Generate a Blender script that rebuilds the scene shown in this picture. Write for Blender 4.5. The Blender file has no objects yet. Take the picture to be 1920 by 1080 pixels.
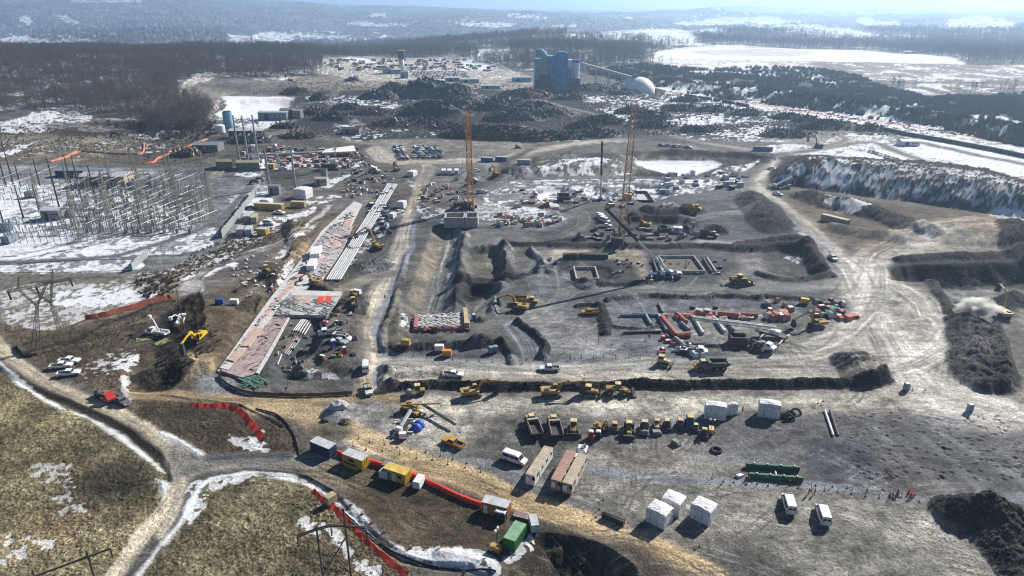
import bpy, math, random
import numpy as np
R = math.radians
random.seed(7)
rng = np.random.default_rng(11)
scn = bpy.context.scene
col = scn.collection
# ---------------------------------------------------------------- camera model
FPX = 1281.0; CH = 96.0; HOR = 14.0
PIT = math.atan((540 - HOR) / FPX)
cP, sP = math.cos(PIT), math.sin(PIT)

def sst(a, b, x):
    t = np.clip((x - a) / (b - a), 0, 1)
    return t * t * (3 - 2 * t)

_T = rng.random(65536)
def vn(x, y, s=0):
    xi = np.floor(x); yi = np.floor(y); fx = x - xi; fy = y - yi
    xi = xi.astype(np.int64); yi = yi.astype(np.int64)
    fx = fx * fx * (3 - 2 * fx); fy = fy * fy * (3 - 2 * fy)
    def h(a, b):
        return _T[((a * 73856093) ^ (b * 19349663) ^ (s * 83492791) ^ ((a * b) * 7919)) & 65535]
    return (h(xi, yi) * (1 - fx) + h(xi + 1, yi) * fx) * (1 - fy) + (h(xi, yi + 1) * (1 - fx) + h(xi + 1, yi + 1) * fx) * fy
def fbm(x, y, sc, o=4, s=0):
    a = 0.5; r = 0; t = 0; x = np.asarray(x, float) / sc; y = np.asarray(y, float) / sc
    for k in range(o):
        r = r + a * vn(x + 17.3 * k, y - 9.1 * k, s + k); t += a; a *= .55; x = x * 2.03; y = y * 2.03
    return r / t

# ---------------------------------------------------------------- the lie of the land
def ga(x, y, cx, cy, sx, sy): return np.exp(-((x - cx) / sx) ** 2 - ((y - cy) / sy) ** 2)
def base(x, y):
    x = np.asarray(x, float); y = np.asarray(y, float)
    a = x / np.maximum(y, 50)
    z = 30 * ga(x, y, -820, 1080, 420, 300) + 14 * ga(x, y, -430, 1250, 200, 260)
    lf = sst(.0, -.35, a)
    z = z - sst(1350, 2300, y) * (22 + 38 * lf) * (1 - sst(3200, 5200, y)) * sst(.25, -.05, a)
    z = z + 75 * ga(x, y, -1600, 3200, 620, 420) + 28 * ga(x, y, -900, 2500, 500, 200) + 34 * ga(x, y, 30, 2050, 420, 330) + 20 * ga(x, y, 60, 1450, 160, 180)
    z = z + sst(3600, 8500, y) * (20 + 105 * sst(.05, -.4, a) + 40 * sst(-.5, -.8, a)) * 1.35
    z = z + (fbm(x, y, 1700, 4, 5) - .5) * 230 * sst(2200, 7000, y) * (1 - .35 * sst(9000, 15000, y))
    z = z + (fbm(x, y, 420, 3, 9) - .5) * 46 * sst(1300, 2600, y)
    z = z + 10 * ga(x, y, 1050, 1400, 500, 160) - 6 * ga(x, y, 620, 900, 300, 90)
    return z
def W(pts):
    """pixels of the photograph -> where that line of sight meets the land"""
    pts = np.asarray(pts, float).reshape(-1, 2)
    X = (pts[:, 0] - 960) / FPX; Y = -(pts[:, 1] - 540) / FPX
    dx = X; dy = cP + Y * sP; dz = -sP + Y * cP
    out = np.zeros((len(pts), 2))
    ys = np.geomspace(60, 26000, 1400)
    for i in range(len(pts)):
        t = ys / dy[i]; z = CH + dz[i] * t; h = base(dx[i] * t, ys)
        k = np.nonzero(z <= h)[0]
        if len(k) == 0: out[i] = (dx[i] * t[-1], ys[-1]); continue
        k = max(k[0], 1)
        d0 = z[k - 1] - h[k - 1]; d1 = z[k] - h[k]; f = d0 / (d0 - d1 + 1e-9)
        tt = t[k - 1] + (t[k] - t[k - 1]) * f
        if ys[k] < 900: tt = -CH / dz[i]
        out[i] = (dx[i] * tt, dy[i] * tt)
    return out
def smooth(p, closed=False, n=5):
    p = np.asarray(p, float); m = len(p)
    if m < 3: return p
    r = []
    for i in range(m if closed else m - 1):
        if closed: a, b, c, d = p[(i - 1) % m], p[i], p[(i + 1) % m], p[(i + 2) % m]
        else: a, b, c, d = p[max(i - 1, 0)], p[i], p[i + 1], p[min(i + 2, m - 1)]
        for k in range(n):
            t = k / n
            r.append(.5 * (2 * b + (c - a) * t + (2 * a - 5 * b + 4 * c - d) * t * t + (3 * b - a - 3 * c + d) * t ** 3))
    if not closed: r.append(p[-1])
    return np.array(r)
def P(s):
    return [tuple(float(q) for q in w.split(',')) for w in s.split()]

# ---------------------------------------------------------------- terrain grid
yy = [55.0]
while yy[-1] < 26000:
    y = yy[-1]
    yy.append(y + (1.2 if y < 84 else min(max(y * y / 74000, .1), .0085 * y)))
DY = np.array(yy); NA = 1300; AMAX = 1.04
AA = np.linspace(-AMAX, AMAX, NA)
gx = (DY[:, None] * AA[None, :]).ravel(); gy = np.repeat(DY, NA)
wamp = .0038 * np.clip(gy, 60, 1500) - .1
wx = gx + (fbm(gx, gy, 9, 3, 21) - .5) * 2.4 * wamp + (fbm(gx, gy, 40, 2, 31) - .5) * 4 * wamp
wy = gy + (fbm(gx, gy, 9, 3, 22) - .5) * 2.4 * wamp + (fbm(gx, gy, 40, 2, 32) - .5) * 4 * wamp
gz = base(gx, gy)
gc = np.zeros((len(gx), 3)); gaux = np.zeros((len(gx), 3))   # aux: grass, rubble, snow
gsm = np.zeros(len(gx)); forest = np.zeros(len(gx)); brush = np.zeros(len(gx))
NO1 = fbm(gx, gy, 5, 4, 41); NO2 = fbm(gx, gy, 30, 4, 42); NO3 = fbm(gx, gy, 1.3, 3, 43); NO4 = fbm(gx, gy, 130, 4, 44)

def urank(a):
    s = np.sort(a[::37]); return np.interp(a, s, np.linspace(0, 1, len(s)))
UQ = {0: urank(NO3 * .6 + NO1 * .4), 1: urank(NO1 * .7 + fbm(gx, gy, 2.2, 3, 45) * .5 + NO2 * .4), 2: urank(NO2 * .8 + NO1 * .35 + fbm(gx, gy * .4, 22, 4, 46) * .6)}
def region(p, m):
    lo = p.min(0) - m; hi = p.max(0) + m
    i0 = max(np.searchsorted(DY, lo[1] - 12) - 1, 0); i1 = min(np.searchsorted(DY, hi[1] + 12) + 1, len(DY))
    if i1 <= i0: return np.zeros(0, int)
    sl = np.arange(i0 * NA, i1 * NA)
    k = (wx[sl] > lo[0]) & (wx[sl] < hi[0]) & (wy[sl] > lo[1]) & (wy[sl] < hi[1])
    return sl[k]
def segdist(p, x, y):
    """distance, signed side distance and run along an open polyline"""
    best = np.full(len(x), 1e9); side = np.zeros(len(x)); run = np.zeros(len(x)); acc = 0
    for a, b in zip(p[:-1], p[1:]):
        d = b - a; L = math.hypot(*d)
        if L < 1e-6: continue
        t = np.clip(((x - a[0]) * d[0] + (y - a[1]) * d[1]) / L / L, 0, 1)
        qx = x - a[0] - t * d[0]; qy = y - a[1] - t * d[1]; q = np.hypot(qx, qy)
        k = q < best
        best[k] = q[k]; side[k] = (np.sign(d[0] * qy - d[1] * qx) * q)[k]; run[k] = (acc + t * L)[k]
        acc += L
    return best, side, run, acc
def inside(p, x, y):
    c = np.zeros(len(x), bool); q = p[-1]
    for r in p:
        if r[1] != q[1]:
            c ^= ((r[1] > y) != (q[1] > y)) & (x < (q[0] - r[0]) * (y - r[1]) / (q[1] - r[1]) + r[0])
        q = r
    return c
def sd(p, x, y):
    """positive inside a closed outline"""
    d = segdist(np.vstack([p, p[:1]]), x, y)[0]
    return np.where(inside(p, x, y), d, -d)
def pts(s, closed, sm=True):
    w = W(P(s) if isinstance(s, str) else s)
    return smooth(w, closed) if sm else w
def mixc(k, m, c):
    gc[k] += (np.array(c) - gc[k]) * m[:, None]
def fill(s, c, f=2.5, al=1, n=0, aux=None, sm=True, ns=None):
    p = pts(s, True, sm); k = region(p, f)
    if len(k) == 0: return
    m = sst(-f, f, sd(p, wx[k], wy[k])) * al
    if n: m = m * sst(.5 - .28, .5 + .28, (NO1 if ns is None else ns)[k] + (1 - n) - .5)
    mixc(k, m, c)
    for j in range(3):
        t = 1 if (aux is not None and aux == j) else 0
        gaux[k, j] += (t - gaux[k, j]) * m
def line(s, w, c, f=1.2, streak=.0, al=1, n=0, aux=None):
    p = pts(s, False); k = region(p, w / 2 + f + 1)
    if len(k) == 0: return
    d, sdv, run, L = segdist(p, wx[k], wy[k])
    m = sst(w / 2 + f, w / 2 - f, d) * al
    if n: m = m * sst(.3, .6, NO1[k] + (1 - n) - .5)
    cc = np.repeat(np.array(c, float)[None], len(k), 0)
    if streak:
        t = .6 * fbm(sdv * 1.0 + 50, run * .03, .55, 2, 77) + .4 * fbm(sdv + 9, run * .02, 2.2, 2, 78)
        cc *= (1 + streak * (t - .5) * 2.2)[:, None]; gsm[k] = np.maximum(gsm[k], m)
    gc[k] += (cc - gc[k]) * m[:, None]
    for j in range(3):
        t = 1 if (aux is not None and aux == j) else 0
        gaux[k, j] += (t - gaux[k, j]) * m
def snow(s, cover=.6, ns=1, f=3, al=.95, sm=True):
    p = pts(s, True, sm); k = region(p, f)
    if len(k) == 0: return
    N = UQ[ns][k]
    e = sst(-f, f, sd(p, wx[k], wy[k]))
    if cover >= 1: m = e * sst(-.12, .1, N)
    else: m = sst(.1, -.07, N - cover + (1 - e) * 1.2) * (.62 + .38 * sst(.35, .6, NO3[k]))
    m = m * al
    mixc(k, m, (.74, .77, .82)); gaux[k, 2] += (1 - gaux[k, 2]) * m; gaux[k, 0] *= 1 - m; gaux[k, 1] *= 1 - m
def snowline(s, w, cover=1, f=.8):
    p = pts(s, False); k = region(p, w / 2 + f + 1)
    if len(k) == 0: return
    d = segdist(p, wx[k], wy[k])[0]
    m = sst(w / 2 + f, w / 2 - f, d + (NO1[k] - .45) * w * 2.0 + (NO3[k] - .5) * w * .9 + (NO2[k] - .5) * w * 1.6 + (1 - cover) * w * .4) * .92
    mixc(k, m, (.74, .77, .82)); gaux[k, 2] += (1 - gaux[k, 2]) * m; gaux[k, 0] *= 1 - m
    gz[k] += m * .25
def lift(s, h, sl=4, sm=True, rough=.0):
    """raise (or sink) an outline by h with banks sl wide inside the outline"""
    p = pts(s, True, sm); k = region(p, 1)
    if len(k) == 0: return
    e = np.clip(sd(p, wx[k], wy[k]) / sl, 0, 1); e = e * (1.35 - .35 * e)
    gz[k] += h * e + rough * e * (NO1[k] - .5 + .3 * (NO3[k] - .5))
def ridge(s, w, h, c=None, rub=1, flat=0, rough=.35, al=.9):
    """a windrow of rock or spoil along a line; w is the foot width"""
    p = pts(s, False); k = region(p, w / 2 + 1)
    if len(k) == 0: return
    d, sdv, run, L = segdist(p, wx[k], wy[k])
    d = d + (vn(run / 7 + 3, run * 0, 5) - .5) * w * .14
    e = np.clip((w / 2 - d) / (w / 2 * (1 - flat)), 0, 1)
    e = e * (1.4 - .4 * e)
    gz[k] += e * (h * (.84 + .32 * vn(run / 12, run * 0 + 7, 3)) + rough * h * ((NO1[k] - .5) + .25 * (NO3[k] - .5)))
    if c is not None:
        m = sst(0, .25, e) * al; mixc(k, m, c)
        gaux[k, 1] += (rub - gaux[k, 1]) * m; gaux[k, 2] *= 1 - m; gaux[k, 0] *= 1 - m
def flatten(s, z=0., m_=1.5):
    p = pts(s, True, False); k = region(p, m_); e = sst(-m_, 0, sd(p, gx[k], gy[k])); gz[k] += (z - gz[k]) * e
def heap(u, v, r, h, c=None, asp=1., ang=0., rough=.3, rub=1, al=.9):
    w = W([(u, v)])[0]; k = region(np.array([w]), r * 1.3)
    if len(k) == 0: return
    dx = wx[k] - w[0]; dy = wy[k] - w[1]; ca, sa = math.cos(R(ang)), math.sin(R(ang))
    d = np.hypot((dx * ca + dy * sa), (-dx * sa + dy * ca) * asp) / r
    d = d + (NO1[k] - .5) * .5
    e = np.clip(1 - d, 0, 1); e = e * (1.5 - .5 * e)
    gz[k] += h * e + rough * h * e * (NO3[k] - .5) * 1.5
    if c is not None:
        m = sst(0, .2, e) * al; mixc(k, m, c); gaux[k, 1] += (rub - gaux[k, 1]) * m; gaux[k, 2] *= 1 - m; gaux[k, 0] *= 1 - m
TAN = (.30, .255, .185); LT = (.36, .325, .27); BR = (.14, .11, .077); DBR = (.072, .056, .04); GRV = (.205, .208, .21)
DG = (.115, .115, .115); BK = (.045, .046, .05); GRS = (.205, .172, .1); SCR = (.048, .048, .052); RED = (.42, .17, .13); PAD = (.22, .2, .17); PINK = (.5, .25, .2)
WD = (.072, .064, .056)
# ---- default cover: winter woods floor far away, mixed dirt on the site
gc[:] = WD
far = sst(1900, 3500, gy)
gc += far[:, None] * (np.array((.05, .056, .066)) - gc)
forest[:] = 1
# leaf litter with snow between the trunks
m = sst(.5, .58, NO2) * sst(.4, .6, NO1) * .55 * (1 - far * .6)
gc += m[:, None] * (np.array((.62, .65, .7)) - gc)
SITE = '-500,330 -300,240 0,226 60,212 140,210 172,226 260,231 292,260 400,258 396,240 402,215 345,196 336,176 372,161 480,147 612,141 600,112 700,107 850,106 905,118 960,131 1090,138 1160,152 1236,168 1400,192 1600,218 1780,246 1920,274 2300,345 3400,700 3400,1700 960,3000 -1500,1700 -1500,700'
p = pts(SITE, True, False); k = region(p, 5)
e = sst(-4, 4, sd(p, wx[k], wy[k]))
forest[k] *= 1 - e
mixc(k, e, PAD)
mixc(k, e * sst(.45, .6, NO2[k]), (.15, .135, .115)); mixc(k, e * sst(.53, .6, NO4[k]) * .6, (.13, .125, .12))
mixc(k, e * sst(.5, .65, NO1[k]) * .55, (.12, .115, .11))
def clear(s, sm=True):
    p = pts(s, True, sm); k = region(p, 20)
    if len(k): forest[k] *= 1 - sst(-6, 6, sd(p, wx[k], wy[k]))
# far snow fields
FIELDS = '''1205,101 1310,86 1430,88 1545,93 1640,96 1760,104 1808,113 1806,122 1920,122 2300,126 2400,190 1900,176 1712,180 1696,168 1640,165 1560,150 1440,146 1330,131 1240,122
1060,66 1120,62 1200,57 1280,56 1290,66 1310,78 1335,84 1250,84 1190,76 1110,73
1002,60 1030,50 1080,47 1074,53 1035,60
1262,44 1330,36 1420,33 1470,39 1440,46 1330,50
1385,51 1470,47 1560,52 1660,66 1640,70 1500,62
1600,42 1650,40 1690,46 1640,52
1760,52 1800,34 1860,33 1910,46 1890,58 1800,60
1560,70 1640,66 1740,66 1700,72 1620,74
1260,60 1330,55 1370,58 1330,68 1290,70
1380,40 1500,40 1530,44 1440,48
880,95 930,93 965,103 930,108 890,102
0,71 60,71 100,76 60,82 0,82
80,76 165,71 170,80 100,82
240,88 330,86 338,94 250,95
346,85 370,84 371,93 348,93
430,66 475,68 550,80 530,88 480,84 435,80
480,66 560,62 640,66 660,72 600,76 520,76
100,26 118,28 152,42 140,48 120,40
32,32 58,34 64,46 46,44
140,0 262,0 262,4 150,5
650,44 700,42 780,46 700,50
695,28 720,26 724,31 700,33
860,44 960,44 960,50 880,50
950,26 1010,30 1030,36 960,34
200,64 222,63 224,66 202,67'''.split('\n')
for i, s in enumerate(FIELDS):
    clear(s)
    if i == 0: fill(s, (.3, .26, .2), 6)
    snow(s, .72 if i == 0 else (.62 if i > 11 else .74), 2, 8 if i == 0 else 12, .93)
snow('1210,104 1300,90 1420,90 1545,95 1640,98 1760,107 1790,118 1640,118 1440,112 1330,112', 1, 2, 6)
snow('1060,66 1200,58 1280,57 1300,76 1200,72 1120,72', .95, 2, 8)
line('1230,118 1330,121 1500,131 1700,141 1930,147', 5, (.12, .1, .08), 3, n=.3)
line('1290,122 1420,116 1560,117 1700,116', 5, (.16, .13, .1), 3, n=.4)
line('1560,128 1700,136 1800,150', 5, (.12, .1, .08), 3, n=.3)
snow('1585,130 1680,132 1700,142 1640,146 1600,140', .8, 2, 4)
fill('1640,150 1760,148 1930,152 2200,158 2200,200 1930,180 1760,178 1700,172', (.15, .12, .09), 5, .95)
snow('1690,176 1722,157 1800,160 1850,166 1930,168 1930,174 1800,176', .45, 2, 5)
# towns: bright specks
for s in ('480,64 660,60 740,70 560,80', '640,42 800,38 960,46 900,52 700,52', '950,26 1020,30 1040,38 960,36', '1320,22 1600,18 1700,26 1400,34', '20,60 170,66 170,80 0,84', '1080,30 1200,30 1240,36 1100,36', '700,26 730,26 730,34 700,34'):
    p = pts(s, True); k = region(p, 30); mixc(k, sst(-20, 20, sd(p, wx[k], wy[k])) * sst(.62, .66, NO4[k] * .35 + NO2[k] * .65) * .9, (.7, .72, .75))
# slope under the far left woods
for i, s_ in enumerate(('1340,104 1420,98 1520,100 1600,104', '1500,108 1620,106 1740,112', '1240,112 1340,112 1460,120 1600,124', '1640,132 1760,138 1900,140', '1700,160 1800,158 1930,164', '1100,70 1180,66 1260,64')):
    line(s_, 14 + 6 * (i % 3), (.33, .29, .24), 8, n=.5, al=.7)
fill('1500,120 1600,116 1700,119 1800,121 1930,126 2200,132 2200,158 1930,152 1760,150 1640,150 1590,138', (.19, .155, .12), 6, .9)
snow('1500,120 1700,120 1930,128 2200,134 2200,158 1930,152 1640,150', .22, 2, 6)
fill('1300,96 1420,92 1520,96 1500,104 1360,104', (.3, .27, .22), 8, .55)
# ---- brush belt beyond the red road (right)
BRUSH = '1090,136 1200,120 1330,131 1400,126 1440,124 1560,132 1610,142 1650,160 1760,178 1930,174 2300,190 2300,400 1920,276 1780,246 1600,218 1400,192 1236,168 1160,152'
p = pts(BRUSH, True, False); k = region(p, 5); e = sst(-3, 3, sd(p, wx[k], wy[k]))
forest[k] *= 1 - e; brush[k] = np.maximum(brush[k], e)
fill(BRUSH, (.085, .075, .065), 4, sm=False)
snow('1160,152 1300,150 1440,160 1560,180 1720,190 1930,236 1930,274 1780,246 1600,218 1400,192 1236,168', .5, 1, 4)
snow('1600,203 1700,196 1760,204 1900,222 1900,232 1780,222 1700,216', .7, 1, 4)
snow('1290,135 1330,132 1360,138 1310,142', .8, 1, 4); snow('1330,110 1440,118 1560,140 1600,160 1480,150 1330,130', .52, 1, 4)
ridge('1240,158 1400,176 1560,196 1720,222 1930,256', 40, 7, None, rough=.1)
# ---- site far: laydown yards
fill('600,110 700,107 850,106 905,118 960,131 1000,150 960,172 820,168 640,165 600,140', (.27, .24, .2), 6)
snow('600,112 860,106 960,132 940,150 700,150 610,140', .14, 1, 4)
snow('870,112 905,118 915,126 890,132 866,130', 1, 1, 5); snow('645,108 690,110 700,118 660,118', .9, 1, 4)
fill('480,148 612,141 640,150 640,172 560,180 480,178 350,196 336,176 372,161', (.22, .19, .15), 5)
snow('372,158 480,146 560,145 500,153 420,160 350,176', .75, 1, 4)
fill('400,165 480,158 545,158 560,175 480,182 430,178', (.16, .145, .13), 5)
line('330,190 372,166 440,158 520,154 610,150', 10, (.3, .26, .2), 3)
# white basin
fill('402,190 440,186 540,184 568,196 545,214 480,222 410,222 398,205', (.3, .2, .16), 5)
lift('425,196 470,190 535,189 556,198 530,210 470,216 425,212', -4, 14)
snow('410,190 470,186 540,186 560,196 530,212 480,220 415,222', 1, 1, 3)
snow('410,218 520,212 540,226 500,242 430,232', .75, 1, 4)
line('395,175 412,190 414,205 404,218 412,240', 7, (.22, .21, .19), 2, .2)
# debris field floor
fill('560,180 700,172 820,166 960,172 1100,172 1240,168 1300,185 1400,200 1500,225 1560,250 1440,262 1300,255 1180,235 1090,225 1000,250 900,262 760,262 640,255 560,230', (.07, .066, .063), 6)
fill('640,200 760,196 900,232 900,262 760,262 660,258', (.05, .044, .041), 6, .85)
fill('930,196 1050,200 1150,216 1190,240 1100,262 960,262 900,240', (.07, .066, .064), 6, .8)
for s, c in (('1090,180 1240,175 1400,205 1500,230 1460,262 1300,262 1180,236', .3), ('1250,215 1320,212 1360,222 1300,236', .75), ('560,185 700,182 760,196 700,210', .25), ('1400,235 1520,240 1560,262 1440,266', .6), ('760,180 960,174 960,200 800,210', .12), ('900,250 1000,240 1180,262 1100,270', .15), ('620,230 740,240 900,262 660,268', .14)):
    snow(s, c, 1, 5)
line('1000,186 1050,197 1110,212 1165,228 1230,246 1300,264 1400,280 1450,288', 9, (.26, .23, .19), 3, .3)
line('612,190 640,212 668,232 690,248', 9, (.27, .25, .22), 2, .3)
line('600,150 640,166 620,186 560,200 540,230 470,250', 10, (.24, .21, .17), 3, .3)
line('880,250 960,235 1010,250 950,268', 12, (.25, .22, .18), 5, .3)
# right snow flats and the red road
fill('1500,240 1600,225 1780,250 1920,276 2300,330 2300,440 1920,352 1780,330 1650,318 1540,300 1470,288', (.2, .19, .17), 4)
snow('1560,256 1640,250 1760,262 1920,292 2200,340 2200,420 1920,346 1800,322 1700,306 1600,292 1500,286', .62, 1, 4)
snow('1700,262 1780,262 1860,280 1990,310 1990,340 1860,322 1760,300 1700,285', .97, 1, 4)
snow('1560,290 1640,282 1700,290 1760,306 1700,322 1600,312 1560,300', .95, 1, 4)
snow('1420,278 1500,270 1545,285 1470,290', .9, 1, 4)
snow('1250,166 1400,190 1600,216 1780,244 1920,270 2100,310 2100,330 1920,292 1780,264 1600,236 1400,208 1260,178', .8, 1, 3)
line('1245,171 1330,182 1400,193 1500,208 1600,222 1700,236 1800,252 1930,276 2100,308', 6, (.45, .2, .16), 1.5, .3)
line('1245,169 1330,180 1400,190 1500,205 1600,219 1700,233 1800,248 1930,271 2100,303', 1.6, (.25, .12, .1), 1)
line('1400,206 1500,219 1560,232 1640,246 1700,262 1800,284 1930,310 2100,350', 10, (.15, .145, .14), 3, .4)
line('1460,288 1520,280 1580,270 1640,268 1700,292 1780,314 1930,340 2100,380', 11, (.2, .185, .16), 3, .4)
line('1440,262 1500,256 1560,252 1580,262 1530,275', 9, (.23, .2, .17), 3, .3)
# ---- spoil mountain on the right
fill('1440,296 1520,290 1600,296 1750,316 1900,350 2000,380 1990,412 1915,408 1800,392 1650,370 1500,352 1450,340', SCR, 4, aux=1)
lift('1440,322 1470,312 1540,318 1640,322 1780,334 1900,356 2010,392 2010,420 1915,410 1800,394 1700,378 1600,364 1510,352 1450,344', 12.5, 22, rough=2.2)
snow('1530,340 1640,338 1760,352 1860,368 1925,396 1925,412 1800,392 1650,372 1520,352', .42, 0, 5)
snow('1450,340 1540,330 1600,340 1600,360 1510,352', .42, 1, 4)
snow('1860,398 1930,408 2000,424 1990,436 1900,420 1850,408', .95, 1, 3)
# ground below it
fill('1480,356 1560,366 1700,384 1840,402 1930,418 2000,440 2000,470 1900,440 1800,425 1720,470 1640,480 1560,450 1510,400', (.17, .145, .115), 5)
fill('1700,430 1760,410 1840,404 1920,428 2000,450 2100,500 1920,500 1800,470 1700,500', (.27, .24, .19), 6, aux=None)
# bench with dark face
ridge('1515,372 1560,385 1620,398 1690,420 1722,436', 22, 5, (.12, .11, .1), rough=.3)
snow('1535,376 1600,384 1640,402 1600,404 1550,396', .5, 1, 3)
ridge('1560,430 1620,440 1680,447 1716,440', 16, 3, (.09, .09, .095))
fill('1500,400 1560,420 1640,440 1700,450 1640,475 1580,470 1530,440', (.19, .18, .165), 5)
# ---- main roads
line('1440,300 1425,320 1408,345 1440,375 1490,410 1540,450 1585,500 1612,550 1630,610 1652,660 1690,710', 13, (.3, .275, .23), 4, .45)
line('1325,455 1400,450 1470,446 1530,452 1570,490', 11, (.29, .27, .235), 2.5, .4)
fill('1590,500 1650,470 1700,450 1770,425 1840,412 1930,430 1930,450 1830,440 1760,460 1700,490 1660,520 1700,560 1800,600 1800,640 1740,700 1930,760 1930,800 1700,790 1640,740 1640,690 1600,600', (.31, .285, .24), 5)
line('1470,288 1420,300 1405,325 1360,350 1290,368 1220,385 1160,392', 10, (.17, .155, .135), 3, .5)
line('1405,345 1395,355 1440,385 1490,420', 9, (.2, .19, .17), 3, .5)
snow('1395,358 1430,372 1500,420 1520,450 1490,430 1440,398', .62, 1, 3)
for s in ('1640,520 1720,560 1790,640 1800,720', '1620,560 1680,640 1740,720 1850,760', '1600,520 1640,470 1740,440 1850,424', '1560,470 1610,540 1650,640 1700,730', '1450,660 1540,640 1610,600 1640,540', '1660,700 1760,660 1800,600 1780,560'):
    line(s, 9, (.34, .315, .275), 4, .9, .7)
fill('1650,720 1800,700 1930,720 1960,760 1930,830 1760,790 1650,775', (.3, .28, .24), 8, .6)
fill('1640,770 1720,770 1930,850 1960,960 1800,930 1700,860', (.16, .155, .15), 10, .75)
# quarry steps on the right
lift('1655,520 1690,500 1780,496 1930,488 2200,480 2200,640 1930,545 1860,560 1800,572 1770,560 1750,530 1700,528', -7, 7, rough=1.4)
lift('1700,600 1750,540 1800,545 1880,545 1960,535 2250,560 2250,720 1960,650 1900,585 1830,600 1780,590', -3, 8, rough=1)
fill('1650,512 1690,494 1780,488 1930,478 2100,470 2100,520 1930,505 1780,512 1700,520', SCR, 3, .9, aux=1)
fill('1770,540 1800,532 1860,530 1930,524 1930,560 1860,566 1800,575 1780,560', SCR, 3, .9, aux=1)
fill('1700,512 1800,512 1930,512 1930,524 1830,530 1770,532', (.19, .185, .18), 3)
ridge('1690,490 1780,482 1870,478 1930,472', 8, 2, SCR)
ridge('1745,520 1765,545 1790,565 1800,575', 10, 1.6, SCR)
lift('1720,420 1800,408 1900,425 2000,450 2000,480 1900,468 1800,462 1740,450', 4, 14, rough=1)
ridge('1900,430 1915,450 1925,480', 20, 3.5, SCR)
# rock spoil
ridge('1812,608 1826,640 1838,680 1852,712', 17, 3.4, SCR, rough=.8)
ridge('1862,620 1872,655 1884,700 1880,722 1850,728', 6, 2.2, SCR, rough=.8)
# island heap by haul road
fill('1560,668 1620,662 1650,675 1668,700 1660,722 1560,722 1570,700', (.14, .14, .14), 3)
ridge('1590,680 1612,692 1618,706', 13, 3.2, SCR, rough=.5); ridge('1618,672 1640,690 1655,708', 8, 2.2, SCR, rough=.5)
# long black windrow
ridge('722,730 800,724 900,727 1050,726 1250,724 1450,722 1600,720 1645,718 1662,705', 4.4, 2.0, BK, rough=.7)
ridge('725,690 730,702 724,716 735,728', 5, 1.6, (.12, .12, .12), rough=.6)
fill('728,692 800,688 862,692 850,706 760,710 728,706', (.11, .11, .115), 1.5, aux=1); lift('728,692 800,687 862,691 850,706 760,712 728,708', 1.1, 2, rough=.8)
fill('870,690 1000,688 1200,698 1400,706 1560,700 1640,690 1640,712 1400,716 1000,716 740,722 730,712 860,704', (.29, .255, .2), 2)
for v in (694, 700, 708): line('740,%d 900,%d 1200,%d 1560,%d' % (v + 6, v, v + 4, v), 2.5, (.36, .33, .28), 1, .5, .6)
# machinery yard
fill('720,745 1000,742 1400,740 1640,738 1760,760 1600,770 1340,770 1350,800 960,780 900,800 860,850 720,830 700,780', (.33, .305, .25), 4)
fill('960,780 1040,774 1340,778 1420,800 1500,790 1640,790 1700,860 1640,840 1400,850 1340,850 1100,840 950,835', (.17, .163, .155), 4, .75)
fill('1100,840 1300,846 1500,820 1500,880 1300,890 1120,880', (.27, .25, .215), 6, .7)
# main front pad right
fill('1100,900 1300,915 1500,925 1740,945 1800,1000 1930,1100 1300,1100 1200,1010 1120,950', (.235, .222, .185), 5, .9)
fill('1000,910 1100,925 1300,1040 1340,1080 1250,1060 1120,990', (.19, .185, .175), 4, .7)
fill('1340,1020 1440,1040 1500,1100 1300,1100', (.1, .098, .095), 4, .8)
fill('1510,835 1560,830 1612,832 1640,850 1648,905 1600,912 1540,900 1512,870', (.13, .137, .148), 2.5)
line('1090,878 1180,890 1290,900 1400,903 1500,908 1620,922 1740,940 1800,946 1930,930', 3.4, (.21, .22, .232), .8, .2, .9)
line('640,825 720,836 800,850 880,864 940,880 1000,905', 4.4, (.2, .205, .21), 1, .2, .9)
line('1310,860 1400,850 1480,866', 5, (.2, .2, .2), 3, .2, .7)
for s in ('1640,800 1700,860 1760,900 1800,940', '1700,790 1780,860 1840,920', '1600,900 1700,950 1850,1060', '1740,800 1850,860 1930,910'):
    line(s, 2.2, (.27, .26, .235), 1, .5, .6)
line('1390,880 1500,915 1450,960', 1.2, (.1, .1, .1), .5, 0, .5)
# bottom right heap
ridge('1795,962 1850,975 1885,1015 1925,1075 1960,1140', 13, 4.4, (.04, .038, .035), rough=.8); ridge('1835,955 1890,985 1960,1040', 10, 3.0, (.04, .038, .035), rough=.8)
ridge('1920,975 1960,1000', 6, 1.2, BK)
# ---- centre: pads and cuts
fill('1000,640 1030,590 1080,560 1240,560 1560,560 1600,600 1580,640 1500,660 1400,670 1240,672 1100,672 1020,676', (.185, .182, .178), 3)
fill('1290,590 1420,585 1580,600 1590,640 1540,668 1400,668 1330,650 1300,620', (.27, .235, .18), 4, .85)
fill('930,600 1000,560 1100,600 1180,660 1160,680 1050,690 1000,660', (.27, .245, .205), 4, .8)
line('960,560 1030,575 1090,540 1250,545 1450,540 1560,520', 9, (.26, .245, .215), 4, .5, .8)
ridge('1150,612 1200,615 1240,612', 2, .8, BK); ridge('1122,572 1136,600 1138,625', 5, 1.4, BK, rough=.8); ridge('1080,574 1100,570 1130,572', 3, 1, BK)
ridge('1140,562 1200,556 1240,554', 4, 1.3, DG); ridge('1250,556 1330,560', 4, 1.3, DG); ridge('1335,556 1420,560', 4, 1.4, DG); ridge('1425,557 1520,562', 4, 1.3, DG)
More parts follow.
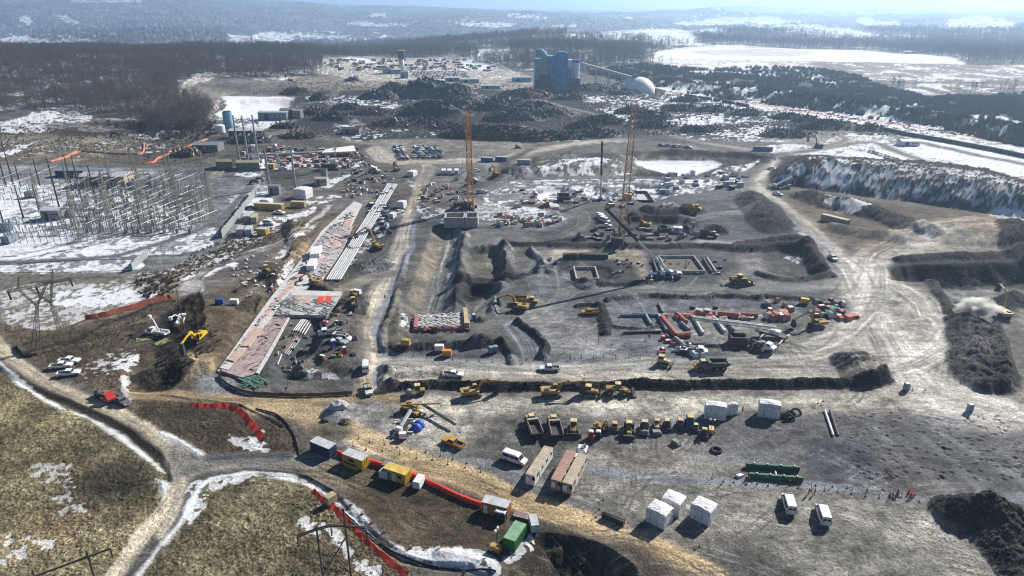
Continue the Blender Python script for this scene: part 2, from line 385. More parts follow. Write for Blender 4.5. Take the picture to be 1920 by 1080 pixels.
# bowl on the left of centre: cut slopes and ramp
fill('775,440 840,428 930,430 1010,440 1020,480 1010,540 960,600 930,640 760,640 735,610 745,540 765,480', (.17, .155, .13), 3)
lift('770,545 790,480 812,430 862,430 862,470 857,520 850,586 800,594 770,582', -3.4, 6, rough=.3); lift('878,474 942,470 950,518 880,524', -1.6, 3, rough=.3); lift('866,532 900,528 940,534 930,560 890,590 868,600 852,590', -3, 5, rough=.6)
fill('768,560 775,520 790,470 812,430 838,430 828,470 812,510 802,556 792,590 772,580', (.24, .195, .135), 2, .9)
fill('840,430 858,430 855,465 849,490 847,534 841,582 796,582 805,555 815,502 829,467', (.235, .225, .2), 1.2)
line('849,432 841,480 830,530 818,580', 8, (.27, .255, .22), 1.5, .8)
ridge('872,440 868,470 866,500 862,525', 5, 1.6, (.12, .11, .1))
ridge('880,470 930,466 960,470', 6, 2, DG); ridge('950,455 1000,460 1090,452', 5, 1.7, BK)
ridge('950,460 953,490 950,520', 7, 3, (.1, .095, .085)); ridge('860,526 900,520 950,528', 6, 2.4, DG); ridge('862,560 870,540 900,532 940,536', 6, 2, DG)
line('936,445 934,500', 3.2, (.24, .23, .21), 1, .4)
fill('875,475 940,472 945,515 880,518', (.21, .185, .14), 2)
line('925,600 905,575 925,545 950,535', 6, (.23, .215, .185), 2, .4)
ridge('760,480 748,530 742,570 722,620 718,650', 3.2, .9, (.15, .13, .1), rough=.4)
lift('735,560 752,545 775,590 775,640 725,650 722,620', 1.6, 5, rough=.3); fill('738,560 752,545 770,590 768,640 728,650 724,620', (.22, .19, .14), 2)
snow('752,600 762,590 770,612 756,620', .8, 0, 1)
ridge('725,655 760,652 800,650 870,648 935,645', 5, 2.0, BK, rough=.7); ridge('935,645 950,660 955,680', 4, 1.8, BK, rough=.7); ridge('880,650 910,640', 4, 1.6, BK)
fill('760,655 930,655 950,685 880,690 760,676', (.155, .147, .135), 2)
fill('955,610 1000,612 1030,650 1020,680 990,684 980,650', (.21, .21, .205), 2); line('960,610 985,640 998,680', 7, (.225, .225, .22), 1.5, .8)
ridge('968,604 1000,625 1020,650 1015,668', 4, 1.8, BK, rough=.8)
ridge('930,560 920,590 900,600', 4, 1.5, DG)
ridge('1000,470 1015,490 1010,508', 5, 2.2, DG); ridge('1012,500 1035,512', 4, 1.6, DG)
# ---- haul road down the middle
line('800,300 800,325 790,352 778,385 764,415 749,462 724,512 703,562 688,612 688,650 692,700 698,740', 7.5, (.36, .31, .23), 1.6, .6)
line('800,360 785,395 773,440 754,500 737,540 724,575 708,605 712,640 722,665 712,700 706,735', 2.6, (.24, .245, .25), .8, .2)
line('700,655 760,668 860,675 960,676 1050,672 1150,676', 3, (.215, .215, .21), .8, .2)
line('730,680 860,684 960,690 1100,690 1250,680 1400,676 1520,670 1600,640', 6, (.31, .285, .24), 2, .5)
line('1500,660 1590,620 1640,560 1640,500', 8, (.33, .31, .27), 3, .5)
fill('690,730 730,740 770,790 780,850 700,860 650,830 640,790', (.25, .24, .215), 4)
# ---- trench side, pits, brown banks
fill('300,520 420,440 520,395 600,350 690,330 700,360 640,420 560,520 480,600 410,680 380,690 330,620', (.18, .155, .12), 4)
line('470,560 520,520 560,480 620,430 680,370', 9, (.2, .195, .185), 2, .3)
for s in ('560,440 590,420 620,450 560,500', ):
    pass
fill('640,560 690,560 680,700 600,712 560,700 560,640 600,600', (.15, .135, .115), 3)
lift('500,700 540,640 590,590 620,590 600,650 560,690 590,700 660,690 640,712 560,716', -2.5, 4, rough=.3)
fill('590,590 612,590 600,640 560,690 500,712 480,700 540,640', (.1, .102, .105), 2)
snow('556,672 580,690 640,700 600,708 560,700', .6, 0, 1.5)
fill('610,620 650,600 670,640 650,690 600,680 590,650', (.12, .112, .1), 2, .8)
lift('590,640 620,590 660,570 690,600 680,660 650,690 600,690', 1.2, 3, rough=.4)
ridge('540,420 560,455 552,480', 10, 2.4, (.2, .165, .11), rough=.3); ridge('505,500 520,520 530,540', 10, 2, (.2, .165, .11), rough=.3)
ridge('445,545 520,505 545,480', 4, 1.2, (.17, .14, .1)); ridge('500,590 480,560 460,580', 8, 1.6, (.19, .16, .11))
snow('540,480 552,500 530,545 520,540', .6, 0, 1); snow('440,545 500,505 560,455 600,420 590,418 540,455 480,505', .45, 0, 1)
fill('345,515 420,480 480,465 520,440 530,450 490,490 430,520 380,560 350,550', (.15, .135, .12), 3)
snowline('348,522 380,500 430,480 500,462 550,440 600,400 615,385', 2.6); snowline('384,545 378,530 400,510 440,495', 3); line('352,530 400,500 470,478 540,450', 3.5, (.2, .195, .185), 1)
line('350,540 362,528 372,540 360,550', 5, (.22, .215, .2), 1)
fill('480,370 560,390 600,380 610,400 540,430 480,420', (.2, .165, .12), 4, .8)
snow('480,410 540,400 600,380 560,420 490,430', .35, 1, 3)
fill('640,500 700,470 730,490 700,540 640,550', (.13, .13, .13), 4, .7); line('600,545 650,540 700,520 735,515', 7, (.24, .22, .185), 2, .3)
heap(700, 500, 9, 2.2, (.2, .2, .2)); heap(588, 545, 10, 2.6, (.12, .12, .12)); heap(654, 577, 9, 2, (.07, .07, .07)); heap(1455, 648, 8, 2.0, (.24, .22, .18), rub=0, rough=.1)
# ---- left centre: brown banks above the curved road
BRB = '0,606 130,612 300,565 330,560 380,600 400,650 410,700 430,730 440,752 560,770 520,800 540,850 480,860 400,850 350,830 250,780 150,720 60,672'
fill(BRB, (.185, .138, .088), 3, al=.9, aux=0)
fill('230,600 330,560 400,620 410,690 380,730 280,740 240,690', (.15, .115, .078), 4, .8)
fill('300,600 350,570 370,600 365,660 330,680 290,640', DBR, 3, .9)
heap(355, 690, 8, 2.6, (.3, .24, .15), rough=.15, rub=0); fill('335,668 370,662 395,690 380,712 335,706', (.27, .215, .135), 2.5)
heap(300, 700, 9, 2.0, DBR, rub=0); lift('230,690 300,650 340,690 320,730 240,740', -1.8, 4, rough=.5)
lift('340,560 420,570 470,600 420,680 400,700 370,690', 1.5, 6, rough=.3); fill('380,580 450,600 430,650 400,690 370,660 360,610', (.2, .165, .115), 3, .7)
fill('420,440 470,430 560,420 560,440 480,470 400,500 340,520 300,520 250,515 330,480', (.17, .13, .09), 3, .8, aux=0)
snow('0,600 60,560 250,510 420,440 540,420 400,500 330,530', .35, 0, 2)
snow('0,545 100,528 250,530 310,545 200,590 100,620 40,612 0,600', .52, 0, 2); fill('0,540 140,520 280,520 320,550 210,600 100,625 0,610', (.22, .185, .13), 3, .7, n=.5, ns=NO3)
snow('100,545 200,538 300,548 260,565 180,575 100,570', .75, 0, 2)
ridge('30,650 60,668 120,650 200,610 300,570 330,566', 2, .5, (.1, .07, .045), rub=0)
snow('210,680 260,665 240,700', .6, 0, 1.5); snow('222,705 240,700 240,760 226,740', .7, 0, 1.5); snow('255,735 290,740 310,745 262,742', .5, 0, 1.5)
snow('100,690 150,680 240,640 270,635 230,700 160,720', .25, 0, 3)
fill('362,712 420,700 470,736 460,752 380,748', (.2, .205, .205), 2)
fill('250,745 330,770 480,770 540,800 560,850 480,862 400,852 330,820', (.15, .112, .072), 3, .7, aux=0)
snow('420,820 440,812 500,825 500,850 450,846', .45, 0, 1.5); snow('440,790 480,790 500,815 470,808', .35, 0, 1)
ridge('300,742 380,752 440,760 480,775 530,800', 1.2, .4, DBR, rub=0)
# ---- tan road network, bottom
line('250,742 340,744 430,752 520,752 640,748 700,742 740,750', 5, (.31, .235, .135), 1.5, .4)
line('480,768 540,768 600,780 650,805 720,838 800,868 860,886', 7, (.34, .26, .15), 2, .35)
fill('480,766 560,764 640,776 640,800 620,820 590,816 540,782', (.33, .255, .15), 2.5)
line('840,880 920,912 1000,945 1080,975 1160,1003 1250,1040 1330,1080', 6.5, (.37, .275, .15), 1.2, .4)
line('780,872 860,890 920,915', 7, (.32, .24, .135), 2, .4)
YARD = '556,862 600,858 660,880 760,890 830,915 905,945 965,975 1000,1000 985,1030 940,1020 880,1036 820,1034 760,1032 700,985 640,930 590,900 540,884'
fill(YARD, (.15, .112, .068), 2)
fill('560,870 640,880 700,900 640,920 590,898', (.23, .195, .14), 2, .7)
fill('600,795 650,780 660,800 640,830 600,815', (.13, .12, .1), 2, .7); heap(636, 775, 5, 1.6, (.24, .24, .235), rough=.1, rub=0)
# bank to the lower right of the yard
fill('985,985 1040,985 1100,1002 1180,1020 1250,1055 1290,1100 960,1100 950,1040', (.14, .115, .085), 2.5)
lift('1000,1000 1060,1000 1120,1015 1170,1045 1200,1090 1200,1300 900,1300 940,1100 985,1050', -4.5, 7, rough=1.6)
fill('1000,1000 1050,1000 1100,1020 1110,1080 1000,1100 985,1050', DBR, 2, .9); snow('1075,1050 1120,1050 1120,1090 1060,1090', .5, 0, 2)
# ---- fields bottom left
F1 = '-400,640 -60,670 20,700 80,745 170,795 250,838 300,868 318,900 312,960 290,1000 240,1050 190,1110 150,1200 -700,1500'
F2 = '395,905 440,896 500,890 560,898 600,920 640,965 690,1010 740,1050 800,1100 860,1250 200,1300 240,1110 300,1040 345,970'
for s in (F1, F2): fill(s, GRS, 1.5, aux=0, sm=False)
fill('0,700 80,760 160,820 120,900 0,880', (.27, .225, .12), 12, .7, aux=0)
fill('150,890 230,870 290,885 270,920 200,935 150,925', (.11, .095, .06), 4, .9, aux=0)
fill('60,960 160,950 130,1010 30,1020', (.28, .2, .11), 5, .6, aux=0)
fill('420,900 560,900 600,960 520,960 440,940', (.16, .14, .085), 5, .6, aux=0); fill('560,1000 680,1030 760,1090 600,1090', (.15, .12, .08), 5, .7, aux=0)
snow('0,990 60,1000 120,1010 80,1040 20,1070 -30,1060', .52, 0, 3, .8); snow('40,870 150,860 180,980 60,960', .2, 0, 4, .7); snow('-20,880 40,930 0,960', .22, 0, 4, .7)
snow('550,975 580,965 650,1000 640,1030 600,1010 560,1000', .5, 0, 2); snow('640,1020 700,1045 740,1080 660,1090 640,1050', .42, 0, 2)
def bankline(s, dx): pass
lift('-20,668 40,708 100,742 160,765 215,790 255,815 290,840 322,872 318,900 300,885 275,862 245,840 205,818 160,790 100,768 40,725 -20,688', -.45, 1.2)
line('-20,672 40,712 100,745 160,770 215,796 262,824 300,855 322,885 318,925', 2.6, (.085, .07, .048), .7, .3, .95)
snowline('-30,655 0,678 50,725 100,762 160,783 212,811 252,838 282,861 312,886', .9); snowline('300,900 312,915 306,960', 1.8, .8)
line('-40,600 0,647 50,690 100,724 160,752 225,780 275,806 312,836 342,868 345,895 328,927 310,955 270,1000 228,1055 190,1110 150,1170', 3.6, (.37, .32, .23), .8, .4)
line('330,840 350,880 400,868 470,862 560,864 610,860', 5.4, (.24, .22, .185), 1.2, .4); line('352,905 345,880 420,866 520,864', 3, (.2, .195, .18), 1, .3)
line('344,900 332,950 300,1005', 2, (.33, .295, .23), .6, .4)
line('395,860 460,855 540,856', 2, (.12, .125, .13), .8, .3)
snowline('300,812 335,830 367,846 380,855', .9)
snowline('580,912 540,898 490,890 440,892 395,900 372,920 352,950 330,990 300,1025 262,1075 235,1120', 1.15, .8)
snow('360,905 430,893 480,893 400,925 380,960 350,985 345,950', .6, 0, 1.2)
lift('480,888 560,893 610,915 650,945 700,990 740,1028 800,1052 880,1058 880,1075 790,1070 720,1045 660,985 600,930 540,905 480,896', -.9, 2)
snowline('500,892 560,900 610,925 650,960 700,1010 750,1038 800,1052 870,1060', 1.3); snowline('640,940 680,975 720,1010 750,1030', 1.6, .8)
snow('750,1026 830,1025 900,1030 940,1060 930,1085 860,1075 790,1050', .78, 0, 2); ridge('830,1040 870,1048 920,1062', 5, .9, None)
ridge('480,882 560,890 620,920', 1, .3, None)
snow('985,1000 1000,995 1010,1010 990,1040 950,1060 940,1045', .5, 0, 1.5)
# tyre circles in the yard
for cx, cy, r in ((835, 962, 3.0), (838, 958, 5.2), (835, 965, 7.5), (845, 962, 4.2), (822, 955, 6.3), (850, 970, 6.8), (800, 960, 9), (1800, 1010, 8), (1290, 640, 7), (1230, 750, 3.5), (1560, 858, 6), (1575, 865, 4), (1345, 755, 4)):
    w = W([(cx, cy)])[0] + rng.normal(size=2) * 1.5; a0 = rng.random() * 6
    q = np.array([(w[0] + r * math.cos(a0 + t) * 1.1, w[1] + r * math.sin(a0 + t)) for t in np.linspace(0, 1.8 + rng.random() * 2.2, 26)])
    for o in (0, 1.9):
        qq = q + (q - w) * o / r; k = region(qq, 1); d = segdist(qq, wx[k], wy[k])[0]
        mixc(k, sst(.42, .12, d) * .42 * sst(.35, .6, NO1[k]), (.075, .065, .05) if cy > 900 else (.1, .1, .1))
for s in ('600,880 680,905 760,930 830,960 860,1000', '590,885 660,915 740,950 800,985 850,1020', '640,905 700,930 780,955 900,960', '700,915 780,930 860,950 880,990', '560,895 640,900 720,925 800,950'):
    q = pts(s, False)
    for o in (0, 2.0):
        qq = q + np.array((0, o)); k = region(qq, 1); d = segdist(qq, wx[k], wy[k])[0]; mixc(k, sst(.45, .15, d) * .5, (.1, .082, .056))
# ---- substation pad and north-left
fill('-200,305 0,310 380,318 500,322 560,330 540,350 470,410 440,450 280,510 0,512 -300,520', (.2, .2, .2), 3)
snow('-200,330 0,345 200,345 300,380 420,440 300,480 0,470 -200,480', .5, 1, 4); snow('0,440 140,430 260,450 250,480 120,480 0,490', .75, 1, 3)
snow('0,480 130,470 260,490 240,508 0,512', .5, 1, 3); snow('0,345 90,350 130,400 90,430 0,430', .7, 1, 4); snow('420,370 460,360 500,325 520,330 470,400', .65, 1, 2)
fill('380,330 470,330 440,370 400,380', (.17, .175, .18), 4, .8); snow('440,318 560,322 600,330 540,340 440,330', .35, 1, 3)
line('0,490 150,486 260,470 400,420 440,380 480,330', 5, (.16, .165, .17), 1.5, .2)
line('0,495 130,490 230,486', 1.3, (.05, .05, .05), .5)
fill('-300,235 0,228 290,262 400,260 420,285 380,300 300,310 0,306 -200,300', (.155, .125, .09), 5, .9, aux=0)
snow('-200,225 0,232 70,214 140,212 170,222 130,242 0,250', .72, 1, 4); snow('140,236 220,238 230,244 150,248', .75, 1, 3); snow('230,245 300,250 290,262 240,258', .7, 1, 3)
snow('0,262 250,262 380,280 260,290 0,300', .12, 1, 4); snow('0,288 60,268 66,272 10,296', .8, 1, 3); fill('90,234 260,232 290,246 180,255 100,252', (.09, .062, .045), 4, .8)
line('0,272 40,262 60,250 30,240 -30,236', 5, (.2, .19, .14), 2, .3); snowline('0,290 80,262 30,285', 3, .7)
line('30,306 200,312 400,312', 5, (.13, .13, .135), 2); fill('60,268 200,275 240,285 120,288', (.2, .18, .12), 4, .6)
line('400,330 440,300 520,288 620,283 720,282 800,290', 8, (.27, .23, .17), 3, .4)
fill('380,262 470,250 600,262 740,270 800,268 830,300 760,310 700,330 600,345 500,350 480,320 400,305 430,285', (.125, .11, .092), 4)
line('470,262 520,252 590,256 660,266 740,272', 8, (.23, .2, .155), 3, .3)
fill('560,320 640,315 700,320 640,345 560,350', (.14, .135, .13), 3, .7); fill('590,350 640,340 700,330 740,325 680,380 640,420', (.17, .16, .145), 3, .7)
snow('460,300 620,296 680,300 680,312 560,318 470,315', .38, 1, 2); snow('590,345 640,330 660,325 620,352', .6, 1, 1.5); snow('560,375 620,362 640,372 580,385', .4, 1, 2)
# band of tan road across the middle
line('700,278 730,300 780,304 860,302 930,300 1000,284 1060,274 1120,266 1180,262', 15, (.3, .265, .21), 4, .4)
line('740,270 748,290 760,304', 12, (.29, .255, .2), 3, .3)
fill('700,262 930,262 1000,272 940,290 760,290', (.21, .19, .16), 5, .8)
fill('800,310 930,308 1000,320 960,345 880,372 800,360', (.16, .155, .15), 4, .7); fill('905,300 1000,296 990,320 930,330', (.24, .235, .225), 4, .7)
ridge('860,340 880,328 900,345', 9, 2.5, DG); heap(985, 325, 14, 5, (.24, .235, .23)); heap(950, 330, 12, 3, (.22, .22, .215))
snow('765,330 775,340 780,352 768,350', .9, 1, 2)
# dark mound and pond, north centre
fill('990,300 1060,286 1190,288 1420,285 1440,300 1400,320 1340,330 1200,330 1100,335 1000,325', (.105, .1, .092), 4, aux=1)
lift('1000,322 1030,300 1080,294 1190,296 1190,318 1100,330 1020,332', 5, 14, rough=1.2); snow('1020,312 1120,308 1180,316 1180,328 1060,332 1015,330', .6, 1, 3)
lift('1195,308 1230,302 1330,302 1360,308 1340,322 1290,330 1240,326', -1.2, 8); snow('1196,303 1260,301 1340,303 1348,311 1318,320 1300,328 1262,327 1230,318', 1, 1, 2); ridge('1190,292 1260,288 1350,290 1430,298', 16, 3.5, (.075, .07, .065))
snow('1330,322 1400,305 1420,300 1400,320 1350,332', .6, 1, 3); line('1200,262 1260,270 1340,285 1440,296', 7, (.2, .19, .17), 3, .3)
fill('930,340 1010,332 1200,332 1380,332 1400,345 1280,368 1150,392 1000,400 900,390 880,370', (.16, .16, .158), 4)
snow('930,350 1010,335 1240,335 1400,335 1300,362 1180,372 1040,372 960,380 900,385', .45, 1, 3)
for v in (336, 341, 347): line('1000,%d 1150,%d 1260,%d' % (v, v - 1, v), 2.5, (.1, .11, .12), 1)
lift('1012,355 1040,350 1075,352 1080,372 1030,378 1010,372', -2.5, 4); lift('1180,348 1230,345 1262,360 1230,378 1190,376', -2.5, 4); lift('1100,355 1130,350 1150,370 1110,378', -2, 3)
snow('1015,354 1080,352 1080,370 1020,372', .5, 1, 2); snow('1100,345 1180,344 1200,356 1130,352', .6, 1, 2)
snow('940,360 1000,358 1060,392 1000,402 930,396', .45, 1, 3)
fill('880,372 960,395 1060,400 1080,410 1020,432 940,425 880,415', (.25, .235, .21), 3, .7)
snow('880,385 960,392 1060,402 1050,418 960,420 890,410', .42, 0, 2)
line('960,382 1010,386 1060,395 1100,390 1160,386', 8, (.16, .14, .115), 2, .5); line('1075,392 1090,405 1088,425 1060,440', 7, (.2, .18, .15), 2, .5)
line('1000,280 960,300 940,330 900,350 840,355 800,352', 7, (.14, .12, .1), 3, .5)
fill('780,380 860,378 900,400 880,425 790,425', (.12, .115, .11), 3, .7); snow('780,385 860,390 900,402 890,420 800,415', .38, 0, 2)
# dark workings, right of centre
fill('1170,375 1300,365 1400,360 1460,385 1500,430 1460,446 1330,450 1240,440 1180,430', (.14, .14, .142), 4)
fill('1380,362 1420,366 1470,400 1490,430 1440,432 1400,400', SCR, 3, .9, aux=1); lift('1372,368 1400,360 1440,372 1500,422 1480,438 1430,436 1400,410', 4, 9, rough=1.2)
ridge('1180,410 1220,415 1290,418', 10, 3.2, BK); ridge('1215,395 1250,402 1300,395', 12, 3, DG); ridge('1230,392 1260,388', 8, 2.5, (.24, .245, .25)); ridge('1290,430 1320,425 1350,435', 12, 3, BK)
line('1270,425 1330,405 1400,395', 7, (.22, .21, .19), 2, .5); line('1225,428 1290,438 1340,425', 6, (.2, .19, .17), 2, .5)
ridge('1040,462 1200,465 1300,462 1390,468 1460,462 1520,458', 7, 2.0, (.07, .07, .072)); ridge('1380,462 1440,455 1500,450 1520,470 1532,500', 9, 2.6, (.09, .09, .095))
lift('1430,470 1500,462 1530,490 1550,515 1500,525 1440,520 1415,505', -2.4, 6, rough=.4); ridge('1420,512 1450,522 1500,524 1550,514', 6, 1.8, BK)
fill('1380,480 1420,475 1440,510 1500,528 1560,520 1560,545 1420,545 1340,530 1380,500', (.27, .245, .2), 3, .75); snow('1470,472 1510,470 1500,484', .4, 0, 1)
fill('1010,470 1060,468 1180,470 1220,500 1220,530 1180,535 1170,500 1090,490 1060,500 1030,530 1010,510', (.24, .23, .205), 3, .8)
fill('1036,472 1190,470 1206,482 1218,514 1192,515 1176,492 1140,487 1036,488', (.33, .275, .19), 1.2)
fill('1060,496 1170,490 1195,512 1190,532 1060,530', (.105, .1, .095), 2, .9); fill('1215,480 1340,478 1350,520 1240,520', (.125, .12, .115), 2)
lift('1060,500 1140,500 1150,524 1070,526', -1.2, 2); ridge('1095,532 1150,535 1215,530', 4, 1.3, BK, rough=.7); heap(1100, 534, 5, 1.8, (.17, .17, .175), rough=.1)
line('985,560 1040,530 1090,500', 5, (.22, .215, .2), 2, .5); line('1020,480 1000,510 1010,545', 5, (.23, .225, .21), 2, .5)
# dirty trench land west of the slab
fill('690,385 740,380 740,430 700,470 680,480 690,440', (.1, .098, .095), 3, .8); snow('700,392 735,388 725,440 700,440', .35, 0, 2); snow('640,470 700,440 690,470 650,500', .3, 0, 2)
fill('700,330 770,325 765,370 720,372 700,360', (.13, .115, .095), 3, .8)
# stray tracks on the open yards
for i in range(110):
    u = rng.uniform(880, 1900); v = rng.uniform(745, 1070)
    if v < 900 and u < 1350 and v > 775: continue
    w = W([(u, v)])[0]; a = rng.choice([.02, -.5, -.9, .35]) + rng.normal() * .15; L = rng.uniform(6, 26); cu = rng.normal() * .03
    t = np.linspace(0, 1, 12) * L
    q = np.stack([w[0] + t * np.cos(a) - cu * t * t * np.sin(a), w[1] + t * np.sin(a) + cu * t * t * np.cos(a)], 1)
    dk = rng.random() < .55
    for o in (0, 1.9):
        qq = q + o * np.array((-math.sin(a), math.cos(a))); k = region(qq, 1); d = segdist(qq, wx[k], wy[k])[0]
        mixc(k, sst(.4, .1, d) * (.5 if dk else .22) * sst(.35, .65, NO1[k]), (.11, .1, .09) if dk else (.4, .37, .32))
for i in range(120):
    u = rng.uniform(960, 1640); v = rng.uniform(535, 700); w = W([(u, v)])[0]; a = rng.choice([.02, -.3, .5]) + rng.normal() * .15; L = rng.uniform(8, 34)
    t = np.linspace(0, 1, 8) * L; cu = rng.normal() * .02; q = np.stack([w[0] + t * np.cos(a) - cu * t * t * np.sin(a), w[1] + t * np.sin(a) + cu * t * t * np.cos(a)], 1)
    k = region(q, 1); d = segdist(q, wx[k], wy[k])[0]; mixc(k, sst(.8, .2, d) * .26, (.4, .37, .32) if i % 2 else (.11, .105, .1))
# planted dark clods (rows of little holes) on the right pad
for i in range(150):
    u = rng.uniform(1590, 1930); v = rng.uniform(775, 900); u += (v - 840) * .3
    w = W([(u, v)])[0]; k = region(np.array([w]), .8); d = np.hypot(wx[k] - w[0], wy[k] - w[1])
    mixc(k, sst(.6, .2, d) * .6, (.1, .1, .1)); gz[k] -= .22 * sst(.6, .1, d); gz[k] += .2 * ga(wx[k], wy[k], w[0], w[1] + .7, .6, .4)
flatten('664,379 679,384 657,428 644,470 604,528 545,563 516,600 541,600 503,674 482,706 455,714 408,702 404,694 500,568 572,476 600,436'); flatten('548,547 644,550 614,599 510,597'); flatten('774,592 878,588 884,622 772,624')
# natural roughness
rb = gaux[:, 1] * .8; gc += rb[:, None] * (gc * ((NO2 - .5) * 1.6 + (NO1 - .5) * 1.2)[:, None] + np.array((.035, .024, .01)) * sst(.5, .62, NO2)[:, None])
sitef = 1 - sst(600, 1500, gy)
gr = gaux[:, 0]; ru = gaux[:, 1]
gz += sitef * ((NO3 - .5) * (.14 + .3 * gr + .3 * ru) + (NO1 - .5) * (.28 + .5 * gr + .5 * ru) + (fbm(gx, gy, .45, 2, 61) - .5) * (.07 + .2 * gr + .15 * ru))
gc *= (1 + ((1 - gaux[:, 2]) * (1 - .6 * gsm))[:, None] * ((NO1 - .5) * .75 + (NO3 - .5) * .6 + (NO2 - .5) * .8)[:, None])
# tussocks: paler and darker tone at random over the grass
tt = fbm(gx, gy, .55, 3, 71)
gc += (gr * ((tt - .5) * .85 + (NO2 - .5) * .9))[:, None] * gc
canopy = forest * sst(2300, 3200, gy)
gz += canopy * (6 + 16 * (fbm(gx, gy, 60, 3, 51) - .5) + 9 * (rng.random(len(gx)) - .5))
gc += (canopy * (fbm(gx, gy, 150, 4, 52) - .5) * .9)[:, None] * gc
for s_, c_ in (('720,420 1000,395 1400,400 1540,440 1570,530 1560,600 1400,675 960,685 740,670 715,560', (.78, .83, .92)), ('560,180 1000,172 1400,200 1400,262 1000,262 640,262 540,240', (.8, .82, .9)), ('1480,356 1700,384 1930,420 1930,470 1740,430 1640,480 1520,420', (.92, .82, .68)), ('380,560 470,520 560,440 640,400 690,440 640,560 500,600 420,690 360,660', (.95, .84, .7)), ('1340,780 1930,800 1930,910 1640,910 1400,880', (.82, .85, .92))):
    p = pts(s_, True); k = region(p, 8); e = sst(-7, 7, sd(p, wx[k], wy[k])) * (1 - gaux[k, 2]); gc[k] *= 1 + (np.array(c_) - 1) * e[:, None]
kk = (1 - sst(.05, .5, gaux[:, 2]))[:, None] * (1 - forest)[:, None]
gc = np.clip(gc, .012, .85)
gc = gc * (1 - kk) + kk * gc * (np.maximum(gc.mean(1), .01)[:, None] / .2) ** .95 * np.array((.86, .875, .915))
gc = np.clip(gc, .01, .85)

def heightat(x, y):
    """ground height under a point, from the terrain sheet itself"""
    x = np.asarray(x, float); y = np.asarray(y, float)
    i = np.clip(np.searchsorted(DY, y) - 1, 0, len(DY) - 2); f = np.clip((y - DY[i]) / (DY[i + 1] - DY[i]), 0, 1)
    a = (x / y + AMAX) / (2 * AMAX) * (NA - 1); j = np.clip(a.astype(int), 0, NA - 2); g = np.clip(a - j, 0, 1)
    Z = gz.reshape(-1, NA)
    return (Z[i, j] * (1 - g) + Z[i, j + 1] * g) * (1 - f) + (Z[i + 1, j] * (1 - g) + Z[i + 1, j + 1] * g) * f
def gridval(arr, x, y):
    i = np.clip(np.searchsorted(DY, y) - 1, 0, len(DY) - 2)
    j = np.clip(((x / y + AMAX) / (2 * AMAX) * (NA - 1)).round().astype(int), 0, NA - 1)
    return arr[i * NA + j]

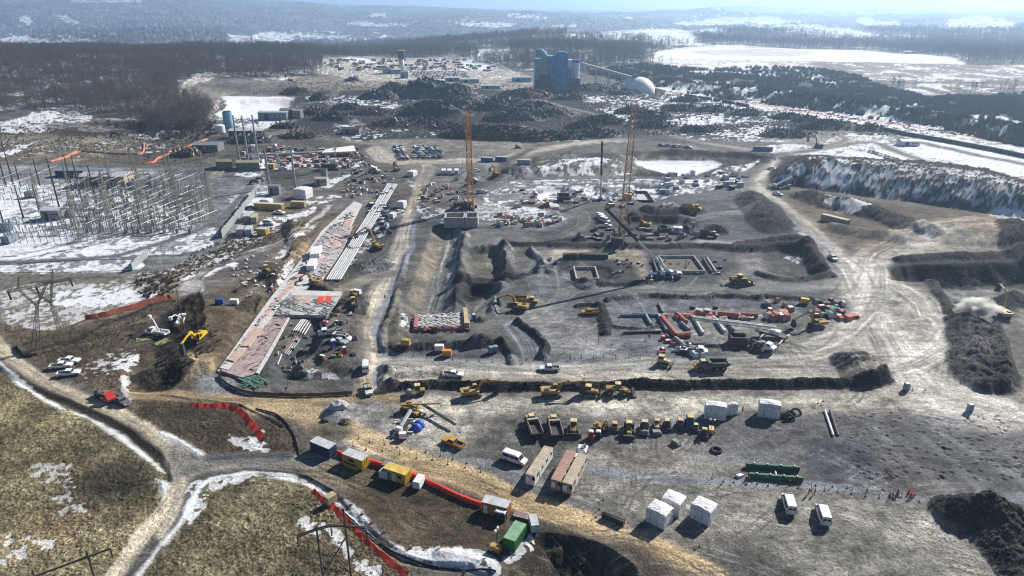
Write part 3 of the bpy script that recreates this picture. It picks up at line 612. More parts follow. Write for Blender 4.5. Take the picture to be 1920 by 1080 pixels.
# ---- node helpers and the ground sheet
def nn(t, kind, **kw):
    n = t.nodes.new(kind)
    for a, b in kw.items(): setattr(n, a, b)
    return n
def ground_mesh():
    nr = len(DY)
    me = bpy.data.meshes.new('ground')
    co = np.stack([gx, gy, gz], 1).astype(np.float32)
    i = np.arange(nr - 1)[:, None] * NA + np.arange(NA - 1)[None]
    q = np.stack([i, i + 1, i + NA + 1, i + NA], -1).reshape(-1, 4).astype(np.int32)
    me.vertices.add(len(co)); me.vertices.foreach_set('co', co.ravel())
    me.loops.add(q.size); me.loops.foreach_set('vertex_index', q.ravel())
    me.polygons.add(len(q)); me.polygons.foreach_set('loop_start', np.arange(len(q), dtype=np.int32) * 4)
    me.polygons.foreach_set('use_smooth', np.ones(len(q), bool))
    me.update(calc_edges=True)
    for nm, arr in (('albedo', gc), ('cover', gaux)):
        at = me.attributes.new(nm, 'FLOAT_COLOR', 'POINT')
        at.data.foreach_set('color', np.concatenate([arr, np.ones((len(arr), 1))], 1).astype(np.float32).ravel())
    o = bpy.data.objects.new('ground', me); col.objects.link(o); o['kind'] = 'structure'
    m = bpy.data.materials.new('ground'); m.use_nodes = True; t = m.node_tree; b = t.nodes['Principled BSDF']
    a = nn(t, 'ShaderNodeAttribute', attribute_name='albedo'); c = nn(t, 'ShaderNodeAttribute', attribute_name='cover')
    geo = nn(t, 'ShaderNodeNewGeometry')
    n1 = nn(t, 'ShaderNodeTexNoise'); n1.inputs['Scale'].default_value = 1.6; n1.inputs['Detail'].default_value = 5; n1.inputs['Roughness'].default_value = .7
    n2 = nn(t, 'ShaderNodeTexNoise'); n2.inputs['Scale'].default_value = .22; n2.inputs['Detail'].default_value = 6; n2.inputs['Roughness'].default_value = .65
    mp = nn(t, 'ShaderNodeMapping'); mp.inputs['Scale'].default_value = (.35, 1.3, 1); mp.inputs['Rotation'].default_value = (0, 0, .12); t.links.new(geo.outputs['Position'], mp.inputs['Vector']); t.links.new(mp.outputs[0], n2.inputs['Vector']); t.links.new(geo.outputs['Position'], n1.inputs['Vector'])
    mr = nn(t, 'ShaderNodeMapRange'); mr.inputs[1].default_value = .3; mr.inputs[2].default_value = .7; mr.inputs[3].default_value = .42; mr.inputs[4].default_value = 1.62
    mr2 = nn(t, 'ShaderNodeMapRange'); mr2.inputs[1].default_value = .3; mr2.inputs[2].default_value = .7; mr2.inputs[3].default_value = .62; mr2.inputs[4].default_value = 1.4
    t.links.new(n1.outputs['Fac'], mr.inputs[0]); t.links.new(n2.outputs['Fac'], mr2.inputs[0])
    mu = nn(t, 'ShaderNodeMath', operation='MULTIPLY'); t.links.new(mr.outputs[0], mu.inputs[0]); t.links.new(mr2.outputs[0], mu.inputs[1])
    sp = nn(t, 'ShaderNodeSeparateColor'); t.links.new(c.outputs['Color'], sp.inputs[0])
    mx = nn(t, 'ShaderNodeMix'); mx.data_type = 'FLOAT'; t.links.new(sp.outputs[2], mx.inputs[0]); t.links.new(mu.outputs[0], mx.inputs[2]); mx.inputs[3].default_value = 1
    vm = nn(t, 'ShaderNodeVectorMath', operation='SCALE'); t.links.new(a.outputs['Color'], vm.inputs[0]); t.links.new(mx.outputs[0], vm.inputs['Scale'])
    t.links.new(vm.outputs[0], b.inputs['Base Color'])
    b.inputs['Roughness'].default_value = .95; b.inputs['Specular IOR Level'].default_value = .25
    bp = nn(t, 'ShaderNodeBump'); bp.inputs['Strength'].default_value = .9; bp.inputs['Distance'].default_value = .35
    t.links.new(n1.outputs['Fac'], bp.inputs['Height']); t.links.new(bp.outputs[0], b.inputs['Normal'])
    me.materials.append(m)
    return o
ground_mesh()
# ---------------------------------------------------------------- builders
MT = {}
def mat(name, c, rough=.75, metal=0., var=.18, scale=.8, spec=.3, bump=0):
    """paint, cloth, steel... with worn, dusty variation"""
    if name in MT: return MT[name]
    m = bpy.data.materials.new(name); m.use_nodes = True; t = m.node_tree; b = t.nodes['Principled BSDF']
    b.inputs['Roughness'].default_value = rough; b.inputs['Metallic'].default_value = metal; b.inputs['Specular IOR Level'].default_value = spec
    tc = nn(t, 'ShaderNodeNewGeometry'); n = nn(t, 'ShaderNodeTexNoise'); n.inputs['Scale'].default_value = scale; n.inputs['Detail'].default_value = 5; n.inputs['Roughness'].default_value = .7
    t.links.new(tc.outputs['Position'], n.inputs['Vector'])
    r = nn(t, 'ShaderNodeValToRGB'); r.color_ramp.elements[0].position = .3; r.color_ramp.elements[1].position = .7
    d = [max(x * (1 - var * 1.4), 0) for x in c]; l = [min(x * (1 + var), .9) for x in c]
    r.color_ramp.elements[0].color = (*[d[i] * .8 + (.12, .1, .07)[i] * .2 * (var > .1) + d[i] * .2 * (var <= .1) for i in range(3)], 1); r.color_ramp.elements[1].color = (*l, 1)
    t.links.new(n.outputs['Fac'], r.inputs[0]); t.links.new(r.outputs[0], b.inputs['Base Color'])
    if bump:
        bp = nn(t, 'ShaderNodeBump'); bp.inputs['Strength'].default_value = bump; bp.inputs['Distance'].default_value = .1
        t.links.new(n.outputs['Fac'], bp.inputs['Height']); t.links.new(bp.outputs[0], b.inputs['Normal'])
    MT[name] = m; return m
YEL = mat('machine_yellow', (.4, .26, .08), var=.45); YPL = mat('machine_pale', (.62, .5, .26)); STL = mat('dark_steel', (.05, .05, .05), .6); BLK = mat('black_rubber', (.022, .022, .024), .9)  # machine_pale: pale machines, and cab roofs coloured light for sun on their tops
WHT = mat('white_paint', (.72, .72, .72), .4, var=.07); GLS = mat('dark_glass', (.02, .025, .03), .12, var=.05, spec=.6); RAW = mat('grey_steel', (.24, .25, .26), .5, .3); CON = mat('concrete', (.4, .39, .37), .9)
RDP = mat('red_paint', (.5, .03, .03), .5); ORG = mat('orange_paint', (.62, .26, .04), .55); BLU = mat('blue_paint', (.03, .09, .35), .5); ORC = mat('crane_orange', (.72, .32, .07), .6); NVY = mat('navy_steel', (.02, .04, .12), .55)
YLC = mat('container_yellow', (.66, .42, .03), .5); GRN = mat('green_steel', (.03, .17, .05), .55); GRL = mat('pale_green_roof', (.2, .36, .22), .6); RFW = mat('pale_roof', (.5, .52, .55), .6); TNR = mat('tan_roof', (.46, .4, .3), .7); TNW = mat('tan_wall', (.42, .34, .22), .7)
PNR = mat('pink_roof', (.4, .25, .2), .7); TRP = mat('white_tarp', (.76, .77, .79), .5, var=.12, scale=1.6, bump=1.); NET = mat('orange_net', (.78, .06, .03), .8, var=.15, scale=1.5, bump=.6); CNE = mat('cone_orange', (.8, .06, .03), .6, var=.05); WOD = mat('weathered_timber', (.11, .09, .075), .9); LUM = mat('fresh_timber', (.5, .4, .24), .8)
GLV = mat('galvanised_steel', (.36, .39, .41), .5, .3); TAN_ = mat('tan_lattice', (.2, .2, .155), .6); SCRP = mat('scrap_metal', (.032, .034, .037), .7, var=.5, scale=.5); RUST = mat('rusty_scrap', (.055, .036, .03), .85, var=.5, scale=.5); ROCK = mat('broken_rock', (.068, .066, .066), .9, var=.7, scale=2.); SHAL = mat('grey_slabs', (.42, .43, .44), .9, var=.3)
BLB = mat('blue_cladding', (.08, .28, .56), .5, var=.3, scale=.12); PBL = mat('pale_blue_cladding', (.25, .48, .58), .6, scale=.1); SGR = mat('pipe_green', (.02, .12, .07), .5); PIP = mat('pipe_blue_grey', (.2, .26, .31), .5); REB = mat('red_formwork', (.42, .15, .12), .8, var=.3, scale=1.5); PNK = mat('pink_membrane', (.54, .38, .34), .85, var=.3, scale=.5); SLV = mat('silver_pipe', (.5, .51, .53), .4, .2)
BRK = mat('bark', (.085, .075, .066), .95, var=.3); TWG = mat('twigs', (.115, .09, .072), .95, var=.25, scale=.05); SHR = mat('shrub_twigs', (.1, .075, .055), .95, var=.35, scale=.1); HAY = mat('dry_grass', (.23, .19, .115), .9, var=.4, scale=.6); DRT = mat('brown_debris', (.13, .1, .08), .95, var=.4, scale=.7)
HIV = mat('hi_vis', (.45, .6, .05), .7, var=.05); SKN = mat('skin', (.4, .24, .17), .6, var=.03); DNM = mat('dark_cloth', (.03, .035, .05), .9, var=.1); LMP = mat('lamp_lens', (.7, .7, .65), .2, var=.02); TLR = mat('tail_lamp', (.4, .02, .02), .3, var=.02)

class MB:
    def __init__(s): s.v = []; s.f = []
    def add(s, v, f):
        b = len(s.v); s.v += [tuple(p) for p in v]; s.f += [tuple(i + b for i in q) for q in f]; return s
    def box(s, cx, cy, cz, lx, ly, lz, rz=0, tx=1., ty=1., ry=0):
        """box by centre and size; tx, ty shrink the top"""
        c, n = math.cos(rz), math.sin(rz); c2, n2 = math.cos(ry), math.sin(ry); v = []
        for z in (-1, 1):
            for x, y in ((-1, -1), (1, -1), (1, 1), (-1, 1)):
                X = x * lx / 2 * (tx if z > 0 else 1); Y = y * ly / 2 * (ty if z > 0 else 1); Z = z * lz / 2
                X, Z = X * c2 + Z * n2, -X * n2 + Z * c2
                v.append((cx + X * c - Y * n, cy + X * n + Y * c, cz + Z))
        return s.add(v, [(0, 3, 2, 1), (4, 5, 6, 7), (0, 1, 5, 4), (1, 2, 6, 5), (2, 3, 7, 6), (3, 0, 4, 7)])
    def tube(s, p, q, r, r2=None, n=8, cap=True):
        p = Vector(p); q = Vector(q); r2 = r if r2 is None else r2; d = (q - p)
        if d.length < 1e-6: return s
        d.normalize(); a = d.orthogonal().normalized(); b = d.cross(a); v = []
        for o, rr in ((p, r), (q, r2)):
            for k in range(n):
                t = 2 * math.pi * k / n; v.append(o + a * (rr * math.cos(t)) + b * (rr * math.sin(t)))
        f = [(k, (k + 1) % n, n + (k + 1) % n, n + k) for k in range(n)]
        if cap: f += [tuple(range(n))[::-1], tuple(range(n, 2 * n))]
        return s.add(v, f)
    def beam(s, p, q, w, h=None):
        p = Vector(p); q = Vector(q); h = h or w; d = (q - p).normalized()
        up = Vector((0, 0, 1)) if abs(d.z) < .95 else Vector((1, 0, 0)); a = d.cross(up).normalized(); b = a.cross(d); v = []
        for o in (p, q):
            for x, y in ((-1, -1), (1, -1), (1, 1), (-1, 1)): v.append(o + a * (x * w / 2) + b * (y * h / 2))
        return s.add(v, [(0, 3, 2, 1), (4, 5, 6, 7), (0, 1, 5, 4), (1, 2, 6, 5), (2, 3, 7, 6), (3, 0, 4, 7)])
    def prism(s, prof, y0, y1, iny=0, zin=None):
        """side outline (x, z) drawn across from y0 to y1; points above zin lean in by iny"""
        n = len(prof); v = []
        for y, sg in ((y0, 1), (y1, -1)):
            for x, z in prof: v.append((x, y + (sg * iny if zin is not None and z > zin else 0), z))
        f = [(k, (k + 1) % n, n + (k + 1) % n, n + k) for k in range(n)] + [tuple(range(n))[::-1], tuple(range(n, 2 * n))]
        return s.add(v, f)
    def dome(s, cx, cy, cz, rx, ry, rz, n=16, m=6, top=1., full=False):
        v = []; f = []
        lo = -math.pi / 2 if full else 0
        for i in range(m):
            a = lo + (math.pi / 2 - lo) * i / m * top
            for k in range(n):
                t = 2 * math.pi * k / n; v.append((cx + rx * math.cos(a) * math.cos(t), cy + ry * math.cos(a) * math.sin(t), cz + rz * math.sin(a)))
        v.append((cx, cy, cz + rz))
        for i in range(m - 1):
            for k in range(n): f.append((i * n + k, i * n + (k + 1) % n, (i + 1) * n + (k + 1) % n, (i + 1) * n + k))
        for k in range(n): f.append(((m - 1) * n + k, (m - 1) * n + (k + 1) % n, len(v) - 1))
        return s.add(v, f)
    def lattice(s, p, q, w0, w1=None, n=8, t=.1, sides=4):
        """open lattice mast from p to q"""
        p = Vector(p); q = Vector(q); w1 = w0 if w1 is None else w1; d = (q - p).normalized()
        up = Vector((0, 0, 1)) if abs(d.z) < .7 else Vector((0, 1, 0)); a = d.cross(up).normalized(); b = a.cross(d)
        cs = ((-1, -1), (1, -1), (1, 1), (-1, 1))
        def pt(i, k):
            f = i / n; w = (w0 + (w1 - w0) * f) / 2; return p.lerp(q, f) + a * (cs[k][0] * w) + b * (cs[k][1] * w)
        for k in range(4): s.beam(pt(0, k), pt(n, k), t * 1.25)
        for i in range(n):
            for k in range(4):
                k2 = (k + 1) % 4
                s.beam(pt(i, k if i % 2 else k2), pt(i + 1, k2 if i % 2 else k), t * .8)
                if i: s.beam(pt(i, k), pt(i, k2), t * .7)
        return s
    def build(s, name, m, parent=None, label=None, smooth=False):
        me = bpy.data.meshes.new(name); me.from_pydata([tuple(x) for x in s.v], [], s.f)
        me.materials.append(m)
        if smooth: me.polygons.foreach_set('use_smooth', [True] * len(me.polygons))
        o = bpy.data.objects.new(name, me); col.objects.link(o)
        if parent is not None: o.parent = parent
        if label: o['label'] = label
        return o
from mathutils import Vector, Matrix
def bx(*a, **k): return MB().box(*a, **k)
def tag(o, label, cat, group=None):
    o['label'] = label; o['category'] = cat
    if group: o['group'] = group
    return o
def thing(name, label, cat, group=None):
    o = bpy.data.objects.new(name, None); col.objects.link(o); o.empty_display_size = .5
    return tag(o, label, cat, group)
def kids(o): return [c for c in bpy.data.objects if c.parent == o]
TREE = {}
def family(o):
    if o.name not in TREE: TREE[o.name] = [(c, family(c)) for c in kids(o)]
    return TREE[o.name]
def copy_kids(fam, par):
    for c, sub in fam:
        n = c.copy(); col.objects.link(n); n.parent = par; copy_kids(sub, n)
def dup(o, label=None, group=None):
    fam = family(o); n = o.copy(); col.objects.link(n); copy_kids(fam, n)
    if label: n['label'] = label
    if group: n['group'] = group
    return n
def gp(u, v):
    x, y = W([(u, v)])[0]; return float(x), float(y), float(heightat([x], [y])[0])
def head(u, v, du, dv):
    a = W([(u, v)])[0]; b = W([(u + du, v + dv)])[0]; return math.atan2(b[1] - a[1], b[0] - a[0])
def put(o, u, v, du=1, dv=0, dz=0, sc=None):
    x, y, z = gp(u, v); o.location = (x, y, z + dz); o.rotation_euler = (0, 0, head(u, v, du, dv))
    if sc: o.scale = (sc, sc, sc)
    return o
def vh(ub, vb, vt):
    x, y, z = gp(ub, vb); Y = -(vt - 540) / FPX; tt = y / (cP + Y * sP); return CH + (-sP + Y * cP) * tt - z
def at_height(u, v, z):
    X = (u - 960) / FPX; Y = -(v - 540) / FPX; t = (z - CH) / (-sP + Y * cP); return Vector((X * t, (cP + Y * sP) * t, z))
def wheel(par, x, y, r, w=.3, m=None, hub=True):
    o = MB().tube((0, -w / 2, 0), (0, w / 2, 0), r, n=14).build('wheel', BLK, par); o.location = (x, y, r)
    if hub: MB().tube((0, -w / 2 - .02, 0), (0, w / 2 + .02, 0), r * .5, n=10).build('rim', m or RAW, o)
    return o
def place_list(make, items, group=None):
    """items: (u, v, du, dv, label)"""
    o0 = None
    for i, it in enumerate(items):
        if o0 is None: o0 = o = make()
        else: o = dup(o0)
        if len(it) > 4 and it[4]: o['label'] = it[4]
        if group: o['group'] = group
        put(o, *it[:4])
        if len(it) > 5: o.scale = (it[5],) * 3
# ---------------------------------------------------------------- vehicles and machines (forward is +x)
def pickup(m, label, cat='pickup truck', rack=False, load=None):
    r = thing('pickup_truck', label, cat); b = MB()
    b.prism([(-.75, .5), (2.85, .5), (2.95, .75), (2.85, 1.05), (1.35, 1.18), (-.75, 1.2)], -1, 1)
    b.box(-1.85, 0, .6, 2.2, 1.95, .25); b.box(-1.85, .93, .92, 2.2, .12, .6); b.box(-1.85, -.93, .92, 2.2, .12, .6); b.box(-2.9, 0, .88, .1, 1.98, .65)
    b.prism([(-.85, 1.19), (1.3, 1.17), (.65, 1.85), (-.6, 1.88)], -.97, .97, .16, 1.3)
    b.build('body', m, r)
    bx(-1.85, 0, .76, 2.15, 1.72, .08).build('truck_bed', STL, r)
    MB().prism([(1.24, 1.22), (1.3, 1.24), (.68, 1.8), (.62, 1.78)], -.82, .82).build('windshield', GLS, r)
    for s in (-1, 1): MB().prism([(-.65, 1.26), (1.05, 1.24), (.6, 1.74), (-.5, 1.76)], s * .86, s * .965).build('side_window', GLS, r)
    MB().prism([(-.86, 1.3), (-.8, 1.3), (-.6, 1.75), (-.66, 1.75)], -.7, .7).build('rear_window', GLS, r)
    for s in (-1, 1):
        bx(2.9, s * .75, .85, .12, .35, .2).build('headlight', LMP, r); bx(-2.96, s * .85, .95, .06, .18, .35).build('taillight', TLR, r)
        bx(.95, s * 1.1, 1.25, .12, .22, .2).build('wing_mirror', STL, r)
        for x in (-1.85, 1.95): wheel(r, x, s * .88, .4, .28)
    bx(2.98, 0, .55, .14, 1.8, .2).build('bumper', RAW, r)
    if rack:
        k = MB()
        for s in (-1, 1):
            for x in (-2.7, -1, 1.6): k.beam((x, s * .9, 1.1), (x, s * .9, 2.1), .06)
            k.beam((-2.8, s * .9, 2.1), (1.7, s * .9, 2.1), .07)
        for x in (-2.7, -1, .4, 1.6): k.beam((x, -.9, 2.12), (x, .9, 2.12), .06)
        k.build('ladder_rack', RAW, r)
        l = MB(); [l.beam((-2.9, y, 2.2), (2, y, 2.2), .07) for y in (.1, .5)]; [l.beam((x * .4 - 2.8, .1, 2.2), (x * .4 - 2.8, .5, 2.2), .04) for x in range(12)]; l.build('ladder', ORG, r)
    if load: bx(-1.85, 0, 1.05, 1.8, 1.5, .5).build('tool_box', load, r)
    return r
def van(m, label, stripe=None, Ln=5.8):
    r = thing('passenger_van', label, 'van'); h = Ln / 2
    MB().prism([(-h, .45), (h, .45), (h + .05, .8), (h - .15, 1.15), (h - .95, 1.4), (h - 1.6, 2.25), (h - 2.1, 2.42), (-h + .15, 2.42), (-h, 2.2)], -1, 1, .12, 1.5).build('body', m, r)
    MB().prism([(h - 1.0, 1.45), (h - .93, 1.45), (h - 1.57, 2.2), (h - 1.64, 2.2)], -.84, .84).build('windshield', GLS, r)
    for s in (-1, 1):
        for a, c in ((h - 2.45, h - 1.55), (h - 3.6, h - 2.6), (-h + .3, h - 3.75)):
            MB().prism([(a, 1.45), (c + (.25 if c > 1 else 0), 1.45), (c, 2.05), (a, 2.05)], s * .9, s * 1.005).build('side_window', GLS, r)
        bx(h + .02, s * .78, .8, .1, .3, .22).build('headlight', LMP, r); bx(-h - .02, s * .9, 1.2, .06, .14, .5).build('taillight', TLR, r)
        bx(h - 1.2, s * 1.12, 1.4, .1, .2, .25).build('wing_mirror', STL, r)
        for x in (-h + 1.1, h - 1): wheel(r, x, s * .88, .37, .26)
    bx(-h - .015, .42, 1.75, .05, .7, .5).build('rear_window', GLS, r); bx(-h - .015, -.42, 1.75, .05, .7, .5).build('rear_window', GLS, r)
    if stripe: bx(-.3, 0, 2.45, 3.6, 1.2, .08).build('roof_rack', stripe, r)
    return r
def tracks(r, L, gauge, w, h, m=STL):
    for s in (-1, 1):
        t = MB().prism([(-L / 2 + h / 2, 0), (L / 2 - h / 2, 0), (L / 2 - .05, h * .35), (L / 2, h * .6), (L / 2 - h / 2, h), (-L / 2 + h / 2, h), (-L / 2, h * .6), (-L / 2 + .05, h * .35)], s * gauge / 2 - w / 2, s * gauge / 2 + w / 2)
        o = t.build('track', m, r); k = MB()
        for i in range(5): k.tube((-L / 2 + h / 2 + i * (L - h) / 4, s * (gauge / 2 + w / 2) - .05 * s, h * .42), (-L / 2 + h / 2 + i * (L - h) / 4, s * (gauge / 2 + w / 2) + .05 * s, h * .42), h * .3, n=10)
        k.build('roller', RAW, o)
def excavator(m, label, slew=0., pose=(5.2, 3.6, 7.8, 2.2, 7.3, .5), sc=1):
    """pose: boom knee x,z - stick end x,z"""
    r = thing('excavator', label, 'excavator')
    tracks(r, 4.6, 2.6, .6, .95); bx(0, 0, .75, 2.2, 1.9, .4).build('undercarriage', STL, r)
    h = MB(); h.prism([(-2.6, 1.25), (1.6, 1.25), (1.6, 1.8), (.3, 2.2), (-2.5, 2.25), (-2.75, 1.9)], -1.4, -.1 + .1); h.prism([(-2.6, 1.25), (.1, 1.25), (.1, 2.2), (-2.5, 2.25), (-2.75, 1.9)], .0, 1.4); h.tube((0, 0, .9), (0, 0, 1.26), .9, n=16)
    H = h.build('upper_body', m, r); H.rotation_euler.z = slew
    bx(-2.85, 0, 1.7, .6, 2.7, 1.0).build('counterweight', m, H)
    c = MB().prism([(.15, 1.25), (1.75, 1.25), (1.8, 2.1), (1.35, 3.0), (.2, 3.0)], .35, 1.4); C = c.build('cab', m, H)
    MB().prism([(.25, 1.95), (1.72, 1.95), (1.3, 2.88), (.25, 2.88)], .3, 1.45).build('cab_window', GLS, C); MB().prism([(1.78, 1.5), (1.84, 2.1), (1.4, 2.95), (1.34, 2.9), (1.78, 2.1)], .5, 1.3).build('windshield', GLS, C)
    bx(-1.6, -.6, 2.35, 1.2, 1, .25).build('engine_hood', STL, H)
    kx, kz, sx, sz, bxx, bz = pose
    b = MB(); b.beam((1.2, -.3, 1.6), (kx * .55, -.3, kz * 1.0), .42, .62); b.beam((kx * .55, -.3, kz * 1.0), (kx, -.3, kz), .42, .6); b.beam((1.4, -.55, 1.5), (kx * .5, -.55, kz * .82), .14); b.beam((1.4, -.05, 1.5), (kx * .5, -.05, kz * .82), .14)
    b.build('boom', m, H)
    s_ = MB(); s_.beam((kx - .6, -.3, kz + .5), (kx, -.3, kz), .32, .5); s_.beam((kx, -.3, kz), (sx, -.3, sz), .34, .45); s_.beam((kx * .6, -.3, kz + .55), (kx - .6, -.3, kz + .6), .14); s_.build('stick', m, H)
    MB().prism([(sx - .2, sz + .2), (sx + .4, sz + .1), (bxx + .5, bz), (bxx - .1, bz - .25), (bxx - .9, bz + .1), (bxx - .8, bz + .8)], -.95, .35).build('bucket', STL, H)
    return r
def loader(label, m=YEL):
    r = thing('wheel_loader', label, 'wheel loader')
    b = MB(); b.prism([(-3.8, 1.0), (-1, .9), (-1, 2.2), (-3.5, 2.1), (-3.9, 1.7)], -.9, .9); b.box(1.1, 0, 1.25, 2.6, 1.1, .7); b.build('body', m, r)
    c = bx(-.35, 0, 2.6, 1.4, 1.5, 1.5, tx=.85, ty=.9).build('cab', m, r); bx(-.35, 0, 2.7, 1.46, 1.56, .8, tx=.9, ty=.9).build('cab_window', GLS, c); bx(-.35, 0, 3.4, 1.5, 1.6, .12).build('cab_roof', YPL, c)
    a = MB(); [a.beam((.6, s * .6, 1.9), (3.4, s * .6, .8), .2, .35) for s in (-1, 1)]; a.build('lift_arm', m, r)
    MB().prism([(3.3, .1), (4.7, .15), (4.75, .3), (3.8, .45), (3.7, 1.2), (4.1, 1.5), (3.4, 1.4), (3.2, .8)], -1.6, 1.6).build('bucket', STL, r)
    for x in (-2.4, 1.5):
        for s in (-1, 1): wheel(r, x, s * 1.15, .85, .65, m)
    return r
def dozer(label, m=YEL):
    r = thing('bulldozer', label, 'bulldozer'); tracks(r, 3.6, 2.2, .55, 1.05)
    b = MB(); b.prism([(-1.6, .8), (2, .8), (2, 1.7), (.3, 1.9), (-1.6, 1.7)], -.65, .65); b.build('body', m, r)
    c = bx(-.6, 0, 2.3, 1.5, 1.5, 1.3, ty=.85).build('cab', m, r); bx(-.6, 0, 2.4, 1.56, 1.56, .7, ty=.85).build('cab_window', GLS, c); bx(-.6, 0, 3.0, 1.6, 1.6, .1).build('cab_roof', YPL, c)
    a = MB(); [a.beam((0, s * 1.45, .55), (2.5, s * 1.45, .5), .15, .25) for s in (-1, 1)]; a.beam((2.4, -1.5, .5), (2.4, 1.5, .5), .15, .2); a.build('push_arm', m, r)
    MB().prism([(2.5, .05), (2.75, .05), (2.6, .6), (2.8, 1.2), (2.6, 1.2), (2.4, .6)], -1.9, 1.9).build('blade', STL, r)
    MB().tube((1.2, .35, 1.8), (1.2, .35, 2.6), .07).build('exhaust_pipe', STL, r)
    return r
def dump_truck(label, load=True, m=YEL, rim=None):
    r = thing('articulated_dump_truck', label, 'dump truck')
    MB().prism([(1.6, 1.0), (5, 1.0), (5.1, 1.7), (3.6, 2.1), (1.6, 2.0)], -1.25, 1.25).build('hood', m, r)
    c = bx(2.6, 0, 2.6, 1.7, 1.7, 1.5, tx=.85, ty=.9).build('cab', YPL, r); bx(2.6, 0, 2.7, 1.76, 1.76, .7, tx=.9, ty=.9).build('cab_window', GLS, c)
    bx(-1.3, 0, 1.0, 6.8, .9, .4).build('chassis', STL, r)
    b = MB(); w = 1.55
    b.prism([(-4.9, 2.0), (-4.2, 1.45), (1.2, 1.45), (1.3, 1.6), (-4.2, 1.6), (-4.8, 2.15)], -w, w)
    for s in (-1, 1): b.prism([(-5, 2.1), (-4.2, 1.5), (1.3, 1.5), (1.5, 2.9), (1.2, 2.95), (-4.9, 2.6)], s * w - .07, s * w + .07)
    b.box(1.38, 0, 2.25, .12, 3.1, 1.6); b.box(1.0, 0, 3.0, .9, 3.1, .1)
    B = b.build('dump_bed', rim or m, r); bx(-1.6, 0, 1.75, 5.6, 2.96, .25).build('load' if load else 'bed_floor', MT['broken_rock'] if load else STL, B)
    for x in (3.5, -1.2, -3.1):
        for s in (-1, 1): wheel(r, x, s * 1.25, .88, .65, m)
    for s in (-1, 1): MB().beam((3.6, s * 1.3, 2.2), (3.7, s * 1.75, 3.1), .08).build('wing_mirror', STL, r)
    return r
def roller(label, m=YEL):
    r = thing('road_roller', label, 'road roller')
    o = MB().tube((0, -1.05, 0), (0, 1.05, 0), .78, n=20).build('drum', RAW, r); o.location = (1.9, 0, .78)
    MB().prism([(-2.4, .7), (-.2, .7), (-.2, 1.5), (-2.4, 1.6)], -.8, .8).build('body', m, r)
    f = MB(); [f.beam((-.2, s * 1.15, .8), (2.9, s * 1.15, .8), .12, .3) for s in (-1, 1)]; f.beam((2.85, -1.2, .8), (2.85, 1.2, .8), .12, .3); f.build('drum_frame', m, r)
    c = bx(-.5, 0, 2.2, 1.3, 1.5, 1.5, tx=.9).build('cab', STL, r); bx(-.5, 0, 3.0, 1.5, 1.6, .1).build('cab_roof', YPL, c)
    for s in (-1, 1): wheel(r, -1.5, s * .95, .7, .45, m)
    return r
def skid(label, m=YEL):
    r = thing('skid_steer_loader', label, 'skid loader')
    bx(-.2, 0, .95, 2.2, 1.1, .9).build('body', m, r); bx(.1, 0, 1.75, 1.1, 1.1, .9, tx=.85).build('cab', STL, r); bx(.05, 0, 2.22, 1.2, 1.15, .08).build('cab_roof', YPL, r)
    MB().prism([(1.2, .1), (1.9, .15), (1.6, .5), (1.6, .9), (1.2, .8)], -.95, .95).build('bucket', STL, r)
    a = MB(); [a.beam((-1.1, s * .7, 1.7), (1.4, s * .7, .6), .14, .2) for s in (-1, 1)]; a.build('lift_arm', m, r)
    for x in (-.8, .6):
        for s in (-1, 1): wheel(r, x, s * .78, .42, .3, m)
    return r
def telehandler(label, boom=7., up=.06, m=YEL):
    r = thing('telehandler', label, 'telehandler')
    bx(-.2, 0, 1.0, 4.6, 1.6, .7).build('chassis', m, r)
    c = bx(-.2, .75, 1.9, 1.5, .8, 1.3, tx=.9).build('cab', STL, r); bx(-.2, .75, 2.58, 1.5, .85, .08).build('cab_roof', m, c)
    bx(-.4, -.8, 1.6, 2, .6, .6).build('engine_hood', m, r)
    b = MB().beam((-2.3, -.1, 2.0), (boom * .5 - 2.3, -.1, 2.0 + boom * .5 * up), .4, .45); b.beam((boom * .5 - 2.3, -.1, 2.0 + boom * .5 * up), (boom - 1.6, -.1, 2. + boom * up), .3, .32); b.build('boom', m, r)
    f = MB(); z = 1.4 + boom * up; x = boom - 1.5; f.box(x, 0, z, .12, 1.3, .9); [f.beam((x, s * .35, z - .4), (x + 1.3, s * .35, z - .4), .12, .06) for s in (-1, 1)]; f.build('fork', STL, r)
    for xx in (-1.6, 1.5):
        for s in (-1, 1): wheel(r, xx, s * .95, .62, .42, m)
    return r
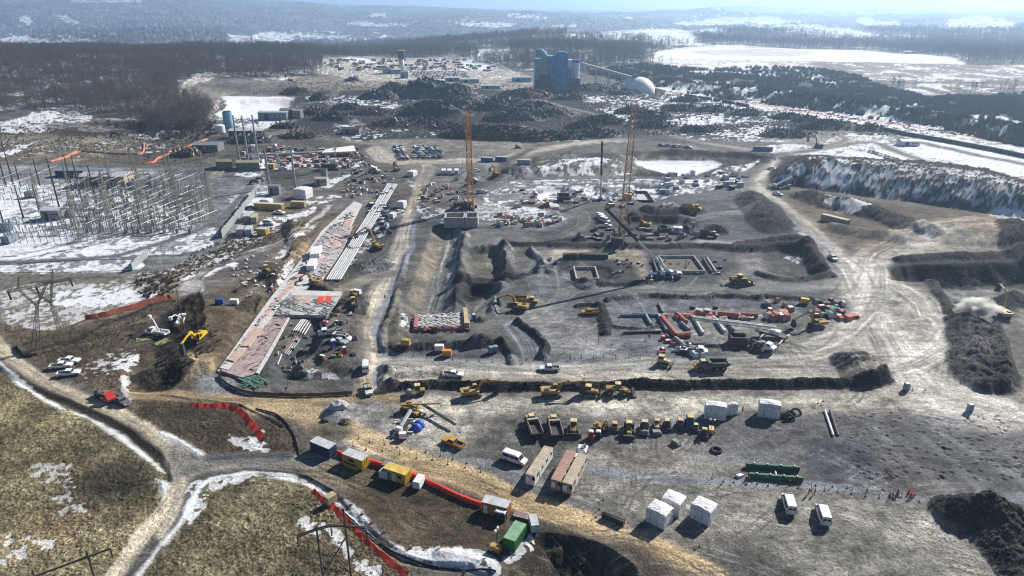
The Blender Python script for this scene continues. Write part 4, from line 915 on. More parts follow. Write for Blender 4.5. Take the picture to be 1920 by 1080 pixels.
def truck_crane(label, tip, m=WHT, slew=None, mdark=STL, base=None, split=.5, deck=STL):
    """tip: boom tip in the crane's own frame; lower sections white, upper dark"""
    r = thing('truck_crane', label, 'mobile crane')
    bx(0, 0, 1.2, 11.5, 2.5, .5).build('chassis', deck, r)
    c = MB().prism([(4.6, .8), (6.6, .8), (6.7, 1.7), (6.2, 2.5), (4.6, 2.5)], -1.2, 1.2).build('driver_cab', m, r); MB().prism([(5, 1.7), (6.66, 1.7), (6.25, 2.35), (5, 2.35)], -1.23, 1.23).build('cab_window', GLS, c)
    for x in (5.3, 3.6, -.6, -2.2, -3.8):
        for s in (-1, 1): wheel(r, x, s * 1.1, .6, .4)
    for x in (3.0, -4.8):
        for s in (-1, 1):
            o = MB().beam((x, s * .8, 1.0), (x, s * 3.2, 1.0), .3); o.beam((x, s * 3.2, 1.0), (x, s * 3.2, .1), .2); o.box(x, s * 3.2, .06, .9, .9, .1); o.build('outrigger', m, r)
    T = Vector(tip); a = math.atan2(T.y, T.x)
    t = MB(); t.box(0, 0, 1.9, 4.4, 2.2, .9, rz=a); t.tube((0, 0, 1.4), (0, 0, 1.6), 1.1, n=16); S = t.build('turntable', deck, r)
    q = Matrix.Rotation(a, 3, 'Z'); cw = q @ Vector((-2.6, 0, 2.0)); bx(*cw, 1.3, 2.4, 1.4, rz=a).build('counterweight', m, r)
    cc = q @ Vector((1.1, 1.3, 2.3)); bx(*cc, 1.8, .8, 1.4, rz=a).build('operator_cab', m, r)
    P0 = q @ Vector((-1.4, 0, 2.4)); mid = P0.lerp(T, split)
    MB().beam(P0, mid, .85, .95).build('boom', m, r); MB().beam(mid, T, 1.0, 1.05).build('boom_extension', mdark, r)
    p1 = q @ Vector((1.2, 0, 1.8)); MB().tube(p1, P0.lerp(T, split * .55), .16).build('lift_cylinder', RAW, r)
    MB().tube(T, T + Vector((0, 0, -min(T.z * .3, 8))), .04, n=4).build('hoist_rope', STL, r); bx(T.x, T.y, T.z - min(T.z * .3, 8) - .4, .4, .3, .9).build('hook_block', YEL, r)
    return r
def crawler_crane(label, tip, m=ORC, w=2.2, t=.16):
    r = thing('crawler_crane', label, 'crane'); tracks(r, 8, 5.4, 1.1, 1.3)
    T = Vector(tip); a = math.atan2(T.y, T.x); q = Matrix.Rotation(a, 3, 'Z')
    bx(0, 0, 1.0, 3, 4.6, .6, rz=a).build('undercarriage', STL, r); bx(*(q @ Vector((-2.2, 0, 2.6))), 8, 3.2, 2.0, rz=a).build('house', STL, r); bx(*(q @ Vector((-6.2, 0, 2.6))), 1.6, 5.2, 2.8, rz=a).build('counterweight', STL, r)
    c = q @ Vector((2, 2.1, 2.9)); bx(*c, 2, 1.1, 2, rz=a).build('operator_cab', m, r)
    p0 = q @ Vector((1.6, 0, 2)); n = int((T - p0).length / w / 1.1)
    MB().lattice(p0, T, w, w * .8, n, t).build('boom', m, r)
    k = MB(); e = q @ Vector((-4, 0, 9)); k.beam(q @ Vector((-1, 0, 3)), e, .4); k.tube(e, T, .06, n=4); k.tube(e, q @ Vector((-6, 0, 4)), .06, n=4); k.build('gantry', STL, r)
    k = MB(); hx = T + (q @ Vector((1.2, 0, 0))); k.tube(hx, Vector((hx.x, hx.y, T.z * .35)), .05, n=4); k.box(hx.x, hx.y, T.z * .35, .6, .4, 1.3); k.build('hook_block', STL, r)
    return r
def flatbed(label, cabm=RDP, bedm=STL, clutter=True):
    r = thing('work_truck', label, 'truck')
    c = MB().prism([(1.2, .8), (3.9, .8), (4.0, 1.4), (3.1, 1.6), (2.7, 2.4), (1.2, 2.45)], -1.15, 1.15, .1, 1.7).build('cab', cabm, r)
    MB().prism([(2.72, 1.7), (3.05, 1.65), (2.68, 2.3), (2.5, 2.3)], -.95, .95).build('windshield', GLS, c); [MB().prism([(1.5, 1.65), (2.7, 1.65), (2.5, 2.25), (1.5, 2.25)], s * 1.0, s * 1.12).build('side_window', GLS, c) for s in (-1, 1)]
    bx(-1.4, 0, .95, 5.6, .9, .3).build('chassis', STL, r); bx(-1.6, 0, 1.2, 5, 2.3, .15).build('flat_bed', bedm, r)
    if clutter:
        k = MB(); rr = random.Random(3)
        for i in range(9): k.box(-3.6 + rr.random() * 4, rr.uniform(-.8, .8), 1.5 + rr.random() * .3, rr.uniform(.4, 1.3), rr.uniform(.3, .9), rr.uniform(.3, .8), rz=rr.random())
        k.build('tool_load', RAW, r)
    for x in (2.9, -2.0, -3.2):
        for s in (-1, 1): wheel(r, x, s * .95, .48, .32)
    return r
def bucket_truck(label, tip):
    r = flatbed(label, WHT, WHT, False); r['category'] = 'bucket truck'
    for s in (-1, 1): bx(-1.8, s * .95, 1.55, 4.2, .4, .8).build('tool_locker', WHT, r)
    T = Vector(tip); MB().tube((-.6, 0, 1.2), (-.6, 0, 2.4), .4, n=12).build('turret', WHT, r)
    k = Vector((-.6, 0, 2.4)).lerp(T, .5) + Vector((0, 0, 1.0)); MB().beam((-.6, 0, 2.4), k, .35).beam(k, T, .28).build('boom', WHT, r); bx(T.x, T.y, T.z - .2, .9, .9, 1.1).build('bucket', WHT, r)
    return r
def container(m, roofm, L, label, win=(), door=None, name='shipping_container', Wd=2.44, Hh=2.6, door_end=1):
    r = thing(name, label, 'container'); b = MB(); b.box(0, 0, Hh / 2 + .1, L, Wd, Hh)
    n = int(L / .3)
    for i in range(n):
        x = -L / 2 + (i + .5) * L / n
        for s in (-1, 1): b.box(x, s * (Wd / 2 + .02), Hh / 2 + .1, .14, .05, Hh - .3)
    for x in (-1, 1):
        for s in (-1, 1): b.box(x * (L / 2 - .05), s * (Wd / 2 - .05), Hh / 2 + .1, .16, .16, Hh + .06)
    b.build('wall', m, r); bx(0, 0, Hh + .14, L + .02, Wd + .04, .1).build('roof', roofm, r)
    for s in (-1, 1):
        d = MB().box(door_end * (L / 2 + .03), s * Wd / 4, Hh / 2 + .1, .06, Wd / 2 - .08, Hh - .2).build('end_door', m, r)
        k = MB(); [k.tube((door_end * (L / 2 + .09), s * Wd / 4 + o, .3), (door_end * (L / 2 + .09), s * Wd / 4 + o, Hh), .03, n=5) for o in (-.25, .25)]; k.build('lock_rod', RAW, d)
    for x, sd_ in win:
        w = bx(x, sd_ * (Wd / 2 + .05), 1.75, .9, .08, .7).build('window', GLS, r); bx(x, sd_ * (Wd / 2 + .04), 1.34, 1.05, .14, .08).build('sill', WHT, w)
    if door is not None: w = bx(door[0], door[1] * (Wd / 2 + .05), 1.15, .85, .08, 2).build('door', WHT, r); bx(door[0] + .3, door[1] * (Wd / 2 + .1), 1.1, .06, .06, .2).build('handle', STL, w)
    return r
def trailer(wallm, roofm, L, label):
    r = thing('office_trailer', label, 'office trailer'); Wd, Hh = 2.12, 2.55
    bx(0, 0, Hh / 2 + .4, L, Wd, Hh).build('wall', wallm, r)
    b = MB().box(0, 0, Hh + .46, L + .1, Wd + .1, .12); [b.box(-L / 2 + (i + .5) * L / 12, 0, Hh + .53, .12, Wd, .02) for i in range(12)]; b.build('roof', roofm, r)
    for i in range(4):
        for s in (-1, 1):
            w = bx(-L / 2 + (i + .5) * L / 4 + .4, s * (Wd / 2 + .02), 2.2, .9, .08, 1).build('window', GLS, r); bx(-L / 2 + (i + .5) * L / 4 + .4, s * (Wd / 2 + .05), 1.66, 1.05, .1, .08).build('sill', WHT, w)
    for s in (-1, 1): bx(-L / 2 + L * .3, s * (Wd / 2 + .03), 1.55, .9, .08, 2.05).build('door', WHT, r)
    bx(-L / 2 - .25, .4, 2.0, .5, .8, 1.2).build('air_conditioner', WHT, r); bx(-L / 2 - .03, -.8, 2.2, .08, .7, .9).build('window', GLS, r)
    k = MB(); [k.box(x, 0, .25, .4, 1.8, .5) for x in (-L * .35, 0, L * .35)]; k.box(0, 0, .4, L * .8, .5, .1); k.build('chassis', STL, r)
    return r
def wrapped(L, Wd, Hh, label, seed=1, name='wrapped_crate'):
    r = thing(name, label, 'tarped load'); rr = random.Random(seed); n = 10; b = MB(); v = []; f = []
    rings = [(1., 0), (1., .25), (1.01, .5), (1., .78), (1., .94), (.97, 1.)]
    per = [(x, -1) for x in np.linspace(-1, 1, n)[:-1]] + [(1, y) for y in np.linspace(-1, 1, n)[:-1]] + [(-x, 1) for x in np.linspace(-1, 1, n)[:-1]] + [(-1, -y) for y in np.linspace(-1, 1, n)[:-1]]
    for s, z in rings:
        for x, y in per: v.append((x * L / 2 * s + rr.uniform(-.05, .05), y * Wd / 2 * s + rr.uniform(-.05, .05), z * Hh + (rr.uniform(-.06, .06) if z > .9 else 0)))
    m = len(per)
    for i in range(len(rings) - 1):
        for k in range(m): f.append((i * m + k, i * m + (k + 1) % m, (i + 1) * m + (k + 1) % m, (i + 1) * m + k))
    b.add(v, f); b.build('tarp_side', TRP, r)
    b = MB(); g = []
    for j in range(n):
        for i in range(n):
            x, y = -1 + 2 * i / (n - 1), -1 + 2 * j / (n - 1); e = max(abs(x), abs(y))
            g.append((x * L / 2 * .985, y * Wd / 2 * .985, Hh * (1 + .07 * (1 - e) + .05 * (1 - abs(x))) + rr.uniform(-.05, .07) + .02))
    b.add(g, [(j * n + i, j * n + i + 1, (j + 1) * n + i + 1, (j + 1) * n + i) for j in range(n - 1) for i in range(n - 1)]); b.build('tarp_top', TRP, r)
    k = MB(); [k.box(x, s * (Wd / 2 + .05), Hh * .5, .05, .03, Hh * .9) for x in (-L * .25, L * .1) for s in (-1, 1)]; k.box(0, -(Wd / 2 + .05), Hh * .78, L, .03, .05); k.build('strap', RAW, r)
    bx(0, 0, .12, L * .96, Wd * .96, .2).build('pallet_base', STL, r)
    return r
def toilet(m, label):
    r = thing('portable_toilet', label, 'portable toilet'); bx(0, 0, 1.1, 1.15, 1.15, 2.1).build('cabin', m, r); MB().box(0, 0, 2.22, 1.25, 1.25, .18, tx=.7, ty=.6).build('roof', WHT, r); bx(.6, 0, 1.05, .05, .8, 1.8).build('door', m, r); return r
def light_tower(label, h=7, m=YEL):
    r = thing('light_tower', label, 'light tower'); bx(0, 0, 1, 2.2, 1.2, 1.1, tx=.9).build('generator_box', m, r); MB().tube((.3, 0, 1.5), (.3, 0, h), .07).build('mast', STL, r)
    for s in (-1, 1): bx(.3, s * .5, h, .3, .5, .4).build('floodlight', LMP, r); wheel(r, 0, s * .75, .35, .2)
    MB().beam((1, 0, .5), (2.5, 0, .4), .1).build('drawbar', STL, r); return r
def person(label, vest, cloth, pose=0):
    """standing figure grown from joints"""
    me = bpy.data.meshes.new('person'); o = bpy.data.objects.new('person', me); col.objects.link(o); tag(o, label, 'person')
    P_ = [(0, 0, .95), (0, 0, 1.2), (0, 0, 1.42), (0, 0, 1.53), (.01, 0, 1.66), (.02, 0, 1.76), (0, .1, .9), (.06 * pose, .11, .5), (0, .12, .07), (.12, .13, .03), (0, -.1, .9), (-.08 * pose, -.11, .5), (-.1 * pose, -.12, .07), (.1, -.13, .03), (0, .2, 1.4), (.02, .26, 1.12), (.14, .24, .88), (0, -.2, 1.4), (.02, -.26, 1.12), (.16, -.22, .9)]
    E_ = [(0, 1), (1, 2), (2, 3), (3, 4), (4, 5), (0, 6), (6, 7), (7, 8), (8, 9), (0, 10), (10, 11), (11, 12), (12, 13), (2, 14), (14, 15), (15, 16), (2, 17), (17, 18), (18, 19)]
    R_ = [.15, .14, .15, .06, .1, .08, .1, .07, .05, .04, .1, .07, .05, .04, .07, .05, .035, .07, .05, .035]
    me.from_pydata(P_, E_, []); o.modifiers.new('skin', 'SKIN'); 
    for i, v in enumerate(me.skin_vertices[0].data): v.radius = (R_[i], R_[i]); v.use_root = (i == 0)
    s = o.modifiers.new('sub', 'SUBSURF'); s.levels = 1; s.render_levels = 1; me.materials.append(cloth)
    bx(0, 0, 1.22, .33, .42, .46, tx=.95).build('vest', vest, o); MB().dome(.02, 0, 1.74, .13, .12, .13, n=10, m=4).build('hard_hat', WHT, o); bx(.115, 0, 1.66, .04, .13, .15).build('face', SKN, o)
    return o
# ---------------------------------------------------------------- placing by footprint corners
def foot(A, B, C=None):
    """near side A->B and, on its left, the depth B->C: length, width, centre, turn"""
    a, b = W([A])[0], W([B])[0]; L = math.hypot(*(b - a)); t = math.atan2(b[1] - a[1], b[0] - a[0])
    w = math.hypot(*(W([C])[0] - b)) if C else None
    return L, w, a, b, t
def put_side(o, A, B, wd, dz=0):
    L, w, a, b, t = foot(A, B); n = np.array((-math.sin(t), math.cos(t))); c = (a + b) / 2 + n * wd / 2
    o.location = (c[0], c[1], float(heightat([c[0]], [c[1]])[0]) + dz); o.rotation_euler = (0, 0, t); return o
def Ld(A, B): return foot(A, B)[0]
random.seed(5)
# containers and cabins of the front compound
put_side(container(NVY, RFW, Ld((583, 846), (618, 861)), 'dark navy shipping container with pale roof, at the left end of the row'), (583, 846), (618, 861), 2.44)
put_side(container(YLC, RFW, Ld((643, 870), (680, 884)), 'yellow container cabin with white roof and yellow drums by its wall', win=((-.6, -1), (.2, -1))), (643, 870), (680, 884), 2.44)
put_side(container(YLC, mat('yellow_roof', (.62, .45, .12), .6), Ld((719, 896), (759.5, 910)), 'yellow office cabin with yellow roof, white door and two windows', win=((-1.6, -1), (1.5, -1)), door=(0, -1), name='office_cabin'), (719, 896), (759.5, 910), 2.44)
put_side(container(mat('cabin_orange', (.5, .2, .04), .6), RFW, Ld((903, 962), (950, 974)), 'orange cabin with pale roof behind two portable toilets', door=(-1.9, -1), name='office_cabin'), (903, 962), (950, 974), 2.6)
put_side(container(GRN, GRL, Ld((965.4, 1036), (987, 1003)), 'dark green container with pale green roof beside the light tower', door_end=1), (965.4, 1036), (987, 1003), 2.44)
put(toilet(BLK, 'black portable toilet with white roof, nearer the cabin door'), 934, 974, 1, -2); put(toilet(BLK, 'black portable toilet with white roof, nearer the cabin corner'), 943, 976, 1, -2)
dr = MB().tube((0, 0, 0), (0, 0, .9), .3, n=12).build('drum', YLC); MB().tube((0, 0, .88), (0, 0, .93), .31, n=12).build('rim', STL, dr); tag(dr, 'yellow drum standing along the wall of the yellow container', 'drum', 'yellow drums by the container')
for i in range(6):
    o = dr if i == 0 else dup(dr); put(o, 647 + i * 4.2, 872.5 + i * 1.8)
def small_trailer(u, v, du, dv, m, label, L=3.4, nm='box_trailer'):
    r = thing(nm, label, 'trailer'); bx(0, 0, 1.3, L, 1.7, 1.7, tx=.96, ty=.92).build('body', m, r); [wheel(r, -.2, s * .9, .33, .2) for s in (-1, 1)]; MB().beam((L / 2, 0, .5), (L / 2 + 1.3, 0, .45), .1).build('drawbar', STL, r); return put(r, u, v, du, dv)
small_trailer(786, 911, -8, 12, WHT, 'white box trailer against the orange barrier', 3); small_trailer(1001, 990, 1, 4, RFW, 'pale box trailer beside the green container')
small_trailer(621, 944, 5, -3, TNW, 'small tan trailer in the snowy ditch', 2.2); small_trailer(727, 881, 4, -5, RAW, 'grey generator between the two yellow cabins', 2.6); small_trailer(722, 897, 4, 1, RFW, 'small grey trailer at the corner of the yellow office cabin', 2)
put(light_tower('light tower with yellow generator beside the green container', 5.5), 929, 1034, 3, 1)
o = thing('pallet_of_pipes', 'pale striped bundle of pipes behind the green container', 'pipes'); [MB().tube((-2, y * .3, .6), (2, y * .3, .6), .14).build('pipe', RFW if y % 2 else PNR, o) for y in range(6)]; bx(0, .7, .25, 4, 2, .3).build('pallet', STL, o); put(o, 979, 976, 4, 1)
# office trailers
for A, B, wm, rm, lb in (((1003, 914.5), (1037, 861), WHT, TNR, 'white office trailer with tan roof, standing apart on the left'), ((1051, 925), (1079.5, 869), TNW, PNR, 'tan office trailer with dull pink roof'), ((1072.5, 931), (1101, 875), TNR, TNR, 'tan office trailer with tan roof, right of the pink-roofed one')):
    put_side(trailer(wm, rm, Ld(A, B), lb), A, B, 2.3)
put(flatbed('white truck parked behind the pair of tan trailers', WHT, WHT), 1087, 862, -3, 8)
# wrapped loads
for i, (A, B, C, h, lb) in enumerate((((1210, 977), (1245, 995), (1265, 980), 3.4, 'white wrapped load, nearest of the front three'), ((1238, 957), (1272.5, 972), (1294, 960), 3.3, 'white wrapped load behind and between the other two in front'), ((1292.5, 970), (1329, 988), (1349, 975), 3.5, 'white wrapped load at the right of the front three'),
    ((1320, 785), (1360, 789.5), (1361, 780), 3.9, 'large white wrapped load in the back row with a smaller one touching it'), ((1362, 780), (1382, 778), (1380, 774), 3.1, 'small white wrapped load in the back row'), ((1421, 782), (1461, 787), (1462, 778), 4.0, 'large white wrapped load standing alone by a pile of tyres'))):
    L, w, a, b, t = foot(A, B, C); put_side(wrapped(L, w, h, lb, i), A, B, w)
# a few white tents / wraps further back
for A, B, C, h, lb in (((550, 372), (574, 374), (573, 368), 5, 'white rounded tent over machinery beside a steel pole'), ((744, 390), (757, 391), (757, 387), 3.2, 'white tarped unit beside the haul road'), ((763, 331), (775, 332), (775, 328), 3, 'white boxy unit at the head of the haul road'), ((728, 409), (737, 410), (737, 406), 2.2, 'small pale tarped unit west of the haul road'), ((1262, 437), (1279, 438), (1279, 434), 2.4, 'white box on the dark ground right of the concrete box'), ((488, 387), (505, 388), (505, 384), 3.4, 'white tarp thrown over the middle of a yellow container')):
    L, w, a, b, t = foot(A, B, C); put_side(wrapped(L, w, h, lb, 9), A, B, w)
# vans
for u, v, du, dv, lb, st in ((1478, 950, -6, -20, 'white van in front, left of the pair seen from behind', None), (1542, 970, -7, -21, 'white van in front, right of the pair seen from behind', None), (965, 865, 20, 7, 'white passenger van left of the white office trailer', None),
    (643, 645, 20, 2, 'white van with rooftop load beside the blue container bin', STL), (686, 692, 0, -10, 'white van on the haul road seen from the front', WHT), (1134, 416, 10, 3, 'white van, front one parked together beside the leaning crane', None), (1130, 412, 10, 3, 'white van, middle one parked together beside the leaning crane', None), (1127, 408.5, 10, 3, 'white van, rear one parked together beside the leaning crane', None),
    (505, 421, 12, 1, 'silver van parked by the pale trailers near the fence', None)):
    put(van(WHT, lb, st), u, v, du, dv)
# pickups
for u, v, du, dv, m, lb, rk in ((1030, 694, -20, 0, WHT, 'white pickup driving on the lane above the black windrow', 0), (850, 706, 20, 1, WHT, 'white pickup parked on the rubble island beside the lane', 0), (690, 734, 5, 15, WHT, 'white pickup with ladder rack stopped on the haul road', 1), (850, 834, -18, -8, mat('pickup_orange', (.55, .27, .03), .5), 'orange yellow pickup with open bed in the front yard', 0),
    (1105, 589, -16, 0, mat('pickup_yellow', (.6, .33, .04), .5), 'yellow pickup at the edge of the gravel pad', 1), (116, 690, 20, -2, WHT, 'white pickup, middle of the three on the brown bank', 0), (130, 704, 20, -2, WHT, 'white pickup, nearest the road of the three on the brown bank', 0), (131, 680, 18, 0, WHT, 'white pickup, farthest of the three on the brown bank', 0),
    (228, 756, 14, 6, mat('dark_pickup', (.12, .13, .14), .4), 'dark grey pickup parked in front of the red truck', 0), (1561, 486, 5, 4, WHT, 'white pickup on the tan road right of the basin', 0), (524, 401, 12, 1, WHT, 'white pickup on the gravel below the pale container', 0), (748, 400, 8, -3, WHT, 'white pickup beside the tarped unit', 0), (1136, 426, 8, 0, WHT, 'white pickup parked in front of the three vans', 0),
    (1458, 366, 10, 2, WHT, 'white pickup under the spoil mountain near the small crane', 0), (1447, 318, 10, 1, WHT, 'white pickup at the left end of the spoil mountain', 0), (60, 293, 10, -1, WHT, 'white pickup on the snowy track above the substation', 0), (1321, 693, -14, 2, mat('silver', (.4, .42, .44), .35), 'silver pickup behind the loaded dump truck', 0), (470, 392, 10, 0, STL, 'black pickup beside the substation fence', 0),
    (530, 318, 10, -1, WHT, 'white pickup in the crowded laydown yard', 0), (566, 300, 10, 1, mat('silver', (.4,)*3), 'silver pickup in the crowded laydown yard', 0), (540, 257, 10, 1, WHT, 'white pickup on the dirt track by the shrubs', 0), (905, 362, 8, -1, WHT, 'white pickup in the muddy yard right of the orange crane', 0), (893, 322, 8, -2, WHT, 'white truck between the orange crane and the gravel heap', 0), (637, 650, 8, 2, mat('silver', (.4,)*3), 'silver pickup in the muddy pit yard', 0)):
    put(pickup(m, lb, rack=bool(rk)), u, v, du, dv)
put(flatbed('white truck cab in the muddy yard by the white van', WHT, RAW), 622, 634, -16, 2)
put(flatbed('red cab work truck with loaded bed beside the curved road'), 198, 748, 18, 10)
B = bucket_truck('white bucket truck on timber mats with its arm raised', (5, -3, 4.6)); put(B, 296, 628, -18, -3)
B = bucket_truck('white bucket truck beside the tall wooden pole', (-5, 2, 4.4)); put(B, 342, 606, 6, -14)
for i, (u, v) in enumerate(((272, 636), (305, 641))):
    o = MB(); [o.box(0, k * .6 - 1.2, .08, 5, .5, .16) for k in range(5)]; m = o.build('timber_mat', mat('mat_green', (.25, .26, .12), .9)); tag(m, 'greenish timber mat under the bucket truck, ' + ('front end' if i == 0 else 'rear end'), 'timber mat'); put(m, u, v, 18, -3 + i * -6)
# row of stored machines
place_dt = [(1000, 806, -14, -34, 'dump truck with pale empty bed at the left end of the machine row'), (1040, 808, -9, -34, 'dump truck with tan side boards, second in the machine row')]
for u, v, du, dv, lb in place_dt: put(dump_truck(lb, load=False, m=YEL, rim=mat('bed_grey', (.36, .34, .3))), u, v, du, dv, sc=.9)
put(dozer('bulldozer third in the machine row beside the dump truck'), 1075, 809, 0, 30); put(excavator(YEL, 'small excavator behind the red and black toilets', 1.0, (2.6, 4.8, 3.2, 3.0, 3, 1)), 1128, 806, 2, 30, sc=.62)
put(toilet(RDP, 'red portable toilet in front of the machine row'), 1107, 822, 0, 3); put(toilet(BLK, 'black portable toilet in front of the machine row'), 1121, 822, 0, 3)
put(skid('skid steer loader between the small excavator and the tall loader'), 1152, 806, 0, 30); put(loader('pale yellow wheel loader facing front in the machine row'), 1179, 811, 0, 30, sc=.85); put(roller('road roller with green cab in the machine row', RAW), 1208, 808, 0, 30, sc=.9)
put(dozer('small bulldozer with pale cab right of the roller', YPL), 1231, 802, 0, 30, sc=.75); put(skid('dark skid steer loader next to the small bulldozer', STL), 1250, 802, 0, 30, sc=1.1); put(skid('grey compact loader left of the blue machine', RAW), 1275, 800, 3, 20); put(skid('blue compact machine beside the wrapped load', BLU), 1293, 798, 3, 20, sc=1.3)
put(skid('grey compactor right of the blue machine', RAW), 1304, 806, 3, 20, sc=.8); put(skid('small dark machine below the wrapped load', STL), 1320, 818, 2, 20, sc=1.0); put(light_tower('light tower with pale box at the right end of the machine row', 4, YPL), 1333, 812, 0, 20)
o = MB().prism([(-1.1, 0), (1.1, 0), (1.1, .5), (.6, 1.1), (-1.1, 1.1)], -.6, .6).build('loader_bucket', RAW); tag(o, 'grey spare bucket lying in front of the machine row', 'loader bucket'); put(o, 1268, 834, 8, 5); o = dup(o, 'grey spare bucket below the small bulldozer'); put(o, 1232, 815, 10, 0)
o = MB()
for k in range(20):
    a = k / 20 * 6.283; b = (k + 1) / 20 * 6.283; o.tube((1.1 * math.cos(a), 1.1 * math.sin(a), .3), (1.1 * math.cos(b), 1.1 * math.sin(b), .3), .3, n=8)
ty = o.build('tyre', BLK); tag(ty, 'large black tyre lying right of the machine row', 'tyre'); put(ty, 1343, 846)
for i, (u, v) in enumerate(((1465, 781), (1476, 783), (1482, 779), (1492, 776), (1470, 785), (1479, 788))):
    t_ = dup(ty, 'large tyre in the heap right of the wrapped load', 'heaped tyres by the wrapped load'); put(t_, u, v, dz=.25 * (i % 2)); t_.rotation_euler.x = .2 * i
# machines above the windrow
put(excavator(YEL, 'yellow excavator left of the two behind the black windrow', 0, (4.6, 4.2, 7.4, 3.6, 7.3, .6)), 886, 743, 20, -3); put(excavator(YEL, 'yellow excavator right of the two behind the black windrow', 0, (4.6, 4.0, 8.2, 4.2, 8.0, .6)), 1036, 742, 20, -1)
put(dozer('yellow bulldozer on the tan yard between excavator and loader'), 1107, 741, 20, 2); put(loader('yellow wheel loader with lowered bucket right of the bulldozer'), 1160, 739, 20, 1); put(roller('yellow roller with white drum at the left end of the windrow'), 780, 740, -20, 2)
put(telehandler('yellow telehandler with long boom stretched to the right', 9.5), 769, 772, 20, 0); put(telehandler('yellow telehandler with raised black forks carrying long beams', 6, .05), 775, 777, 18, 9, sc=.9)
o = MB(); [o.beam((0, y, 1.6), (13, y, 1.2), .25, .3) for y in (0, .5)]; o = o.build('steel_beam', STL); tag(o, 'pair of long dark beams carried out from the telehandler', 'steel beam'); put(o, 790, 768, 22, 13)
put(truck_crane('white rough terrain crane with boom folded over its cab', (-5.0, 3, 5.5), split=.9), 757, 806, -2, 22, sc=.72)
for i, (u, v, h) in enumerate(((786, 800, 1.9), (781, 806, 1.8))):
    o = MB().dome(0, 0, 0, 1.5, 1.3, h, n=12, m=5).build('tarp_bundle', mat('blue_tarp', (.03, .1, .45), .5, bump=.3), smooth=True); tag(o, 'bright blue tarpaulin bundle by the white crane, ' + ('upper one' if i == 0 else 'lower one'), 'tarpaulin'); put(o, u, v)
put(dump_truck('loaded yellow articulated dump truck driving left', True, rim=mat('bed_dark', (.1, .1, .1))), 1333, 693, -22, 1); put(dozer('grader sized tracked loader left of the dump truck', YPL), 1243, 684, 20, 4)
put(dump_truck('yellow dump truck being loaded by an excavator', True), 985, 570, 20, 2, sc=.9); put(excavator(YEL, 'yellow excavator working at the cut beside the dump truck', 3.0, (4.6, 4.6, 8.0, 3.2, 7.8, .2)), 974, 581, 20, 2)
put(excavator(mat('fresh_yellow', (.75, .48, .02), .45), 'bright yellow excavator digging the brown bank', 3.5, (4.6, 4.2, 8.6, 3.2, 8.6, -.5)), 374, 643, 20, -10); put(excavator(YPL, 'pale excavator with raised bucket in the dust cloud', 2.0, (3.6, 7.6, 7.0, 8.2, 8.0, 5.5), 1), 1880, 593, 20, 4, sc=1.05)
put(excavator(YEL, 'yellow excavator working beside red barriers', 3.3, (4.0, 5.2, 8, 3, 8, .6)), 1530, 613, 20, 0); put(excavator(YEL, 'long reach excavator spanning the silver pipes', 2.35, (8.5, 6.5, 15.5, 2.4, 15.5, .6)), 708, 466, 20, 0, sc=1.1)
put(excavator(YEL, 'excavator at the head of the haul road', 2, (4, 5, 7, 4, 7, 1)), 744, 320, 20, 0); put(excavator(YEL, 'excavator by the white trench wall on the left', 2.8, (4, 4, 7, 2, 7, .5)), 590, 533, 20, 0, sc=.9); put(dozer('yellow bulldozer on the bench below the curved road'), 502, 518, 10, 4)
put(loader('yellow loader beside the dark pile west of the haul road'), 664, 583, 2, 12, sc=.8); put(dozer('small bulldozer by the foot of the trench road'), 663, 556, 10, 3, sc=.8)
put(excavator(YEL, 'pale excavator on the dark workings left of the black heap', 2.7, (4, 5, 7.4, 3.4, 7.4, .6)), 1208, 425, 20, 0); put(dump_truck('dump truck on the dark workings below the road', True), 1295, 400, 20, 2); put(dump_truck('dark dump truck on the grey lane', True, STL), 1328, 444, 20, 3, sc=.9)
put(dump_truck('dark dump truck crossing the muddy laydown yard', True, STL), 617, 318, -20, 1); put(dozer('bulldozer near the leaning crane and pipes'), 1024, 388, -10, 1); put(excavator(ORG, 'orange excavator by the grey gravel heap', 2.2, (4, 5, 7, 3, 7, 1)), 930, 333, 20, 0)
put(loader('loader on the open dirt right of the foundation'), 1388, 532, 20, 0, sc=1.1); put(telehandler('yellow telehandler with pipes right of the foundation', 7), 1392, 534, -20, -2, sc=1.1); put(dozer('yellow dozer on the muddy road far left of the pond'), 970, 278, 10, 0)
put(excavator(STL, 'dark excavator silhouette on the snow left of the spoil mountain', 2.4, (4, 6, 7, 6, 7, 3)), 1534, 277, 20, 0, sc=1.2); put(excavator(STL, 'dark excavator among scrap in front of the dome', .6, (5, 7, 8, 9, 8.5, 6)), 1180, 236, 20, 0); put(excavator(STL, 'dark excavator on the snow far right of the scrap', 2.6, (4, 7, 7, 9, 8, 6)), 1330, 240, 20, 0); put(excavator(ORG, 'excavator at the edge of the far scrap heap', 2.3, (4, 6, 7, 6, 7, 3)), 545, 152, 20, 0, sc=1.3)
